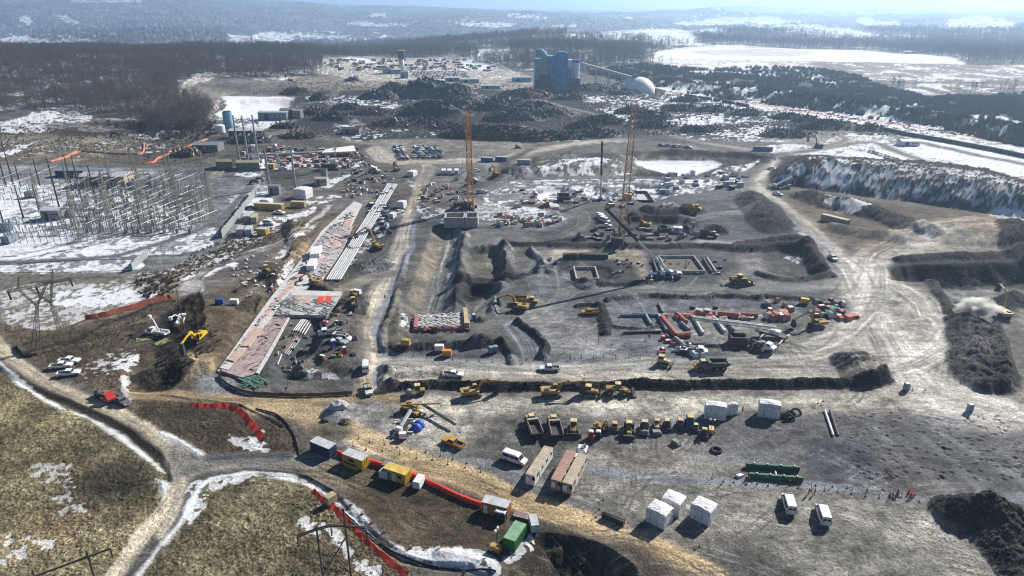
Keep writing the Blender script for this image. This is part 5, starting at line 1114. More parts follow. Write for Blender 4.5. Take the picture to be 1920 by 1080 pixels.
# cranes
S_dir = Vector((math.sin(R(47)), math.cos(R(47)), 0)); COT = 1 / math.tan(R(33))
def tip_by_shadow(tp, sh):
    """boom tip on the sight line tp whose shadow falls at sh"""
    s = W([sh])[0]; best = None
    for z in np.linspace(4, 70, 260):
        p = at_height(tp[0], tp[1], z); q = p - S_dir * (z * COT); e = math.hypot(q.x - s[0], q.y - s[1])
        if best is None or e < best[0]: best = (e, p)
    return best[1]
def local(T, u, v, hd, sc=1):
    x, y, z = gp(u, v); d = (T - Vector((x, y, z))) / sc; return Matrix.Rotation(-hd, 3, 'Z') @ d
h0 = head(1245, 520, 20, 1); T = tip_by_shadow((1136, 391), (984, 585)); put(truck_crane('white truck crane with long boom reaching up to the left', local(T, 1245, 520, h0), split=.5, deck=NVY), 1245, 520, 20, 1)
h0 = head(1126, 372, 20, 1); T = at_height(1129, 266, vh(1126, 372, 266)); put(truck_crane('truck crane among snow patches with near vertical boom, white below and black above', local(T, 1126, 372, h0), split=.42, deck=NVY), 1126, 372, 20, 1)
h0 = head(1455, 352, 20, 1); T = at_height(1492, 328, 7); put(truck_crane('small white crane at the foot of the spoil mountain', local(T, 1460, 353, h0), split=.8), 1460, 353, 20, 1, sc=1)
h0 = head(700, 325, 20, 8); T = at_height(692, 309, 7); put(truck_crane('white crane beside the white ramp near the haul road', local(T, 702, 322, h0), split=.8), 702, 322, 20, 8)
def cc(u, v, ut, vt, lb, w, t, m=ORC):
    z = vh(u, v, vt); T = at_height(ut, vt, z); h = head(u, v, 0, 10); x, y, z0 = gp(u, v); d = local(T, u, v, h)
    return put(crawler_crane(lb, d, m, w, t), u, v, 0, 10)
cc(877, 392, 877, 208, 'orange lattice crane standing upright right of the concrete boxes', 2.7, .38); cc(1163, 460, 1190, 196, 'pale orange leaning lattice crane among the vans', 2.8, .26, mat('crane_pale', (.6, .33, .17), .6))
cc(625, 318, 627, 245, 'slim white lattice crane in the laydown yard', 1.2, .14, RFW)
# conveyor truck
r = thing('conveyor_truck', 'white concrete conveyor truck reaching over the red formwork', 'conveyor truck'); T = at_height(1300, 592, 5); h = head(1445, 632, -20, -6); tl = local(T, 1445, 632, h)
bx(0, 0, 1.1, 9, 2.4, .5).build('chassis', STL, r); MB().prism([(3.5, .8), (5, .8), (5, 2.6), (3.5, 2.6)], -1.2, 1.2).build('cab', WHT, r); bx(-1, 0, 2, 3, 2, 1.2).build('turret', WHT, r); MB().lattice((-1, 0, 3.2), tl, 1.3, 1.0, 16, .14).build('boom', WHT, r); bo = MB().beam((-1, 0, 3.3), tl, .9, .15).build('belt', STL, r)
for x, y in ((2, 4.2), (2, -4.2), (-4, 4.2), (-4, -4.2)): MB().beam((x, 0, 1.1), (x, y, .3), .4).build('outrigger', WHT, r)
for x in (-3.4, -2.2, 3): [wheel(r, x, s * 1.05, .55, .4) for s in (-1, 1)]
put(r, 1445, 640, -20, -6)
r = flatbed('white truck with folded legs beside the conveyor truck', WHT, STL); put(r, 1428, 656, 18, 6); r = flatbed('white utility vehicle by the small white tanks on the gravel pad', WHT, WHT); put(r, 1300, 662, 16, 2)
# dust cloud
bpy.ops.mesh.primitive_ico_sphere_add(subdivisions=3, radius=1); d = bpy.context.object; d.name = 'dust'; x, y, z = gp(1825, 600)
for vv in d.data.vertices: vv.co *= 1 + .3 * (math.sin(vv.co.x * 5 + 1) * math.cos(vv.co.y * 4) + .4 * math.sin(vv.co.z * 9))
d.location = (x, y, z + 3); d.scale = (7.5, 6, 5.5); d['kind'] = 'stuff'; d['label'] = 'cloud of pale dust beside the excavator'; d['category'] = 'dust'
m = bpy.data.materials.new('dust'); m.use_nodes = True; t = m.node_tree; t.nodes.clear(); pv = t.nodes.new('ShaderNodeVolumePrincipled'); out = t.nodes.new('ShaderNodeOutputMaterial'); t.links.new(pv.outputs[0], out.inputs['Volume'])
tc = nn(t, 'ShaderNodeTexCoord'); n1 = nn(t, 'ShaderNodeTexNoise'); n1.inputs['Scale'].default_value = 1.6; n1.inputs['Detail'].default_value = 4; t.links.new(tc.outputs['Object'], n1.inputs['Vector'])
ln = nn(t, 'ShaderNodeVectorMath', operation='LENGTH'); t.links.new(tc.outputs['Object'], ln.inputs[0]); a1 = nn(t, 'ShaderNodeMath', operation='MULTIPLY_ADD'); t.links.new(n1.outputs['Fac'], a1.inputs[0]); a1.inputs[1].default_value = 2.6; a1.inputs[2].default_value = -.55
s1 = nn(t, 'ShaderNodeMath', operation='SUBTRACT'); t.links.new(a1.outputs[0], s1.inputs[0]); t.links.new(ln.outputs['Value'], s1.inputs[1]); s2 = nn(t, 'ShaderNodeMath', operation='MULTIPLY'); s2.use_clamp = False; s2.inputs[1].default_value = 2.6; mx2 = nn(t, 'ShaderNodeMath', operation='MAXIMUM'); mx2.inputs[1].default_value = 0; t.links.new(s1.outputs[0], mx2.inputs[0]); t.links.new(mx2.outputs[0], s2.inputs[0]); t.links.new(s2.outputs[0], pv.inputs['Density'])
pv.inputs['Color'].default_value = (1, .98, .95, 1); pv.inputs['Anisotropy'].default_value = .35; d.data.materials.append(m)
# ---------------------------------------------------------------- fences, posts, pipes, slabs
def ribbon(name, s, h, m, label, cat, lean=0., wob=.12, post=True, pm=None, thick=.06):
    w = smooth(W(P(s)), False, 6); q = [w[0]]
    for a, b in zip(w[:-1], w[1:]):
        L = math.hypot(*(b - a)); n = max(int(L / .8), 1)
        for k in range(1, n + 1): q.append(a + (b - a) * k / n)
    q = np.array(q); z = heightat(q[:, 0], q[:, 1]); o = q[0]; zo = z[0]; r = thing(name, label, cat); r.location = (o[0], o[1], zo)
    b = MB(); rr = random.Random(len(s)); n = len(q); v = []
    for i in range(n):
        d = q[min(i + 1, n - 1)] - q[max(i - 1, 0)]; d = d / (math.hypot(*d) + 1e-9); nx, ny = -d[1], d[0]; hh = h * (1 + rr.uniform(-wob, wob)); ln = lean * (1 + rr.uniform(-.2, .2))
        for (t_, f) in ((0, 0), (thick, 0), (thick, 1), (0, 1)): v.append((q[i][0] - o[0] + nx * (t_ + ln * f), q[i][1] - o[1] + ny * (t_ + ln * f), z[i] - zo + .05 + hh * f + rr.uniform(-.05, .05)))
    f = [(i * 4 + k, i * 4 + (k + 1) % 4, i * 4 + 4 + (k + 1) % 4, i * 4 + 4 + k) for i in range(n - 1) for k in range(4)]; b.add(v, f); b.build('mesh_panel', m, r)
    if post:
        c = 0
        for i in range(0, n, 4 if n < 200 else 8):
            if c >= 60: break
            MB().beam((q[i][0] - o[0], q[i][1] - o[1], z[i] - zo - .1), (q[i][0] - o[0], q[i][1] - o[1], z[i] - zo + h + .25), .07).build('post', pm or LUM, r); c += 1
    return r
NETP = mat('faded_net', (.62, .17, .1), .8)
ribbon('safety_fence', '584,924 600,940 624,960 650,985 680,1015 710,1045 760,1084', .55, NET, 'bright orange mesh fence running down the slope past the wooden poles', 'fence', lean=.9)
ribbon('safety_fence', '357,764 385,766 425,767 445,776 462,795 478,815 490,831', .8, NET, 'bright orange mesh lying in a hook shape on the brown bank', 'fence', lean=1.3, post=False)
ribbon('safety_fence', '97,304 120,298 152,286 200,289 255,291 270,286 272,272', 1.0, NETP, 'orange mesh fence across the brush above the substation', 'fence', lean=.6)
ribbon('safety_fence', '262,309 290,305 300,297 330,286 390,262', 1.2, NETP, 'orange mesh fence climbing toward the pale silo', 'fence', lean=.6)
ribbon('debris_fence', '160,601 200,594 250,580 300,566 325,560', 1.5, mat('rust_net', (.26, .06, .035), .8), 'rust brown mesh fence along the snowy slope', 'fence', lean=1.0)
ribbon('silt_fence', '32,650 45,668 70,668', .8, DRT, 'brown silt fence at the bend of the road', 'fence'); ribbon('silt_fence', '40,648 100,628 160,602', .6, DRT, 'low brown silt fence below the lattice pylon', 'fence')
ribbon('silt_fence', '480,768 520,780 545,805 556,830 562,856', .45, DNM, 'black silt fence curving beside the junction', 'fence'); ribbon('silt_fence', '640,958 690,1000 730,1030 790,1055 860,1068 930,1075', .5, DNM, 'black silt fence along the snowy ditch', 'fence')
ribbon('silt_fence', '410,705 425,722 460,738 500,742 560,744 610,742 660,740', 1.0, DRT, 'brown barrier fence with red stakes around the pit end', 'fence', pm=RDP)
# orange barriers
seg = MB().prism([(-1.0, 0), (1.0, 0), (1.0, .85), (.8, 1.0), (-.8, 1.0), (-1.0, .85)], -.22, .22, .08, .5).build('barrier_segment', CNE); tag(seg, 'bright orange plastic barrier segment in the line behind the cabins', 'barrier', 'orange barriers behind the cabins'); MB().box(-.4, 0, .75, .25, .35, .15).box(.4, 0, .75, .25, .35, .15).build('slot', WHT, seg)
first = True
q = smooth(W(P('633,852 660,861 693,868 724,878 771,893 800,905 840,925 875,940 903,950')), False, 8); L = np.concatenate([[0], np.cumsum(np.hypot(*np.diff(q, axis=0).T))]); n = int(L[-1] / 1.12)
for i in range(n):
    t_ = (i + .5) * L[-1] / n; x, y = np.interp(t_, L, q[:, 0]), np.interp(t_, L, q[:, 1]); x2, y2 = np.interp(t_ + .3, L, q[:, 0]), np.interp(t_ + .3, L, q[:, 1])
    o = seg if first else dup(seg); first = False; o.location = (x, y, float(heightat([x], [y])[0])); o.rotation_euler.z = math.atan2(y2 - y, x2 - x) + random.uniform(-.08, .08); o.scale = (.58, 1.5, 1.15)
# posts
def post(m, label, cat, group, h=1.1, base=.24, name='marker_post', top=None):
    o = MB().tube((0, 0, 0), (0, 0, h), .05, n=6).build(name, m); MB().tube((0, 0, 0), (0, 0, .09), base, n=8).build('base', BLK, o); tag(o, label, cat, group)
    if top: MB().tube((0, 0, h * .6), (0, 0, h * .85), .08, n=6).build('reflective_band', WHT, o)
    return o
def along(s, n):
    w = W(P(s)); L = np.concatenate([[0], np.cumsum(np.hypot(*np.diff(w, axis=0).T))]); t = np.linspace(0, L[-1], n); return np.stack([np.interp(t, L, w[:, 0]), np.interp(t, L, w[:, 1])], 1)
def row(proto, qs, jit=.15, tilt=.0):
    for i, (x, y) in enumerate(qs):
        o = proto if 'used' not in proto else dup(proto)
        if 'used' not in proto: proto['used'] = 1
        x += random.uniform(-jit, jit); y += random.uniform(-jit, jit); o.location = (x, y, float(heightat([x], [y])[0])); o.rotation_euler = (random.uniform(-tilt, tilt), random.uniform(-tilt, tilt), random.random() * 6)
pr = post(STL, 'dark marker post with round base along the gravel footpath', 'marker post', 'dark posts along the gravel paths', 1.5)
for s, n in (('645,820 700,830 760,842 800,848 850,862 900,878', 11), ('660,838 720,848 780,858 840,870 900,886', 9), ('1336,900 1400,908 1480,912', 8), ('1495,916 1580,925 1640,932 1700,940', 9), ('1002,676 1060,674 1120,670 1200,672', 10), ('700,646 740,664 800,672 880,678 950,680', 12), ('1100,640 1170,650', 4), ('690,560 720,540 740,515', 4)): row(pr, along(s, n), .3, .06)
pr = post(STL, 'dark marker post in the bunch stored at the end of the path', 'marker post', 'stored dark posts', 1.3)
row(pr, [tuple(W([(random.uniform(1664, 1692), random.uniform(926, 938))])[0]) for _ in range(16)], 0, .1); row(pr, [tuple(W([(1661 + i * 1.6 + random.random(), 884 + i * 1.6)])[0]) for i in range(7)], 0, .1)
pr = post(CNE, 'orange marker post in the bunch stored at the end of the path', 'marker post', 'stored orange posts', 1.3); row(pr, [tuple(W([(random.uniform(1698, 1717), random.uniform(925, 934))])[0]) for _ in range(14)], 0, .12)
pr = post(CNE, 'orange delineator post with white bands on the open ground', 'delineator post', 'orange delineator posts around the yards', 1.2, top=1)
row(pr, [tuple(W([p_])[0]) for p_ in P('1480,908 1530,912 1560,913 1588,915 1627,920 1655,918 1593,842 1600,863 1612,887 1660,880 1671,900 1723,942 1747,950 1764,960 1130,938 1123,955 1117,970 1318,998 1302,1030 1311,1025 1334,832 1533,756 1543,752 1540,760 1706,731 1711,733 1735,733 1352,910 1396,905 1404,903 1440,818 1437,900 862,812 1045,560 1120,600')], .1, .05)
pr = post(CNE, 'orange traffic cone post with white bands beside the brown yard', 'traffic cone', 'orange cones edging the brown yard', 1.1, .38, 'traffic_cone', top=1); row(pr, [tuple(W([p_])[0]) for p_ in P('639,933 658,948 678,965 697,982 721,999 748,1016 770,1028')], .1, .04)
pr = post(RDP, 'short red stake beside the black windrow', 'stake', 'red stakes around the pits', 1.2, .12, 'stake'); row(pr, [tuple(W([p_])[0]) for p_ in P('733,733 741,734 748,735 495,741 520,744 545,745 578,743 603,742 632,740 655,738 905,450 910,458 1005,450 1190,625 1210,640 1337,655 1375,650 1310,654 1320,655')], .1, .1)
# people
for i, (u, v, du, lb, vest) in enumerate(((1516, 927, 3, 'person in dark clothes and red vest walking the path, left of two', RDP), (1527, 927, 3, 'person in pale hi-vis vest walking the path, right of two', HIV), (722, 561, 2, 'person standing on the gravel beside the haul road', DNM), (1330, 562, 2, 'person in green vest at the pipe pad, left of two', HIV), (1336, 562, -2, 'person in red vest at the pipe pad, right of two', RDP), (987, 679, 2, 'person in hi-vis vest at the foot of the curved ramp', HIV), (1286, 498, 2, 'person in green vest inside the foundation, left of two', HIV), (1291, 497, -2, 'person in green vest inside the foundation, right of two', HIV),
        (1392, 772, 2, 'person in hi-vis vest beside the small wrapped load', HIV), (1102, 505, 2, 'person in hi-vis vest in the small square pit', HIV), (1217, 636, 2, 'person in dark clothes among the pipes', DNM), (537, 735, 2, 'person standing at the end of the pit', DNM), (872, 607, 2, 'person in red vest at the corner of the pale slab', RDP))):
    put(person(lb, vest, DNM, i % 2), u, v, du, 1)
# generic solid from pixel corners
def slab(name, s, h, m, label, cat, z0=0., parent=None, lift_=0.):
    w = W(P(s)); c = w.mean(0); zz = float(np.median(heightat(w[:, 0], w[:, 1]))) + lift_; b = MB(); n = len(w); ar = sum(w[i][0] * w[(i + 1) % n][1] - w[(i + 1) % n][0] * w[i][1] for i in range(n)); w = w if ar > 0 else w[::-1]
    b.add([(p[0] - c[0], p[1] - c[1], -.5) for p in w] + [(p[0] - c[0], p[1] - c[1], h) for p in w], [tuple(range(n))[::-1], tuple(range(n, 2 * n))] + [(k, (k + 1) % n, n + (k + 1) % n, n + k) for k in range(n)])
    o = b.build(name, m); o.location = (c[0], c[1], zz + z0)
    tag(o, label, cat) if label else None
    return o
def patch(par, s, h, m, name='panel', z=0.):
    w = W(P(s)); c = par.location; b = MB(); n = len(w); ar = sum(w[i][0] * w[(i + 1) % n][1] - w[(i + 1) % n][0] * w[i][1] for i in range(n)); w = w if ar > 0 else w[::-1]
    b.add([(p[0] - c.x, p[1] - c.y, z) for p in w] + [(p[0] - c.x, p[1] - c.y, z + h) for p in w], [tuple(range(n))[::-1], tuple(range(n, 2 * n))] + [(k, (k + 1) % n, n + (k + 1) % n, n + k) for k in range(n)]); return b.build(name, m, par)
def battens(par, s, n, z, m, name='batten', L=(.6, 3), seed=1, hmax=.35):
    w = W(P(s)); c = par.location; rr = random.Random(seed); b = MB(); q = 0; lo, hi = w.min(0), w.max(0)
    while q < n:
        x, y = rr.uniform(lo[0], hi[0]), rr.uniform(lo[1], hi[1])
        if not inside(w, np.array([x]), np.array([y]))[0]: continue
        a = rr.choice([0, 1.57]) + .9 + rr.uniform(-.1, .1); b.box(x - c.x, y - c.y, z + rr.uniform(.05, hmax), rr.uniform(*L), rr.uniform(.1, .5), rr.uniform(.08, hmax), rz=a); q += 1
    o = b.build(name, m, par); o['kind'] = 'stuff'; return o
MATL = mat('insulating_blanket', (.44, .44, .44), .9, var=.45, scale=.35, bump=.4); FRM = mat('pink_form', (.37, .29, .28), .85, var=.4, scale=.7); PALE = mat('pale_form', (.58, .57, .56), .85, var=.3, scale=1.2)
o = slab('trench_cover', '664,379 679,384 657,428 642,468 604,527 530,566 512,594 428,700 408,698 500,570 574,477 602,436', .5, PALE, 'long pale strip of covered trench running down to the pit, half pink', 'trench cover')
patch(o, '570,500 584,508 530,560 506,592 424,696 412,696 480,610 520,560', .08, PNK, 'membrane_strip', .5); battens(o, '650,400 670,400 640,440 560,520 530,560 540,530 600,450', 160, .5, RAW, 'board'); battens(o, '520,560 530,565 430,690 420,690', 50, .55, PALE, 'board', (.5, 1.6), 3)
o = slab('formwork_deck', '622,430 661,427 644,468 604,526 580,522 574,486 600,450', .8, mat('form_grey', (.4, .4, .4), .9, var=.5, scale=.4), 'wide deck of reinforcement with pink and white patches beside the silver pipes', 'formwork')
for i, s in enumerate(('648,415 662,413 655,432 640,436', '612,452 640,450 640,468 600,470', '600,482 624,484 615,500 590,498', '630,440 650,440 644,448 624,450')): patch(o, s, .12, PNK, 'pink_panel', .8)
for s in ('585,475 605,472 600,488 582,490', '582,498 596,497 590,512 575,512'): patch(o, s, 2.2, WHT, 'white_shaft', .8)
battens(o, '622,430 661,427 644,468 604,526 580,522 574,486 600,450', 230, .8, WHT, 'board', seed=5); battens(o, '622,430 661,427 644,468 604,526 580,522', 60, .8, PNK, 'rebar_bundle', seed=6)
o = slab('covered_deck', '550,549 642,552 612,597 517,595', 1.1, MATL, 'large grey blanket covered deck with a row of orange squares', 'covered deck')
patch(o, '553,550 640,553 636,561 547,560', .1, PALE, 'white_strip', 1.1)
for x in (557, 575, 598, 612): patch(o, '%d,562 %d,562 %d,574 %d,574' % (x, x + 11, x + 7, x - 5), .1, CNE if x > 590 else mat('apricot', (.54, .38, .32), .8), 'orange_square', 1.1)
battens(o, '536,566 625,568 612,597 517,595', 90, 1.1, RAW, 'weight_board', (.8, 5), 4, .15)
o = slab('footing_slab', '512,597 541,600 500,672 482,704 455,712 418,700 412,693 430,680 470,640', .7, FRM, 'long red stained footing slab at the near end of the trench', 'footing')
patch(o, '500,597 511,599 428,698 414,694', .12, PALE, 'pale_kerb', .7); patch(o, '540,600 544,601 506,672 486,706 480,704 500,670', .3, PALE, 'pale_edge', .7); patch(o, '482,620 494,622 468,655 452,655', .5, mat('apricot', (.6, .3, .2)), 'pink_panel', .7); patch(o, '448,660 460,662 440,684 426,680', .5, mat('apricot', (.6, .3, .2)), 'pink_panel', .7)
battens(o, '512,597 541,600 500,672 482,704 430,696', 40, .7, FRM, 'rebar_bundle', (.5, 2), 8)
battens(o, '450,700 480,704 500,716 480,728 455,722', 60, .2, mat('rebar_green', (.1, .2, .16)), 'rebar_mesh', (1, 5), 9); 
o = slab('footing_slab', '778,596 874,592 880,617 776,620', .9, PALE, 'pale square slab of formwork at the foot of the ramp', 'footing'); battens(o, '778,596 874,592 880,617 776,620', 240, .9, PALE, 'board', (.5, 2.6), 2, .4); patch(o, '842,608 862,607 864,618 840,618', .2, PNK, 'pink_panel', .9); patch(o, '778,600 784,600 782,621 776,621', .6, REB, 'edge_form', .9); patch(o, '869,588 876,588 880,618 871,618', 1.4, LUM, 'edge_form', .9); battens(o, '776,617 880,614 880,622 776,623', 40, .3, REB, 'rebar_cage', (.6, 2), 3, .9)
# silver pipes
def pipe(name, A, B, r, m, label, cat, group=None, z=.0, n=10):
    a, b = W([A])[0], W([B])[0]; c = (a + b) / 2; zz = float(heightat([c[0]], [c[1]])[0]); o = MB().tube((a[0] - c[0], a[1] - c[1], r + z), (b[0] - c[0], b[1] - c[1], r + z), r, n=n).build(name, m); o.location = (c[0], c[1], zz); tag(o, label, cat, group); return o
for k in range(7): pipe('silver_pipe', (728 + k * 2.7 - (k == 3) * 1, 346 + k * .3), (612 + k * 4.2, 528), .38, SLV if k % 3 else RFW, 'long silver pipe in the parallel run beside the trench', 'pipe', 'parallel silver pipes beside the trench', .35)
for k in range(9): pipe('sleeper_beam', (722 - k * 13, 360 + k * 20.5), (748 - k * 13, 361 + k * 20.5), .18, STL, 'dark sleeper under the silver pipes', 'sleeper', 'sleepers under the silver pipes', 0, 4)
for k in range(6): pipe('white_pipe', (566 + k * 3.4, 601), (550 + k * 4, 622), .16, WHT, 'pale pipe in the stack on the pit floor', 'pipe', 'pale pipes on the pit floor', .2)
for k in range(4): pipe('white_pipe', (555 + k * 2.5, 628), (530 + k * 3, 658), .14, SLV if k else REB, 'thin pipe stretching across the pit floor', 'pipe', 'thin pipes on the pit floor', .1)
pipe('white_pipe', (528, 661), (520, 680), .16, WHT, 'short white pipe alone at the near end of the pit floor', 'pipe'); pipe('drain_pipe', (1556, 772), (1571, 818), .3, STL, 'long dark pipe lying alone right of the tyres', 'pipe'); pipe('drain_pipe', (1546, 771), (1562, 818), .3, WHT, 'long white pipe lying beside the dark one', 'pipe')
# pipework on the gravel pad
for A, B, m, lb, rr_ in (((1163, 594), (1245, 593), PIP, 'long blue grey pipe lying left to right on the gravel pad', .55), ((1185, 590), (1222, 590), PIP, 'short blue grey pipe behind the long one', .45), ((1210, 593), (1220, 611), PIP, 'stub of blue grey pipe turning toward the front', .6), ((1235, 594), (1250, 622), SLV, 'pale pipe, left of the two running to the front', .55), ((1240, 594), (1256, 622), SLV, 'pale pipe, right of the two running to the front', .55), ((1234, 571), (1242, 588), STL, 'dark pipe leading back from the cluster', .4), ((1168, 626), (1240, 624), STL, 'low dark trench pipe across the pad', .4), ((1300, 598), (1317, 628), SLV, 'grey pipe rising under the conveyor boom', .6), ((1340, 600), (1357, 625), SLV, 'grey pipe right of the red blocks', .6), ((1360, 602), (1375, 622), RAW, 'grey pipe nearest the concrete box', .6), ((1240, 600), (1268, 634), REB, 'red wrapped pipe, longest of the red cluster', .9), ((1268, 634), (1292, 631), REB, 'red wrapped pipe closing the red cluster', .9), ((1268, 592), (1286, 608), REB, 'red wrapped pipe behind the cluster', .8), ((1265, 640), (1284, 656), RAW, 'grey girder below the red cluster', .9), ((1276, 608), (1292, 622), PIP, 'blue grey pipe inside the red cluster', .6), ((1345, 592), (1385, 596), REB, 'row of red wrapped fittings behind the boom', .9), ((1390, 594), (1420, 595), REB, 'right hand row of red wrapped fittings', .8), ((1290, 592), (1340, 590), REB, 'red wrapped fittings left of the pale boxes', .7)): pipe('pipe_section', A, B, rr_, m, lb, 'pipe')
# green girders front right
for A, B, lb in (((1398, 876), (1498, 883), 'dark green girder, upper of the pair on the front pad'), ((1403, 895), (1504, 903), 'dark green girder, lower of the pair on the front pad')):
    o = pipe('green_girder', A, B, .62, SGR, lb, 'girder'); a, b = W([A])[0], W([B])[0]; c = (a + b) / 2; k = MB()
    for t in (0.15, .4, .65, .9): p_ = a + (b - a) * t - c; k.box(p_[0], p_[1], 1.3, .25, .4, .25)
    k.build('lifting_lug', WHT, o)
o = pipe('support_beam', (1453, 884), (1456, 897), .2, WHT, 'white cross beam joining the two green girders', 'beam'); o = slab('foam_block', '1379,893 1389,891 1395,894 1385,897', .6, WHT, 'white block lying left of the green girders', 'block')
o = slab('steel_plate', '1128,970 1132,967 1172,982 1168,988', 1.3, STL, 'long dark steel box lying on the ground below the trailers', 'steel box'); patch(o, '1129,969 1133,967.5 1172,982 1169,984', .1, DRT, 'top_plate', 1.3)
# open concrete boxes and foundations
def hollow(name, A, B, C, h, t, m, label, cat, base_h=.0, inner=None, dz=0):
    L, w, a, b, th = foot(A, B, C); r = thing(name, label, cat); put_side(r, A, B, w, dz)
    for nm, args in (('near_wall', (0, -w / 2 + t / 2, h / 2, L, t, h)), ('far_wall', (0, w / 2 - t / 2, h / 2, L, t, h)), ('end_wall', (-L / 2 + t / 2, 0, h / 2, t, w - 2 * t, h)), ('end_wall', (L / 2 - t / 2, 0, h / 2, t, w - 2 * t, h))): bx(*args).build(nm, m, r)
    bx(0, 0, .1 + base_h, L - 2 * t, w - 2 * t, .2).build('floor_slab', inner or m, r)
    n = int(L / 1.6); k = MB(); [k.box(-L / 2 + (i + .5) * L / n, -w / 2 - .06, h / 2, .14, .12, h * .96) for i in range(n)]; k.build('wall_rib', m, r); return r
CONL = mat('pale_concrete', (.42, .42, .4), .85, var=.15, scale=.5); DKC = mat('dark_shutter', (.09, .08, .075), .85); BED = mat('blinding', (.13, .12, .11), .95)
hollow('concrete_box', (833, 427), (871, 427), (871, 417), 5, .6, CONL, 'open topped concrete box, left half of the joined pair', 'concrete box'); hollow('concrete_box', (872, 427), (896, 427), (896, 417), 5, .6, CONL, 'open topped concrete box, narrower right half of the joined pair', 'concrete box')
hollow('concrete_box', (1046, 378), (1070, 378), (1070, 370), 4.6, .5, DKC, 'dark open topped box with pale rim among snow patches', 'concrete box'); hollow('concrete_box', (1369, 650), (1400, 651), (1400, 641), 3.0, .5, DKC, 'dark open box with pale rim beside the conveyor boom', 'concrete box'); hollow('concrete_box', (1237, 440), (1254, 440), (1254, 433), 2.8, .4, STL, 'small black open box on the grey lane', 'concrete box')
hollow('foundation', (1080, 523), (1124, 523), (1119, 500), 1.5, .5, CONL, 'small square foundation with timber forms, left of the crane', 'foundation', inner=BED); hollow('foundation', (1250, 513), (1322, 513), (1306, 484), 1.3, .4, CONL, 'large foundation pit with pale edges behind the truck crane', 'foundation', inner=BED); hollow('foundation', (1190, 372), (1226, 372), (1218, 355), 1.6, .5, DKC, 'square frame foundation in the snow far behind the crane', 'foundation', inner=RFW)
for i, (A, B) in enumerate((((1223, 488), (1232, 513)), ((1231, 485), (1242, 512)), ((1318, 487), (1334, 512)), ((1325, 486), (1342, 512)))): pipe('form_wall', A, B, .5, CONL if i % 2 else STL, 'upright form wall %s the large foundation' % ('left of' if i < 2 else 'right of') + (', outer' if i in (0, 3) else ', inner'), 'form wall')
for i, u in enumerate((1057, 1086, 1114)):
    o = MB().box(0, 0, .95, 6, 2.2, 1.9).build('rebar_crate', mat('dark_green_crate', (.05, .06, .055), .9, var=.5, scale=2)); MB().box(0, 0, 1.95, 6.1, 2.3, .1).build('lid', STL, o); tag(o, 'dark long crate on the tan pad, ' + ('left', 'middle', 'right')[i] + ' of the three in line', 'crate'); put(o, u + 12, 484, 20, 0)
for i, u in enumerate((1308, 1324)):
    o = MB().box(0, 0, .9, 2, 1.8, 1.8).build('plywood_box', LUM); MB().box(0, 0, 1.85, 2.2, 2, .1).build('lid', TNR, o); tag(o, 'pale plywood box on the pad, ' + ('left' if i == 0 else 'right') + ' of two', 'box'); put(o, u + 2, 589, 10, 2)
for i, (u, v) in enumerate(((1300, 576), (1343, 576), (1433, 573), (1042, 494), (1030, 488))):
    o = MB().box(0, 0, .4, 1.3, 3, .8).build('steel_crate', STL); tag(o, 'small dark block on the pad, ' + ('below the first windrow', 'right of the first one', 'left of the pink blocks', 'on the grey slope left of the small foundation', 'higher on the grey slope')[i], 'block'); put(o, u, v, 8, 1)
# pink blocks, coloured clutter by the right excavator
rr = random.Random(4)
def clutter(name, label, cat, group, n, box_, sizes, mats, seed=0, parts=True, rot=None):
    rr = random.Random(seed); protos = []
    for m in mats:
        s = (rr.uniform(*sizes[0]), rr.uniform(*sizes[1]), rr.uniform(*sizes[2])); o = MB().box(0, 0, s[2] / 2, s[0], s[1], s[2], tx=rr.uniform(.8, 1), ty=rr.uniform(.8, 1)).build(name, m); MB().box(0, 0, s[2] + .05, s[0] * .8, s[1] * .7, .1).build('cover', mats[(mats.index(m) + 1) % len(mats)], o); tag(o, label, cat, group); protos.append([o, 0])
    for i in range(n):
        p_ = protos[i % len(protos)]; o = p_[0] if not p_[1] else dup(p_[0]); p_[1] = 1
        u, v = rr.uniform(box_[0], box_[2]), rr.uniform(box_[1], box_[3]); put(o, u, v); o.rotation_euler.z = (rr.choice([.2, 1.7]) if rot is None else rot) + rr.uniform(-.3, .3); k = rr.uniform(.6, 1.3); o.scale = (k, k, rr.uniform(.7, 1.2))
PKB = mat('pink_block', (.5, .22, .18), .8)
clutter('formwork_block', 'red or pink formwork block on the pad right of the red pipes', 'formwork block', 'pink formwork blocks', 16, (1438, 566, 1484, 600), ((1.5, 3), (1.5, 2.5), (.8, 2)), [PKB, REB, WHT], 1)
clutter('equipment_box', 'small dark or coloured unit in the packed cluster behind the right excavator', 'equipment box', 'equipment packed behind the right excavator', 26, (1530, 567, 1582, 596), ((1.2, 2.4), (1, 2), (.8, 2.2)), [STL, NVY, RDP, WHT, GRN, RAW], 2); clutter('red_skip', 'red lidded skip at the edge of the equipment cluster', 'skip', 'red skips by the equipment cluster', 4, (1570, 590, 1602, 600), ((2, 3), (1.5, 2), (1, 1.6)), [RDP, PKB], 3)
clutter('red_fitting', 'red wrapped fitting scattered in the pipe cluster', 'pipe fitting', 'red fittings in the pipe cluster', 40, (1240, 592, 1420, 600), ((.8, 2.5), (.6, 1.4), (.5, 1.2)), [REB, CNE, RAW, WHT], 4); clutter('red_fitting', 'red or white fitting around the girder on the gravel pad', 'pipe fitting', 'fittings around the grey girder', 16, (1240, 630, 1310, 668), ((.8, 2), (.6, 1.4), (.5, 1.2)), [RDP, WHT, RAW], 5)
clutter('white_tank', 'small white tank standing near the girder on the gravel pad', 'tank', 'white tanks by the girder', 6, (1290, 652, 1318, 668), ((1.5, 2.4), (1.2, 1.6), (1.2, 1.8)), [WHT, RFW], 6)
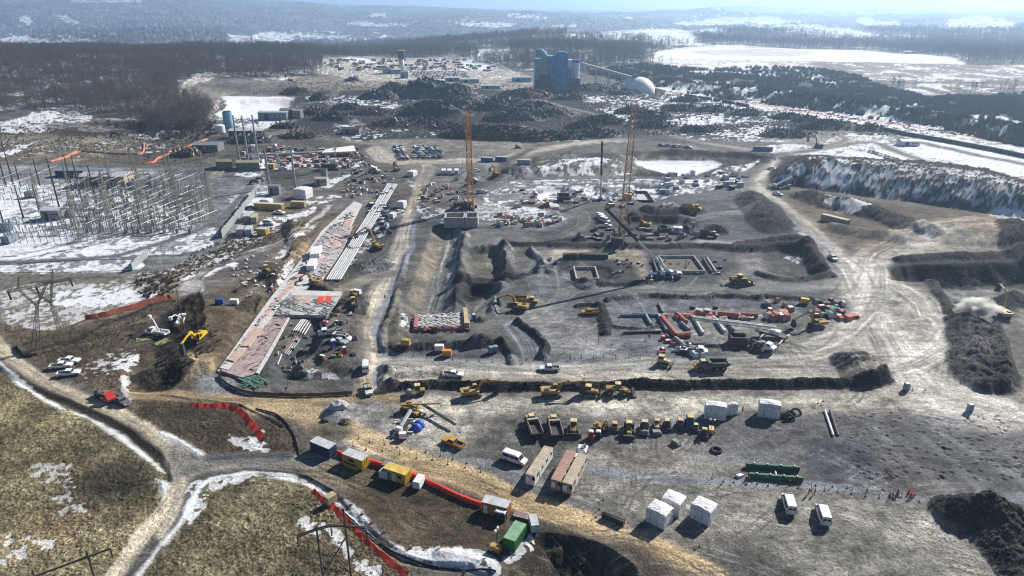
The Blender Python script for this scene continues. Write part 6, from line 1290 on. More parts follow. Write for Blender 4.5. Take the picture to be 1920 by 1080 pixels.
clutter('board_stack', 'stack of pale boards or boxes strewn on the slab yard', 'material stack', 'materials on the far slab yard', 70, (930, 404, 1055, 425), ((1, 3.5), (1, 2.5), (.5, 2)), [PALE, RFW, STL, WHT, TNW, REB], 7); clutter('supply_crate', 'stack of materials in the snowy yard around the dark open box', 'material stack', 'materials around the dark open box', 46, (960, 355, 1190, 392), ((1.5, 4), (1, 3), (.8, 2.2)), [WHT, RFW, STL, RAW, RDP, TNW], 8)
clutter('crated_part', 'stack of materials around the upright orange crane', 'material stack', 'materials around the orange crane', 46, (790, 345, 900, 396), ((1.5, 4), (1, 3), (.8, 2.2)), [RAW, TNW, STL, RFW, WHT, REB], 9); clutter('machine_part', 'stack of materials at the foot of the leaning crane', 'material stack', 'materials at the leaning crane', 60, (1075, 430, 1310, 452), ((1.2, 3.5), (1, 2.5), (.8, 2.4)), [RAW, STL, RAW, WHT, STL, REB], 10)
clutter('supply_bundle', 'crate or bundle in the crowded laydown yard by the steel poles', 'material stack', 'materials in the laydown yard', 150, (455, 276, 690, 314), ((2, 6), (1.5, 3.5), (1, 2.6)), [WHT, RAW, REB, STL, TNW, PALE, PKB], 11); clutter('pallet_stack', 'pallet or bundle beside the trench bank', 'material stack', 'materials beside the trench bank', 60, (640, 315, 742, 372), ((1, 3.5), (1, 2.5), (.6, 1.6)), [WHT, RAW, PALE, STL, REB], 12)
clutter('dark_bundle', 'bundle in the dark strip between pipes and haul road', 'material stack', 'materials between pipes and haul road', 50, (690, 385, 735, 440), ((1, 3), (1, 2.5), (.6, 1.6)), [WHT, RAW, STL, STL, NVY], 13); clutter('yard_bundle', 'bundle in the muddy pit yard near the white van', 'material stack', 'materials in the pit yard', 34, (600, 590, 668, 680), ((.8, 2.2), (.7, 1.6), (.5, 1.3)), [GRN, RAW, STL, WHT, CNE], 14); clutter('timber_bundle', 'bundle on the pit floor', 'material stack', 'materials on the pit floor', 20, (520, 610, 575, 690), ((.8, 2.2), (.5, 1.2), (.3, .8)), [LUM, RAW, STL], 15)
clutter('form_stack', 'bundle near the large foundation', 'material stack', 'materials near the large foundation', 44, (1150, 488, 1360, 522), ((.8, 2.6), (.5, 1.4), (.3, 1.0)), [LUM, RDP, STL, WHT, NVY, RAW], 16); clutter('storage_bin', 'dark stack or bin in the rows near the far pond', 'material stack', 'materials near the far pond', 30, (1240, 325, 1400, 356), ((2, 5), (1.5, 3), (1, 2.4)), [WHT, PIP, STL, RFW], 17)
clutter('silt_sack', 'white sack in the rows edging the brown banks', 'sack', 'white sacks edging the banks', 60, (430, 480, 560, 560), ((.8, 1.3), (.6, .9), (.4, .6)), [WHT, RFW], 18)
for i, (u, v, m, lb, L) in enumerate(((505, 392, YLC, 'yellow container with a white tarp over it near the substation', 14), (560, 388, LUM, 'cream container standing alone on the gravel', 7), (452, 438, RFW, 'white trailer box, nearest the substation fence', 6), (468, 438, RFW, 'white trailer box, second from the substation fence', 6), (464, 412, RFW, 'white trailer box behind the pair by the fence', 8), (478, 415, TNR, 'cream trailer box behind the pair by the fence', 7), (493, 440, YLC, 'yellow office box right of the white trailer boxes', 4), (508, 316, YLC, 'orange yellow container between the steel poles', 5), (1565, 418, TNR, 'long tan container on the lane below the spoil mountain', 12), (1430, 283, PIP, 'blue grey container beside the far road', 12), (913, 303, BLU, 'blue container by the tan road, left of the pair', 7), (940, 302, BLU, 'blue container by the tan road, right of the pair', 7), (983, 308, RFW, 'white shed box behind the gravel heap', 8), (1176, 374, LUM, 'cream box cabin in front of the leaning crane', 4))):
    put(container(m, RFW if m in (YLC, BLU) else m, L, lb), u, v, 20 if i not in (2, 3, 4, 5) else 6, {8: 5}.get(i, 1 if i not in (2, 3, 4, 5) else -14), sc=1.1)
for i, (u, lb) in enumerate(((832, 'left'), (843, 'middle'), (856, 'right'))): put(container(RFW, WHT, 6, 'white site cabin in the row left of the orange crane, ' + lb), u, 326, 2, -12)
for i, (u, v, m, lb) in enumerate(((626, 660, BLU, 'blue bin beside the white van in the pit yard'), (646, 669, RDP, 'red portable toilet in the pit yard'), (1698, 732, PIP, 'small blue grey toilet beside the wide tan road'), (1817, 772, PIP, 'small blue grey toilet alone on the right yard'), (888, 600, BLU, 'blue drum by the corner of the pale slab'))): put(toilet(m, lb), u, v, 1, 1, sc=1.25 if i == 0 else 1)
for (u, v, du, dv, m, lb) in ((414, 575, 10, 0, BLU, 'blue generator trailer beside the bank'), (440, 572, 10, 0, WHT, 'white pump trailer beside the bank'), (762, 655, 8, 1, YEL, 'small yellow pump at the rubble edge'), (670, 553, 8, 1, WHT, 'white tool trailer beside the haul road'), (838, 668, 8, 0, ORG, 'flat orange frame in the front excavation'), (824, 659, 5, 0, WHT, 'white tank in the front excavation'), (1508, 570, 8, 1, YLC, 'small yellow cart left of the packed equipment'), (925, 661, 6, -1, PIP, 'small pale boat shaped tank in the dark excavation')): small_trailer(u, v, du, dv, m, lb, 2.8)
o = dup(ty, 'dark cable reel standing on the brush above the substation'); put(o, 217, 257); o.rotation_euler = (1.57, 0, 0); o.scale = (3, 3, 3)
for i, (u, v) in enumerate(((476, 344), (486, 340))): o = dup(ty, 'black cable reel by the substation corner, ' + ('left' if i == 0 else 'right') + ' one'); put(o, u, v); o.rotation_euler = (1.57, 0, .4); o.scale = (2, 2, 3)
# boulders
def boulder(u, v, r, lb, m=ROCK, fl=.6):
    rr = random.Random(int(u)); b = MB().dome(0, 0, 0, r, r * .8, r * fl, n=9, m=4); b.v = [(x * rr.uniform(.8, 1.2), y * rr.uniform(.8, 1.2), z * rr.uniform(.8, 1.2)) for x, y, z in b.v]; o = b.build('boulder', m); tag(o, lb, 'boulder'); put(o, u, v, dz=-.1)
boulder(637, 771, 2.6, 'large smooth grey boulder beside the tan road', SHAL); boulder(610, 790, 1.2, 'dark boulder below the large grey one'); boulder(648, 792, 1.6, 'brown boulder right of the dark one', DRT); boulder(758, 604, 1.4, 'pale boulder on the brown mound', RFW); boulder(763, 617, 1.0, 'smaller pale boulder on the brown mound', RFW); boulder(823, 802, 0.5, 'small stone in the yard')
# ---------------------------------------------------------------- plant, chimney, dome, sheds
def wp(u, v): return W([(u, v)])[0]
r = thing('power_plant', 'tall blue clad power plant block with a cut duct mouth on its roof', 'power plant'); px, py, pz = gp(1043, 172); r.location = (px, py, pz)
def pb(name, u0, u1, v0, v1, dep, m, y=0, parent=None):
    """block of the plant: picture columns u0-u1, rows v0 (top) - v1 (foot)"""
    Z0 = vh(1043, 172, v1) if v1 < 172 else -1; Z1 = vh(1043, 172, v0); s = py / (cP + (-(130 - 540) / FPX) * sP) / FPX; x0 = (u0 - 960) * s - px; x1 = (u1 - 960) * s - px
    return bx((x0 + x1) / 2, y, (Z0 + Z1) / 2, x1 - x0, dep, Z1 - Z0).build(name, m, parent or r)
s_ = py / (cP + (410 / FPX) * sP) / FPX
H_ = lambda v: vh(1043, 172, v)
RUIN = mat('stripped_frame', (.1, .1, .095), .9, var=.5, scale=.15)
pb('pale_tower', 1002, 1028, 110, 172, 16, PBL, -1); pb('grey_panel', 1010, 1027, 115, 138, 1, mat('grey_cladding', (.3, .33, .34)), -9.6)
pb('blue_hall', 1026, 1044, 106, 168, 22, BLB, 2); pb('blue_tower', 1042, 1063, 98, 172, 20, BLB, -2); pb('tower_cap', 1045, 1060, 96, 98.2, 16, BLB, -2); pb('blue_annex', 1062, 1072, 128, 160, 16, BLB, 0)
pb('roof_house', 1022, 1044, 104, 106.5, 12, RFW, 2); pb('stripped_storeys', 1003, 1041, 148, 173, 18, RUIN, -2.5); pb('stripped_base', 1062, 1087, 147, 170, 18, RUIN, 0); pb('dark_louvre', 1010, 1032, 138, 147, 1, STL, -12)
pb('white_silo', 1063, 1073, 112, 128, 10, WHT, 3); x = (1080 - 960) * s_ - px
MB().tube((x, 0, 0), (x, 0, H_(118)), 4.2, n=20).build('white_silo', WHT, r); MB().tube((x, 0, H_(118)), (x, 0, H_(112)), 4.6, n=20).build('silo_cap', BLB, r)
b = MB(); xa, xb = (1025 - 960) * s_ - px, (1006 - 960) * s_ - px; rad = abs(xa - xb) * .36; zc = H_(110); n = 8; cen = ((xa + xb) / 2 - 0, zc)
for k in range(n):
    a0, a1 = math.pi * .0 + k * math.pi * .62 / n, (k + 1) * math.pi * .62 / n; R0 = abs(xa - xb) * .52
    b.tube((xb + 3 + R0 * math.cos(a0), -1, zc + R0 * math.sin(a0) * 1.2), (xb + 3 + R0 * math.cos(a1), -1, zc + R0 * math.sin(a1) * 1.2), rad, n=16)
b.build('duct_elbow', PBL, r); e0 = Vector((xb + 3 + R0 * math.cos(math.pi * .62), -1, zc + R0 * math.sin(math.pi * .62) * 1.2)); MB().tube(e0, e0 + Vector((-1.2, 0, .1)), rad * .92, n=16).build('duct_mouth', STL, r)
k = MB()
for i in range(7): z = H_(148) * i / 7 + 1; k.box((1022 - 960) * s_ - px, -12.2, z, 30, .6, .6); k.box((1074 - 960) * s_ - px, -9.8, z, 20, .6, .6)
for i in range(9): k.box((1004 + i * 4.4 - 960) * s_ - px, -12.4, H_(148) / 2, .6, .6, H_(148))
k.build('steel_frame', RAW, r)
k = MB(); [k.box((1042 + i * 3 - 960) * s_ - px, -12.2, H_(98) / 2, .25, .3, H_(98) - 2) for i in range(8)]; k.build('cladding_rib', BLB, r)
r = thing('chimney', 'short white chimney with a wide black top', 'chimney'); x, y, z = gp(754, 137); r.location = (x, y, z); ht = vh(754, 137, 95); mdl = vh(754, 137, 110)
MB().tube((0, 0, 0), (0, 0, mdl), 4.2, 3.9, n=24).build('shaft', WHT, r, smooth=True); MB().tube((0, 0, mdl), (0, 0, ht), 5.2, n=24).build('black_top', STL, r); MB().tube((0, 0, ht), (0, 0, ht + .8), 5.4, n=24).build('rim', RFW, r)
r = thing('storage_dome', 'large white storage dome at the end of the conveyor', 'dome'); x, y, z = gp(1197, 172); r.location = (x, y, z); MB().dome(0, 0, 0, 20.5, 20.5, vh(1197, 172, 144), n=40, m=12).build('shell', mat('dome_white', (.8, .79, .75), .6, var=.04), r, smooth=True); bx(19, -4, 2.5, 4, 4, 5).build('side_door', STL, r); bx(-19, -3, 2, 5, 5, 4).build('entry_block', BLB, r); bx(-5, 0, vh(1197, 172, 142), 5, 5, 4).build('head_house', BLB, r)
def girder(name, A, hA, B, hB, w, m, label, cat, leg=True):
    a, b = gp(*A), gp(*B); r = thing(name, label, cat); r.location = (a[0], a[1], a[2]); p = Vector((0, 0, hA)); q = Vector((b[0] - a[0], b[1] - a[1], b[2] - a[2] + hB))
    MB().beam(p, q, w, w).build('gallery', m, r)
    if leg:
        for t in (.3, .55, .8): c = p.lerp(q, t); MB().lattice((c.x, c.y, 0), (c.x, c.y, c.z), 2.2, 1.6, 6, .35).build('trestle', m, r)
    return r
girder('conveyor', (1088, 165), vh(1088, 165, 119), (1185, 172), vh(1185, 172, 146), 3.2, RFW, 'long sloping white conveyor from the plant down to the dome', 'conveyor'); girder('conveyor', (1190, 172), vh(1190, 172, 145), (1148, 165), 3, 3.2, RFW, 'short sloping conveyor in front of the dome', 'conveyor', False)
def shed(u, v, L, Wd, Hh, wm, rm, label, du=20, dv=0, name='shed', pitch=.12):
    r = thing(name, label, 'building'); bx(0, 0, Hh / 2, L, Wd, Hh).build('wall', wm, r); g = Hh + Wd * pitch
    MB().add([(-L / 2 - .3, -Wd / 2 - .3, Hh), (L / 2 + .3, -Wd / 2 - .3, Hh), (L / 2 + .3, 0, g), (-L / 2 - .3, 0, g), (-L / 2 - .3, Wd / 2 + .3, Hh), (L / 2 + .3, Wd / 2 + .3, Hh)], [(0, 1, 2, 3), (3, 2, 5, 4), (0, 3, 4), (1, 5, 2), (0, 4, 5, 1)]).build('roof', rm, r)
    bx(-L * .2, -Wd / 2 - .04, Hh * .42, min(4, L * .2), .1, Hh * .8).build('door', STL, r); [bx(L * t, -Wd / 2 - .04, Hh * .6, min(1.5, L * .08), .1, 1).build('window', GLS, r) for t in (.1, .25, .38)]
    return put(r, u, v, du, dv)
for a in ((850, 152, 22, 12, 5, RAW, RFW, 'blue grey shed with snowy roof, left of two by the far cars'), (880, 155, 26, 12, 5, PBL, RFW, 'blue grey shed with snowy roof, right of two by the far cars'), (735, 138, 26, 12, 6, RAW, RFW, 'long pale roofed shed at the foot of the chimney'), (758, 146, 10, 12, 8, RAW, RAW, 'small grey shed beside the chimney'), (920, 166, 24, 10, 4, PBL, RFW, 'low pale shed among the scrap'), (978, 153, 26, 10, 6, PBL, RFW, 'pale blue shed left of the plant'), (1177, 166, 14, 8, 6, BLB, PBL, 'small blue shed behind the dome'),
          (514, 225, 26, 8, 7, PIP, RFW, 'blue grey wall-like shed beside the white basin'), (541, 222, 12, 10, 8, STL, RAW, 'dark shed, left of two beside the white basin'), (555, 222, 12, 10, 7, RAW, PIP, 'grey roofed shed, right of two beside the white basin'), (465, 258, 26, 10, 6, STL, RFW, 'low dark shed with white roof behind the steel poles'), (392, 282, 18, 12, 5, RAW, PIP, 'grey roofed shed near the pale silo'),
          (205, 345, 26, 13, 6, TNW, RFW, 'cream control building in the substation with pale roof'), (150, 330, 26, 6, 4, NVY, PIP, 'long dark blue building behind the control building'), (103, 410, 9, 6, 5, RAW, RFW, 'pale blue kiosk in the substation snow'), (660, 250, 14, 9, 4, RAW, STL, 'dark curved hut on the debris field'), (1702, 272, 14, 8, 3.5, WHT, PIP, 'blue roofed low building on the right snow flat'), (1045, 100, 14, 10, 5, WHT, WHT, 'tiny white building at the far field edge')):
    if a[0] == 1045: a = (1701, 101) + a[2:]
    shed(*a)
o = slab('building_slab', '612,286 664,279 668,290 604,293', 2.5, mat('white_deck', (.72, .71, .68), .8, var=.05), 'large bright white roof slab in the laydown yard', 'slab'); patch(o, '604,293 668,290 669,292 604,296', .8, STL, 'edge_beam', 1.5)
pipe('white_beam', (470, 296), (612, 290), .8, RFW, 'long white beam line running left of the white slab', 'beam', None, 1); pipe('white_beam', (500, 303), (604, 297), .6, REB, 'long red and white beam line in front of the white slab', 'beam', None, 1)
r = thing('silo', 'pale blue upright silo with black top near the woods', 'silo'); MB().tube((0, 0, 0), (0, 0, vh(430, 240, 210)), 4, n=16).build('shell', PBL, r); MB().tube((0, 0, vh(430, 240, 210)), (0, 0, vh(430, 240, 208)), 3, n=16).build('cap', STL, r); put(r, 430, 240)
r = thing('tank', 'round white tank beside the pale silo', 'tank'); MB().tube((0, 0, 0), (0, 0, 6), 3.8, n=20).build('shell', WHT, r); MB().dome(0, 0, 6, 3.8, 3.8, 1, n=20).build('lid', WHT, r); put(r, 414, 250)
shed(516, 364, 6, 4, 5, RAW, PIP, 'small blue grey switch box at the foot of the front left steel pole'); shed(604, 346, 7, 5, 4, CON, CON, 'low concrete base block left of the trench head'); shed(610, 341, 3, 3, 8, RAW, STL, 'narrow grey drilling rig tower on the concrete base')
o = slab('green_stack', '406,312 436,312 437,318 406,318', 5, mat('olive_stack', (.2, .22, .13), .9, var=.4, scale=.8), 'long olive stack of crates, left one under the steel poles', 'crate stack'); o = slab('green_stack', '444,314 487,314 488,320 444,320', 5, mat('olive_stack', (.2,) * 3), 'long olive stack of crates, right one under the steel poles', 'crate stack')
def prec(u, v): return gp(u, v)
# steel and wooden poles
for ub, vb, vt, rr_, m, lb in ((450, 307, 216, .75, GLV, 'tall galvanised steel pole, left of the back three'), (466, 306, 217, .75, GLV, 'tall galvanised steel pole, middle of the back three'), (485, 306, 215, .75, GLV, 'tall galvanised steel pole, right of the back three'), (506, 353, 282, .8, GLV, 'tall galvanised steel pole, left of the front two'), (554, 352, 278, .8, GLV, 'tall galvanised steel pole, right of the front two'), (347, 625, 535, .18, WOD, 'tall wooden pole beside the bright yellow excavator'),
        (287, 502, 457, .14, GLV, 'slim lamp mast by the substation corner, left of three'), (310, 507, 460, .14, GLV, 'slim lamp mast by the substation corner, middle of three'), (332, 508, 462, .14, GLV, 'slim lamp mast by the substation corner, right of three'), (538, 432, 406, .1, STL, 'thin dark pole beside the gravel near the trench'), (540, 727, 703, .06, STL, 'thin dark pole at the pit end')):
    h = vh(ub, vb, vt); r = thing('utility_pole', lb, 'pole'); MB().tube((0, 0, 0), (0, 0, h), rr_, rr_ * .6, n=10).build('shaft', m, r)
    if m is GLV: MB().beam((-.9, 0, h - .3), (.9, 0, h - .3), .15).build('cap_arm', STL, r)
    put(r, ub, vb)
for i, (ub, vb, vt) in enumerate(((39, 350, 304), (75, 348, 297), (111, 388, 294), (136, 358, 290), (151, 365, 290), (182, 387, 310), (44, 409, 347), (74, 396, 345), (12, 350, 285), (25, 345, 262), (10, 430, 380))):
    h = vh(ub, vb, vt); o = MB().tube((0, 0, 0), (0, 0, h), .45, .22, n=6).build('lightning_mast', STL); tag(o, 'slim dark mast rising from the left half of the substation', 'mast', 'dark masts in the substation'); put(o, ub, vb)
def wood_frame(ps, arm, label, brace=True):
    r = thing('wood_frame_pylon', label, 'pylon'); x0, y0, z0 = gp(*ps[0][:2]); r.location = (x0, y0, z0); tops = []
    for ub, vb, vt in ps:
        x, y, z = gp(ub, vb); h = vh(ub, vb, vt); MB().tube((x - x0, y - y0, z - z0 - .5), (x - x0, y - y0, z - z0 + h), .22, .15, n=8).build('pole', WOD, r); tops.append(Vector((x - x0, y - y0, z - z0 + h)))
    return r, tops, Vector((x0, y0, z0))
r, t, o0 = wood_frame([(622, 1200, 985), (672, 1196, 953)], None, 'dark wooden H frame pylon with bowed crossarm over the orange fence')
d = (t[1] - t[0]); d.z = 0; dn = d.normalized(); zz = min(t[0].z, t[1].z) - .9; c = t[0].lerp(t[1], .5); ex = 3.0; k = MB(); A = [Vector((t[0].x, t[0].y, 0)) - dn * ex, Vector((t[0].x, t[0].y, 0)), Vector((c.x, c.y, 0)), Vector((t[1].x, t[1].y, 0)), Vector((t[1].x, t[1].y, 0)) + dn * ex]
for z_ in (0, .3):
    for (p, za), (q, zb2) in zip(zip(A, (-1.1, .0, .55, .3, -.3)), list(zip(A, (-1.1, .0, .55, .3, -.3)))[1:]): k.beam((p.x, p.y, zz + za + z_), (q.x, q.y, zz + zb2 + z_), .14, .2)
k.build('crossarm', WOD, r)
for p, za in ((A[0], -1.1), (c, .5), (A[4], -.3)): MB().tube((p.x, p.y, zz + za), (p.x, p.y, zz + za - 1.8), .11, n=6).build('insulator', STL, r)
k = MB(); k.beam((t[0].x, t[0].y, zz - 1.5), (t[1].x, t[1].y, zz - 9), .14); k.beam((t[1].x, t[1].y, zz - 1.5), (t[0].x, t[0].y, zz - 9), .14); k.build('cross_brace', WOD, r)
r, t, o0 = wood_frame([(213, 1200, 1032), (120, 1240, 1068)], None, 'dark wooden H frame pylon over the narrow road at the bottom')
d = (t[0] - t[1]); d.z = 0; dn = d.normalized(); zz = t[0].z - 1.2; k = MB(); k.beam((t[1].x - dn.x * 2, t[1].y - dn.y * 2, zz), (t[0].x + dn.x * 3, t[0].y + dn.y * 3, zz), .2, .3); k.build('crossarm', WOD, r)
for e in (-2, 3.0): p = (t[1] if e < 0 else t[0]) + dn * e; MB().tube((p.x, p.y, zz), (p.x, p.y, zz - 1.7), .11, n=6).build('insulator', STL, r)
# lattice pylon on the left
r = thing('lattice_pylon', 'tall open lattice pylon with two forked legs and hanging insulators', 'pylon'); A_ = Vector(gp(67, 656)); B_ = Vector(gp(124, 641)); r.location = A_; off = B_ - A_; off.z = 0
w1 = vh(67, 656, 580); w2 = vh(67, 656, 543); tz = vh(67, 656, 520)
a1 = off * .42; b1 = off * .86; LT_ = mat('weathered_lattice', (.14, .15, .11), .8)
MB().lattice((0, 0, 0), a1 + Vector((0, 0, w1)), 1.7, .5, 8, .085).build('leg', LT_, r); MB().lattice(off, b1 + Vector((0, 0, w1)), 1.7, .5, 8, .085).build('leg', LT_, r)
for i, (p, q) in enumerate(((a1, off * .02), (a1, off * .9), (b1, off * .3), (b1, off * 1.08))): MB().lattice(p + Vector((0, 0, w1)), Vector((q.x, q.y, w2)), .4, .5, 5, .07).build('fork_arm', LT_, r)
MB().lattice(off * -.35 + Vector((0, 0, w2)), off * 1.7 + Vector((0, 0, w2)), .7, .7, 16, .07).build('crossarm', LT_, r)
for q in (.02, 1.08): MB().lattice(off * q + Vector((0, 0, w2)), off * (q + .12) + Vector((0, 0, tz)), .6, .15, 4, .06).build('peak', LT_, r)
for q in (-.3, .55, 1.65): p = off * q; MB().tube((p.x, p.y, w2), (p.x + .3, p.y, w2 - 2.6), .26, n=6).build('insulator', STL, r)
# ---------------------------------------------------------------- substation
WB = mat('busbar', (.5, .53, .52), .45, .2)
e1 = wp(260, 420) - wp(245, 428); e1 = e1 / math.hypot(*e1)
def quad(cx, cy, i, j): return cx, cy
def sup(kind, lb, grp, s_=1.):
    if kind == 0: o = MB().tube((0, 0, 0), (0, 0, 4.2), .14, n=5).beam((-1.2, 0, 4.2), (1.2, 0, 4.2), .18).build('bus_support', GLV); i = MB(); [i.tube((x, 0, 4.2), (x, 0, 5.8), .13, n=5) for x in (-1.1, 1.1)]
    elif kind == 1: o = MB().lattice((-3.2, 0, 0), (-3.2, 0, 7), .5, .4, 5, .07).lattice((3.2, 0, 0), (3.2, 0, 7), .5, .4, 5, .07).lattice((-3.6, 0, 7), (3.6, 0, 7), .4, .4, 7, .06).build('disconnect_frame', TAN_); i = MB(); [i.tube((x, 0, 7.2), (x, 0, 9), .14, n=5) for x in (-2.4, 0, 2.4)]; i.beam((-2.5, 0, 7.25), (2.5, 0, 7.25), .1)
    elif kind == 2: o = MB().tube((0, 0, 0), (0, 0, 3), .16, n=5).build('bus_support', GLV); i = MB(); i.tube((0, 0, 3), (0, 0, 5.4), .2, n=5)
    elif kind == 3: o = MB().box(0, 0, 1.0, 1.2, 1.0, 1.6).tube((0, 0, 0), (0, 0, 3), .2, n=5).build('circuit_breaker', RAW); i = MB(); [i.tube((x, 0, 1.8), (x * 1.6, 0, 4.6), .17, n=5) for x in (-.8, 0, .8)]; i.beam((-.85, 0, 1.85), (.85, 0, 1.85), .1)
    elif kind == 4: o = MB().lattice((0, 0, 0), (0, 0, 24), 1.9, .5, 14, .1).build('lattice_mast', TAN_); i = MB(); i.lattice((-3.4, 0, 17), (3.4, 0, 17), .5, .5, 6, .07)
    elif kind == 5: o = MB().box(0, 0, 2, 5, 3, 3).build('transformer', PIP); i = MB(); [i.tube((x, 0, 3.5), (x, 0, 5.5), .18, n=6) for x in (-1.5, 0, 1.5)]; bx(0, 2, 2, 4.4, .8, 2.6).build('radiator', RAW, o)
    i.build('insulator' if kind != 4 else 'crossarm', (RAW if kind != 4 else TAN_), o); tag(o, lb, ('support post', 'switchgear frame', 'support post', 'circuit breaker', 'lattice mast', 'transformer')[kind], grp); return o
def scatter(proto, pl, rz): 
    for i, (u, v) in enumerate(pl):
        o = proto if i == 0 else dup(proto); put(o, u, v); o.rotation_euler.z = rz + random.choice([0, 0, 1.57])
rz0 = math.atan2(e1[1], e1[0])
scatter(sup(1, 'tan lattice switchgear frame with three insulators in the dense part of the substation', 'lattice switchgear frames'), [(150 + i * 25 + (j % 2) * 9 - j * 3, 350 + j * 14) for j in range(7) for i in range(10) if 150 + i * 25 - j * 3 < 405 - j * 2 and (i * 7 + j * 3) % 5 != 1], rz0)
scatter(sup(0, 'grey support post with crossarm and two insulators', 'crossarm support posts'), [(140 + i * 20 + (j % 2) * 8, 343 + j * 11.5) for j in range(9) for i in range(13) if 140 + i * 20 < 415 - j * 5], rz0)
scatter(sup(2, 'slim grey support post along the snowy edge of the substation', 'slim support posts'), [(10 + i * 12.5 + (j % 2) * 5, 432 + j * 9 - i * .5) for j in range(4) for i in range(26 - j * 4)] + [(10 + i * 15, 352 + j * 16) for j in range(3) for i in range(9)], rz0)
scatter(sup(3, 'pale blue circuit breaker with three bushings', 'circuit breakers'), [(165 + i * 24, 365 + j * 24) for j in range(4) for i in range(9)], rz0)
scatter(sup(4, 'tall tan lattice mast in the dense part of the substation', 'tall lattice masts'), [(207, 408), (268, 385), (330, 372), (388, 362), (140, 398), (210, 350), (255, 340), (318, 345), (80, 405), (270, 430), (340, 420), (400, 412), (212, 452), (150, 455)], rz0)
scatter(sup(5, 'pale blue transformer in the substation snow', 'transformers'), [(130, 405), (15, 432), (60, 370), (20, 455), (250, 352), (285, 350)], rz0)
bb = MB().tube((-11.5, 0, 6.2), (11.5, 0, 6.2), .12, n=6); bb = bb.build('bus_bar', WB); MB().tube((-11, 0, 0), (-11, 0, 6.2), .13, n=5).tube((11, 0, 0), (11, 0, 6.2), .13, n=5).build('support_post', GLV, bb); tag(bb, 'long pale bus bar on two posts in the substation', 'bus bar', 'pale bus bars')
for i, (u, v) in enumerate([(170 + i * 26 + j * 5, 352 + j * 13) for j in range(0, 8, 2) for i in range(8)] + [(30, 345), (60, 352), (95, 336), (25, 365), (120, 372)]):
    o = bb if i == 0 else dup(bb); put(o, u, v, 26, -11)
def rail(name, s, h, label, cat, m, spost=3.5, wires=(), thick=.08, panel=True):
    return ribbon(name, s, h, m, label, cat, 0, .02, True, GLV, thick)
FNC = mat('fence_mesh', (.3, .33, .34), .6)
ribbon('metal_fence', '249,508 262,495 279,480', 3.4, FNC, 'short grey fence panel at the near corner of the substation', 'fence', post=True, pm=GLV); ribbon('metal_fence', '417,447 440,418 462,390 482,362', 4, FNC, 'tall grey screen fence on the right side of the substation', 'fence', post=True, pm=GLV)
r = ribbon('wire_fence', '-40,512 60,511 150,510 248,507', .1, STL, 'thin wire fence along the front of the substation', 'fence', post=True, pm=STL)
# ---------------------------------------------------------------- cars
def car(m, label, grp):
    o = MB().prism([(-2.2, .35), (2.2, .35), (2.25, .8), (1.2, .95), (.5, 1.45), (-1.2, 1.48), (-2.0, .95), (-2.25, .85)], -.9, .9, .12, 1.0).build('parked_car', m); MB().prism([(1.1, .98), (.48, 1.38), (-1.15, 1.4), (-1.85, .98)], -.915, .915, .1, 1.1).build('window', GLS, o)
    k = MB(); [k.tube((x, s * .7, .34), (x, s * .92, .34), .33, n=8) for x in (-1.4, 1.4) for s in (-1, 1)]; k.build('wheels', BLK, o); tag(o, label, 'car', grp); return o
CM = [WHT, mat('silver', (.4,) * 3), STL, NVY, RFW, mat('car_grey', (.16, .17, .18), .35), RDP]
def lot(lb, grp, spots, du, dv, seed):
    rr = random.Random(seed); ps = [[car(m, lb, grp), 0] for m in CM[:6]]
    for u, v in spots:
        p_ = rr.choice(ps); o = p_[0] if not p_[1] else dup(p_[0]); p_[1] = 1; put(o, u, v, du * rr.choice((1, -1)), dv + rr.uniform(-.15, .15)); o.scale = (1.08, 1.05, 1.25)
    for p_ in ps:
        if not p_[1]: [bpy.data.objects.remove(c) for c in kids(p_[0])]; bpy.data.objects.remove(p_[0])
lot('car parked in the double column beside the haul road head', 'cars parked in the double column', [(742 + j * 9 + i * 1.0, 277 + i * 2.3) for i in range(11) for j in range(2)], 10, .2, 1)
lot('car parked in the loose lot right of the double column', 'cars parked in the loose lot', [(778 + i * 9.5 + (j % 2) * 4, 277 + j * 4.6) for j in range(5) for i in range(5 + (j > 1))], 6, 3, 2)
lot('car parked in the big far lot behind the scrap', 'cars parked in the big far lot', [(772 + i * 6.4 + (j % 2) * 3 + j * 2, 135.5 + j * 2.4) for j in range(6) for i in range(16)], 4, .5, 3)
lot('car or truck standing in the far laydown yard', 'vehicles in the far laydown yard', [(random.Random(i).uniform(612, 905), random.Random(i + 99).uniform(113, 132)) for i in range(70)], 6, .3, 4)
lot('dark car parked in the snowy row under the trees, right', 'cars parked along the snowy right road', [(1630 + i * 7.4, 285 + i * 2.35) for i in range(12)] + [(1722 + i * 9, 307 + i * 2.7) for i in range(20)], 4, 5, 5)
lot('car parked on the yard below the gravel heap', 'cars near the gravel heap', [(890, 344), (1240, 274), (1250, 275), (1262, 276), (1272, 276), (1283, 277), (1292, 278)], 8, 1, 6)
clutter('yard_container', 'container or stack in the far laydown yard behind the scrap', 'material stack', 'stacks in the far laydown yard', 110, (610, 112, 925, 134), ((4, 12), (2.5, 5), (2, 4)), [WHT, RAW, YEL, STL, PBL, NVY, TNW], 31, rot=0)
clutter('railcar', 'dark goods wagon or stack in the line along the far right road', 'wagon', 'dark wagons along the right road', 30, (1290, 184, 1296, 186), ((9, 12), (3, 3.4), (3, 4)), [STL, BLK], 32)
q = along('1290,181 1330,187 1370,194 1405,201', 14); q2 = along('1640,241 1700,254 1780,268 1860,283 1960,304', 34); q = np.concatenate([q, q2]); dd = np.gradient(q, axis=0)
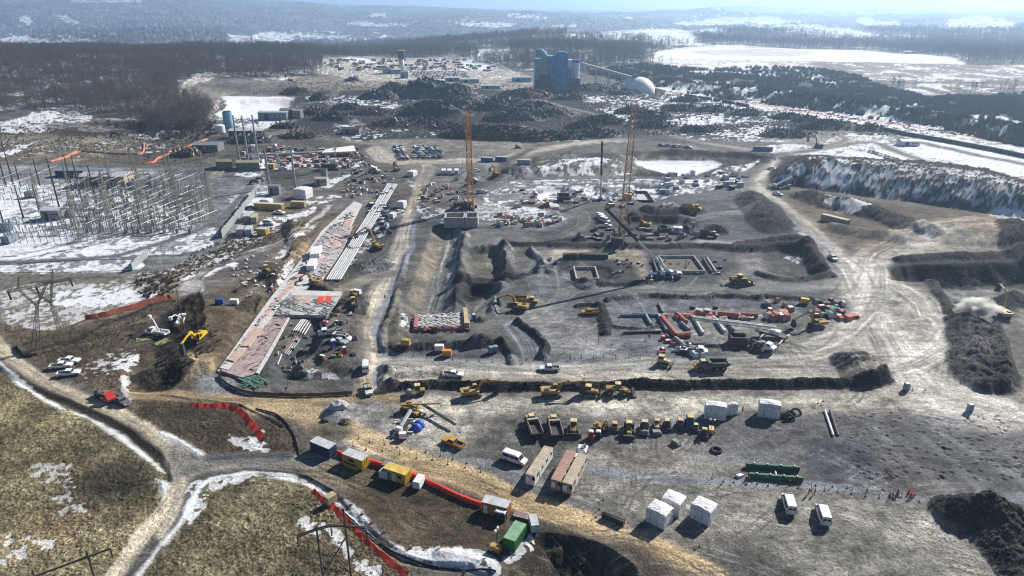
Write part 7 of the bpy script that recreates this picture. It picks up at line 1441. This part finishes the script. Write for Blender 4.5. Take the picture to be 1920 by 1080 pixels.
for i, o in enumerate([o for o in bpy.data.objects if o.name.startswith('railcar') and o.parent is None]):
    x, y = q[(i * 48 // 30) % len(q)]; o.location = (x, y, float(heightat([x], [y])[0])); d_ = dd[(i * 48 // 30) % len(q)]; o.rotation_euler.z = math.atan2(d_[1], d_[0]); o.scale = (1.05, 1, .8)
lp = None
for i, (u, v) in enumerate(P('1474,192 1532,211 1600,208 1723,243 1786,255 1850,268 1877,262 1540,262 1440,200 1660,225')):
    if lp is None: lp = o = MB().tube((0, 0, 0), (0, 0, 11), .16, n=6).beam((-1.3, 0, 11), (1.3, 0, 11), .2).build('street_lamp', GLV); MB().box(-1.3, 0, 10.9, .8, .4, .2).box(1.3, 0, 10.9, .8, .4, .2).build('lamp_head', RAW, lp); tag(lp, 'slim double lamp post along the red road', 'street lamp', 'lamp posts along the red road')
    else: o = dup(lp)
    put(o, u, v)
# ---------------------------------------------------------------- scrap heaps and rubble
def scrap(u, v, r, h, n, label, m=SCRP, m2=SHAL, asp=.6, seed=1, big=1.5):
    rr = random.Random(seed); root = thing('scrap_heap', label, 'scrap heap'); b = MB(); k = 26; rings = 9; vs = []; f = []
    jit = [[rr.uniform(.7, 1.25) for _ in range(k)] for _ in range(rings)]
    for i in range(rings):
        t = 1 - i / (rings - 1)
        for j in range(k):
            a = 6.2832 * j / k; q = r * t * (.8 + .3 * jit[0][j] * 1) * (1 if i else 1.1); vs.append((q * math.cos(a), q * asp * math.sin(a), h * (1 - t ** 1.9) * (.72 + .28 * jit[i][j]) * (.75 + .3 * math.sin(a * 3 + seed) * t + .35 * rr.random()) - (.6 if i == 0 else 0)))
    f = [(i * k + j, i * k + (j + 1) % k, (i + 1) * k + (j + 1) % k, (i + 1) * k + j) for i in range(rings - 1) for j in range(k)]; b.add(vs, f); b.build('mound', m, root)
    for nm, mm, cnt in (('bent_beams', m, n), ('torn_plates', m2, n // 3)):
        b = MB()
        for i in range(cnt):
            a = rr.random() * 6.283; t = math.sqrt(rr.random()); x, y = r * t * math.cos(a), r * asp * t * math.sin(a); z = h * (1 - t ** 1.9) * rr.uniform(.6, 1.05); L = rr.uniform(1.5, 6) * big; th = rr.uniform(0, 6.28); ph = rr.uniform(-.3, .9)
            q = (x + L * math.cos(th) * math.cos(ph) / 2, y + L * math.sin(th) * math.cos(ph) / 2, z + L * math.sin(ph) * .6)
            b.beam((x, y, z - .3), q, rr.uniform(.15, .5) * big, rr.uniform(.3, 1.4 if nm == 'torn_plates' else .6) * big)
        b.build(nm, mm, root)['kind'] = 'stuff'
    return put(root, u, v)
HP = [(800, 182, 46, 19, 900, 'huge tangled grey scrap heap left of the plant', SCRP, SHAL, .5), (852, 184, 26, 15, 500, 'right shoulder of the huge grey scrap heap', SCRP, SHAL, .6), (735, 178, 20, 13, 300, 'rounded grey scrap heap left of the huge one', SCRP, RAW, .7), (712, 186, 24, 10, 300, 'low grey scrap heap in front of the rounded one', SCRP, SHAL, .6), (815, 216, 36, 13, 700, 'black scrap heap in front of the huge grey one', SCRP, STL, .5), (860, 196, 22, 9, 300, 'dark scrap heap under the right shoulder', SCRP, RAW, .6), (985, 182, 34, 9, 500, 'rust brown scrap heap at the foot of the plant', RUST, RAW, .5),
      (940, 205, 34, 12, 500, 'dark scrap heap left of the cut road', SCRP, SHAL, .5), (1000, 215, 40, 11, 600, 'wide black scrap heap in front of the plant', SCRP, RAW, .5), (960, 226, 28, 8, 400, 'black scrap heap nearest the middle', SCRP, STL, .5), (895, 256, 30, 8, 500, 'dark brown scrap heap beside the orange crane top', RUST, STL, .45), (945, 258, 32, 9, 500, 'dark brown scrap heap right of the orange crane', RUST, STL, .45), (1000, 262, 20, 5, 200, 'low brown scrap heap at the road edge', RUST, STL, .5),
      (555, 181, 18, 7, 250, 'lone dark brown scrap heap above the white basin', RUST, STL, .6), (598, 190, 10, 7, 120, 'small black heap at the ramp foot', SCRP, STL, .7), (660, 152, 10, 4, 100, 'small dark bush like heap before the far cars', RUST, RAW, .6), (590, 215, 14, 6, 200, 'grey heap right of the grey roofed sheds', SCRP, SHAL, .6), (625, 224, 18, 8, 300, 'dark heap beside the slanting road', SCRP, RAW, .6), (655, 206, 16, 6, 160, 'low dark heap between road and big scrap', SCRP, RAW, .5), (1110, 168, 34, 7, 400, 'low grey scrap field under the conveyor', SCRP, SHAL, .5), (1170, 176, 22, 5, 220, 'low scrap beside the dome foot', SCRP, RAW, .5), (1068, 186, 20, 6, 240, 'pale grey scrap right of the plant', SCRP, SHAL, .6),
      (1185, 212, 16, 7, 200, 'dark scrap heap behind the leaning crane top', SCRP, RAW, .6), (1130, 232, 22, 7, 260, 'dark brown scrap heap left of the leaning crane', RUST, STL, .5), (1095, 240, 16, 5, 160, 'small brown scrap heap left of the dark one', RUST, STL, .5), (1222, 222, 20, 6, 240, 'dark scrap heap right of the leaning crane', SCRP, RAW, .5), (1280, 207, 20, 6, 240, 'grey green scrap heap on the snow', SCRP, SHAL, .5), (1255, 205, 10, 4, 120, 'small dark mound on the snow', SCRP, RAW, .6), (1340, 208, 22, 5, 240, 'low dark scrap near the wagons', SCRP, RAW, .5), (1290, 190, 20, 5, 200, 'scrap row beneath the dome road', SCRP, RAW, .5), (1370, 186, 16, 5, 150, 'scrap pile behind the wagon line', SCRP, RAW, .5), (1400, 215, 20, 5, 200, 'low scrap spread at the right of the field', SCRP, SHAL, .5),
      (1475, 222, 14, 5, 160, 'dark brush heap on the snow, left', RUST, STL, .6), (1510, 228, 12, 4, 120, 'dark brush heap on the snow, middle', RUST, STL, .6), (1548, 240, 30, 7, 300, 'wide dark brush heap on the snow', RUST, STL, .45), (1475, 255, 22, 5, 200, 'dark brown mound beside the far track', RUST, STL, .5), (1630, 243, 16, 4, 140, 'small dark heap before the right road', RUST, STL, .6), (1225, 238, 22, 5, 260, 'brown scrap strip behind the tan road', RUST, RAW, .5), (1310, 246, 18, 4, 160, 'thin scrap strip beside the cut road', SCRP, RAW, .4), (1050, 258, 26, 5, 260, 'black scrap strip above the tan road', SCRP, STL, .4), (1115, 255, 20, 5, 200, 'black scrap strip near the road fork', SCRP, STL, .5), (840, 240, 20, 5, 200, 'low scrap left of the orange crane', RUST, RAW, .5), (740, 236, 24, 5, 260, 'low scrap on the dark field, middle', RUST, RAW, .5), (790, 232, 20, 5, 220, 'low scrap on the dark field, right', RUST, STL, .5), (700, 215, 22, 5, 220, 'low scrap on the dark field, left', SCRP, RAW, .5), (470, 266, 16, 6, 200, 'grey brush heap near the round tank', SCRP, SHAL, .6), (350, 292, 12, 4, 150, 'heap of machinery scrap beside the orange fence', RUST, LUM, .5), (560, 258, 14, 4, 160, 'scrap heap with pale crates by the dirt track', RUST, LUM, .5), (535, 240, 12, 3.5, 120, 'low dark scrap behind the dirt track', SCRP, RAW, .5), (1600, 318, 10, 3, 60, 'timber and scrap on the snow above the spoil mountain', RUST, RAW, .5)]
for i, (u, v, r_, h_, n_, lb, m1, m2, asp) in enumerate(HP): scrap(u, v, r_, h_, n_, lb, m1, m2, asp, i)
def cloud(name, X, Y, verts, faces, sc, label, cat, m, zoff=0., squash=(.6, 1.)):
    """many small pieces merged into one uncountable mass"""
    n = len(X); Z = heightat(X, Y) + zoff; V = np.array(verts); Fc = np.array(faces); nv = len(V)
    a = rng.random(n) * 6.283; ca, sa = np.cos(a)[:, None], np.sin(a)[:, None]; s = sc[:, None]; j = rng.uniform(.75, 1.25, (n, nv))
    vx = (V[None, :, 0] * ca - V[None, :, 1] * sa) * s * j + X[:, None]; vy = (V[None, :, 0] * sa + V[None, :, 1] * ca) * s * j + Y[:, None]; vz = V[None, :, 2] * s * rng.uniform(*squash, (n, 1)) * j + Z[:, None]
    co = np.stack([vx, vy, vz], -1).reshape(-1, 3).astype(np.float32); idx = (Fc[None] + (np.arange(n) * nv)[:, None, None]).reshape(-1).astype(np.int32); k = Fc.shape[1]
    me = bpy.data.meshes.new(name); me.vertices.add(len(co)); me.vertices.foreach_set('co', co.ravel()); me.loops.add(len(idx)); me.loops.foreach_set('vertex_index', idx); me.polygons.add(len(idx) // k); me.polygons.foreach_set('loop_start', np.arange(len(idx) // k, dtype=np.int32) * k); me.update(calc_edges=True)
    me.materials.append(m); o = bpy.data.objects.new(name, me); col.objects.link(o); o['kind'] = 'stuff'; o['label'] = label; o['category'] = cat; return o
RKV = [(-.5, -.4, -.2), (.5, -.5, -.2), (.6, .4, -.2), (-.4, .5, -.2), (-.25, -.25, .45), (.35, -.2, .6), (.2, .35, .4), (-.3, .2, .55)]; RKF = [(0, 1, 5, 4), (1, 2, 6, 5), (2, 3, 7, 6), (3, 0, 4, 7), (4, 5, 6, 7)]
k = np.nonzero((gaux[:, 1] > .5) & (gy < 700) & (np.abs(gx) < gy * .95))[0]; p_ = np.clip((gy[k] / 150) ** -.6, .1, 1.6) * (gy[k] ** 1.0); k = rng.choice(k, 32000, p=p_ / p_.sum()); x = gx[k] + rng.normal(size=len(k)) * .4; y = gy[k] + rng.normal(size=len(k)) * .5
cloud('rubble', x, y, RKV, RKF, (.1 + .38 * rng.random(len(k)) ** 2.4) * np.clip(gy[k] / 200, .8, 2), 'broken dark rock over the windrows and spoil slopes', 'rubble', ROCK)
k = np.nonzero((gaux[:, 1] < .3) & (gaux[:, 0] < .3) & (gaux[:, 2] < .3) & (gy < 420) & (NO1 > .5) & (np.abs(gx) < gy * .95))[0]; k = rng.choice(k, 16000); x = gx[k] + rng.normal(size=len(k)) * .4; y = gy[k] + rng.normal(size=len(k)) * .4
cloud('gravel', x, y, RKV, RKF, rng.uniform(.1, .3, len(k)) * np.clip(gy[k] / 200, .8, 1.8), 'loose stones and clods over the open yards', 'gravel', mat('loose_stone', (.2, .19, .17), .9, var=.4))
TFV = [(-.5, 0, 0), (.5, 0, 0), (.25, .1, 1), (0, -.5, 0), (0, .5, 0), (-.3, .1, .9), (-.35, -.35, 0), (.35, .35, 0), (0, -.25, 1.1)]; TFF = [(0, 1, 2), (3, 4, 5), (6, 7, 8)]
k = np.nonzero((gaux[:, 0] > .5) & (gy < 330) & (np.abs(gx) < gy * .95) & (NO3 > .44))[0]; p_ = gy[k] ** .4; k = rng.choice(k, 70000, p=p_ / p_.sum()); x = gx[k] + rng.normal(size=len(k)) * .3; y = gy[k] + rng.normal(size=len(k)) * .3
cloud('dry_grass', x, y, TFV, TFF, rng.uniform(.1, .28, len(k)) * np.clip(gy[k] / 150, .8, 1.8), 'tufts of dry winter grass over the fields and banks', 'dry grass', HAY, -.05, (.6, 1.1))
# loose debris over the demolition floor
k = np.nonzero((gy > 560) & (gy < 960) & (gx > -330) & (gx < 420) & (forest < .2) & (gaux[:, 2] < .5) & (NO2 > .47))[0]; k = rng.choice(k, 22000)
pd = gx[k] > (-330 + (gy[k] - 560) * .1); k = k[pd]
cloud('debris', gx[k] + rng.normal(size=len(k)), gy[k] + rng.normal(size=len(k)) * 2, RKV, RKF, rng.uniform(.5, 1.9, len(k)), 'scattered demolition debris over the dark field', 'debris', mat('mixed_debris', (.09, .085, .082), .9, var=.7, scale=.3))
# ---------------------------------------------------------------- bare trees
def bare_tree(seed, n=340, H=1., spread=.3):
    rr = random.Random(seed); t = MB(); c = MB(); lean = (rr.uniform(-.04, .04), rr.uniform(-.04, .04)); t.tube((0, 0, -.02), (lean[0] * .5, lean[1] * .5, .55), .011, .007, n=5, cap=False); t.tube((lean[0] * .5, lean[1] * .5, .55), (lean[0], lean[1], .95), .007, .002, n=4, cap=False); lim = []
    for i in range(16):
        z = rr.uniform(.32, .85); a = rr.random() * 6.283; L = spread * (1.15 - z) * rr.uniform(.6, 1.2) + .05; p = Vector((lean[0] * z, lean[1] * z, z)); q = p + Vector((L * math.cos(a), L * math.sin(a), L * rr.uniform(.5, 1.3))); t.tube(p, q, .0045, .0015, n=3, cap=False); lim.append((p, q))
    for i in range(n):
        p, q = rr.choice(lim); f = rr.uniform(.2, 1.05); o = p.lerp(q, f); a = rr.random() * 6.283; L = rr.uniform(.04, .12); e = o + Vector((L * math.cos(a), L * math.sin(a), L * rr.uniform(-.2, 1.2))); w = rr.uniform(.0018, .004); s = Vector((-math.sin(a), math.cos(a), .3)) * w
        c.add([o - s, o + s, e], [(0, 1, 2)])
    return t, c
protos = []
for s in range(4):
    t, c = bare_tree(s + 3, 420, spread=.34); r = thing('bare_tree', 'bare grey winter tree with twiggy crown at the edge of the left woods', 'tree', 'bare trees at the near edge of the left woods'); t.build('trunk', BRK, r); c.build('crown', TWG, r); protos.append([r, 0])
solo = []
for s in range(4):
    t, c = bare_tree(s + 20, 260, spread=.36); b = len(t.v); t.v += c.v; t.f += [tuple(i + b for i in q) for q in c.f]; o = t.build('bare_tree', TWG); tag(o, 'bare grey tree standing in the rear of the left woods edge', 'tree', 'bare trees behind the near edge of the left woods'); solo.append(o)
# sample points over the woods mask
n = 420000; ex = np.exp(rng.uniform(math.log(560), math.log(3100), n)); ax = rng.uniform(-.86, .86, n); X = ax * ex; Y = ex
fm = gridval(forest, X, Y); dens = fm > .5
kp = dens & (rng.random(n) < np.where(Y < 900, .13, .24))
X, Y = X[kp], Y[kp]
gd = fbm(X, Y, 60, 3, 91); q = (gd > np.where(Y < 1300, np.where(Y < 850, .44, .38), .2)) | (rng.random(len(X)) < .3); X, Y = X[q], Y[q]
near = np.argsort(Y + np.where(X < -150, 0, 4000)); print('TREES', len(X))
ii = near[:150]; Z = heightat(X, Y); Hh = rng.uniform(10, 20, len(X)) * (1 + .15 * (Y > 1500)) * (.7 + .6 * fbm(X, Y, 45, 2, 95))
for j, i in enumerate(ii):
    p_ = protos[j % 4]; o = p_[0] if not p_[1] else dup(p_[0]); p_[1] = 1; o.location = (X[i], Y[i], Z[i]); o.rotation_euler = (0, 0, random.random() * 6.28); o.scale = (Hh[i] * 1.1, Hh[i] * 1.1, Hh[i])
for j, i in enumerate(near[150:290]):
    s = solo[j % 4]; o = s if j < 4 else s.copy()
    if j >= 4: col.objects.link(o)
    o.location = (X[i], Y[i], Z[i]); o.rotation_euler = (0, 0, random.random() * 6.28); o.scale = (Hh[i] * 1.1, Hh[i] * 1.1, Hh[i])
def instanced(name, X, Y, Z, S, srcs, label, cat):
    me = bpy.data.meshes.new(name); n = len(X); me.vertices.add(n); me.vertices.foreach_set('co', np.stack([X, Y, Z], 1).astype(np.float32).ravel())
    for nm, arr in (('sz', S), ('turn', rng.random(n) * 6.283), ('pick', rng.integers(0, len(srcs), n).astype(float))): at = me.attributes.new(nm, 'FLOAT', 'POINT'); at.data.foreach_set('value', np.asarray(arr, np.float32))
    o = bpy.data.objects.new(name, me); col.objects.link(o); o['kind'] = 'stuff'; o['label'] = label; o['category'] = cat
    g = bpy.data.node_groups.new(name, 'GeometryNodeTree'); g.interface.new_socket('Geometry', in_out='INPUT', socket_type='NodeSocketGeometry'); g.interface.new_socket('Geometry', in_out='OUTPUT', socket_type='NodeSocketGeometry'); N = g.nodes; gi = N.new('NodeGroupInput'); go = N.new('NodeGroupOutput'); jn = N.new('GeometryNodeJoinGeometry'); g.links.new(jn.outputs[0], go.inputs[0])
    def attr(nm): a = N.new('GeometryNodeInputNamedAttribute'); a.data_type = 'FLOAT'; a.inputs['Name'].default_value = nm; return a.outputs[0]
    for k, s in enumerate(srcs):
        ip = N.new('GeometryNodeInstanceOnPoints'); oi = N.new('GeometryNodeObjectInfo'); oi.inputs['Object'].default_value = s; oi.transform_space = 'ORIGINAL'; g.links.new(gi.outputs[0], ip.inputs['Points']); g.links.new(oi.outputs['Geometry'], ip.inputs['Instance'])
        cm = N.new('FunctionNodeCompare'); cm.data_type = 'FLOAT'; cm.operation = 'EQUAL'; g.links.new(attr('pick'), cm.inputs[0]); cm.inputs[1].default_value = k; cm.inputs['Epsilon'].default_value = .1; g.links.new(cm.outputs[0], ip.inputs['Selection'])
        cx = N.new('ShaderNodeCombineXYZ'); g.links.new(attr('turn'), cx.inputs[2]); g.links.new(cx.outputs[0], ip.inputs['Rotation']); g.links.new(attr('sz'), ip.inputs['Scale']); g.links.new(ip.outputs[0], jn.inputs[0])
    md = o.modifiers.new('scatter', 'NODES'); md.node_group = g; return o
rest = near[290:]
instanced('woods', X[rest], Y[rest], Z[rest], Hh[rest], solo, 'bare grey winter woods covering the hills', 'woods')
# brush
bs = []
for s in range(2):
    rr = random.Random(s); b = MB()
    for i in range(70):
        a = rr.random() * 6.283; L = rr.uniform(.5, 1.1); o_ = Vector((rr.uniform(-.25, .25), rr.uniform(-.25, .25), 0)); e = o_ + Vector((L * .6 * math.cos(a), L * .6 * math.sin(a), L)); sd2 = Vector((-math.sin(a), math.cos(a), 0)) * .035; b.add([o_ - sd2, o_ + sd2, e], [(0, 1, 2)])
    o = b.build('shrub', SHR); tag(o, 'dark leafless shrub standing above the red road, ' + ('left one' if s == 0 else 'right one'), 'shrub'); put(o, 1420 + s * 60, 172 + s * 6); o.scale = (5, 5, 5); bs.append(o)
n = 120000; ex = np.exp(rng.uniform(math.log(380), math.log(1350), n)); ax = rng.uniform(-.1, .86, n); Xb = ax * ex; k = (gridval(brush, Xb, ex) > .5) & (fbm(Xb, ex, 22, 3, 93) > .44) & (gridval(gaux[:, 2], Xb, ex) < .6); Xb, Yb = Xb[k][:14000], ex[k][:14000]
# thickets on the left banks
def band(s, n, sc):
    p = pts(s, True); lo, hi = p.min(0), p.max(0); x = rng.uniform(lo[0], hi[0], n * 3); y = rng.uniform(lo[1], hi[1], n * 3); m = inside(p, x, y); x, y = x[m][:n], y[m][:n]; return x, y, np.full(len(x), sc)
B_ = [band('0,240 140,246 300,256 390,258 395,285 300,305 200,285 0,290', 600, 1.2), band('160,232 300,232 400,230 395,258 300,262 220,240', 200, 3), band('330,500 420,448 560,415 565,432 470,470 350,520', 300, .8), band('290,640 340,600 420,640 300,730', 200, .8), band('120,640 330,560 330,600 230,650', 120, .6), band('330,585 370,560 385,600 365,640 340,630', 200, 2.0), band('250,530 330,515 330,545 280,560', 120, 1.2)]
XB = np.concatenate([Xb] + [b[0] for b in B_]); YB = np.concatenate([Yb] + [b[1] for b in B_]); SB = np.concatenate([rng.uniform(2.2, 5.5, len(Xb))] + [b[2] * rng.uniform(.6, 1.4, len(b[0])) for b in B_])
instanced('undergrowth', XB, YB, heightat(XB, YB) - .1, SB, bs, 'dark leafless brush over banks and slopes', 'brush')
print('BRUSH', len(XB))
# ---------------------------------------------------------------- light, air, camera
SAZ, SEL = R(47), R(33)      # the sun stands to the right of the view and ahead
w = bpy.data.worlds.new('World'); scn.world = w; w.use_nodes = True
t = w.node_tree; bg = t.nodes['Background']
sk = t.nodes.new('ShaderNodeTexSky'); sk.sky_type = 'NISHITA'; sk.sun_disc = False; sk.sun_elevation = SEL; sk.sun_rotation = SAZ
sk.altitude = 1200; sk.air_density = .75; sk.dust_density = .4; sk.ozone_density = 3
t.links.new(sk.outputs[0], bg.inputs[0]); bg.inputs[1].default_value = .05
L = bpy.data.lights.new('sun', 'SUN'); L.energy = 5; L.angle = R(.5); L.color = (1, .95, .87)
so = bpy.data.objects.new('sun', L); col.objects.link(so)
from mathutils import Vector
d = Vector((math.sin(SAZ) * math.cos(SEL), math.cos(SAZ) * math.cos(SEL), math.sin(SEL)))
so.rotation_euler = d.to_track_quat('Z', 'Y').to_euler(); so.location = d * 300
# land beside and below the drone, outside the detailed sheet
gm = bpy.data.meshes.new('surrounding_ground'); V_ = []; F_ = []
for sg in (-1, 1):
    for y in (56, 150, 400, 900, 1600): V_ += [(sg * 1.035 * y, y, -.25 + float(base(sg * 1.035 * y, y))), (sg * 4200, y, -.25 + float(base(sg * 1.035 * y, y)))]
for b_ in (0, 10):
    for i in range(4): q_ = [b_ + 2 * i, b_ + 2 * i + 1, b_ + 2 * i + 3, b_ + 2 * i + 2]; F_.append(q_ if b_ else q_[::-1])
n_ = len(V_); V_ += [(-4200, -55, -.25), (4200, -55, -.25), (4200, 56, -.25), (-4200, 56, -.25)]; F_.append((n_, n_ + 1, n_ + 2, n_ + 3))
gm.from_pydata(V_, [], F_); gm.materials.append(mat('winter_field', (.19, .16, .1), .95, var=.5, scale=.6)); gm.materials.append(mat('site_dirt', (.15, .142, .13), .95, var=.6, scale=.5, bump=.8)); gm.polygons.foreach_set('material_index', [0] * 4 + [1] * 5); go_ = bpy.data.objects.new('surrounding_ground', gm); col.objects.link(go_); go_['kind'] = 'structure'
# haze
zt = max(CH + 3, float(gz.max()) + 3); zb = float(gz.min()) - 1
X = 27400; hm = bpy.data.meshes.new('haze')
v = [(x, y, z) for z in (zb, zt) for x, y in ((-X, -60), (X, -60), (X, 26500), (-X, 26500))]
hm.from_pydata(v, [], [(0, 3, 2, 1), (4, 5, 6, 7), (0, 1, 5, 4), (1, 2, 6, 5), (2, 3, 7, 6), (3, 0, 4, 7)])
ho = bpy.data.objects.new('haze', hm); col.objects.link(ho); ho['kind'] = 'stuff'; ho['label'] = 'pale blue winter haze over the whole valley'; ho['category'] = 'haze'
m = bpy.data.materials.new('haze'); m.use_nodes = True; t = m.node_tree; t.nodes.clear()
pv = t.nodes.new('ShaderNodeVolumePrincipled'); out = t.nodes.new('ShaderNodeOutputMaterial'); t.links.new(pv.outputs[0], out.inputs['Volume'])
pv.inputs['Color'].default_value = (.5, .72, 1, 1); pv.inputs['Density'].default_value = .00016; pv.inputs['Anisotropy'].default_value = .45
hm.materials.append(m)
cd = bpy.data.cameras.new('camera'); cam = bpy.data.objects.new('camera', cd); col.objects.link(cam)
cam.location = (0, 0, CH); cam.rotation_euler = (R(90) - PIT, 0, 0); cd.sensor_width = 36; cd.lens = FPX / 1920 * 36; cd.clip_start = 1; cd.clip_end = 60000
scn.camera = cam
scn.view_settings.view_transform = 'Standard'; scn.view_settings.look = 'None'; scn.view_settings.exposure = .7; scn.view_settings.gamma = 1
c = scn.cycles; c.max_bounces = 5; c.diffuse_bounces = 1; c.glossy_bounces = 2; c.transmission_bounces = 3; c.transparent_max_bounces = 8; c.volume_bounces = 1
c.use_denoising = True; c.denoising_prefilter = 'ACCURATE'; c.filter_width = 1.1
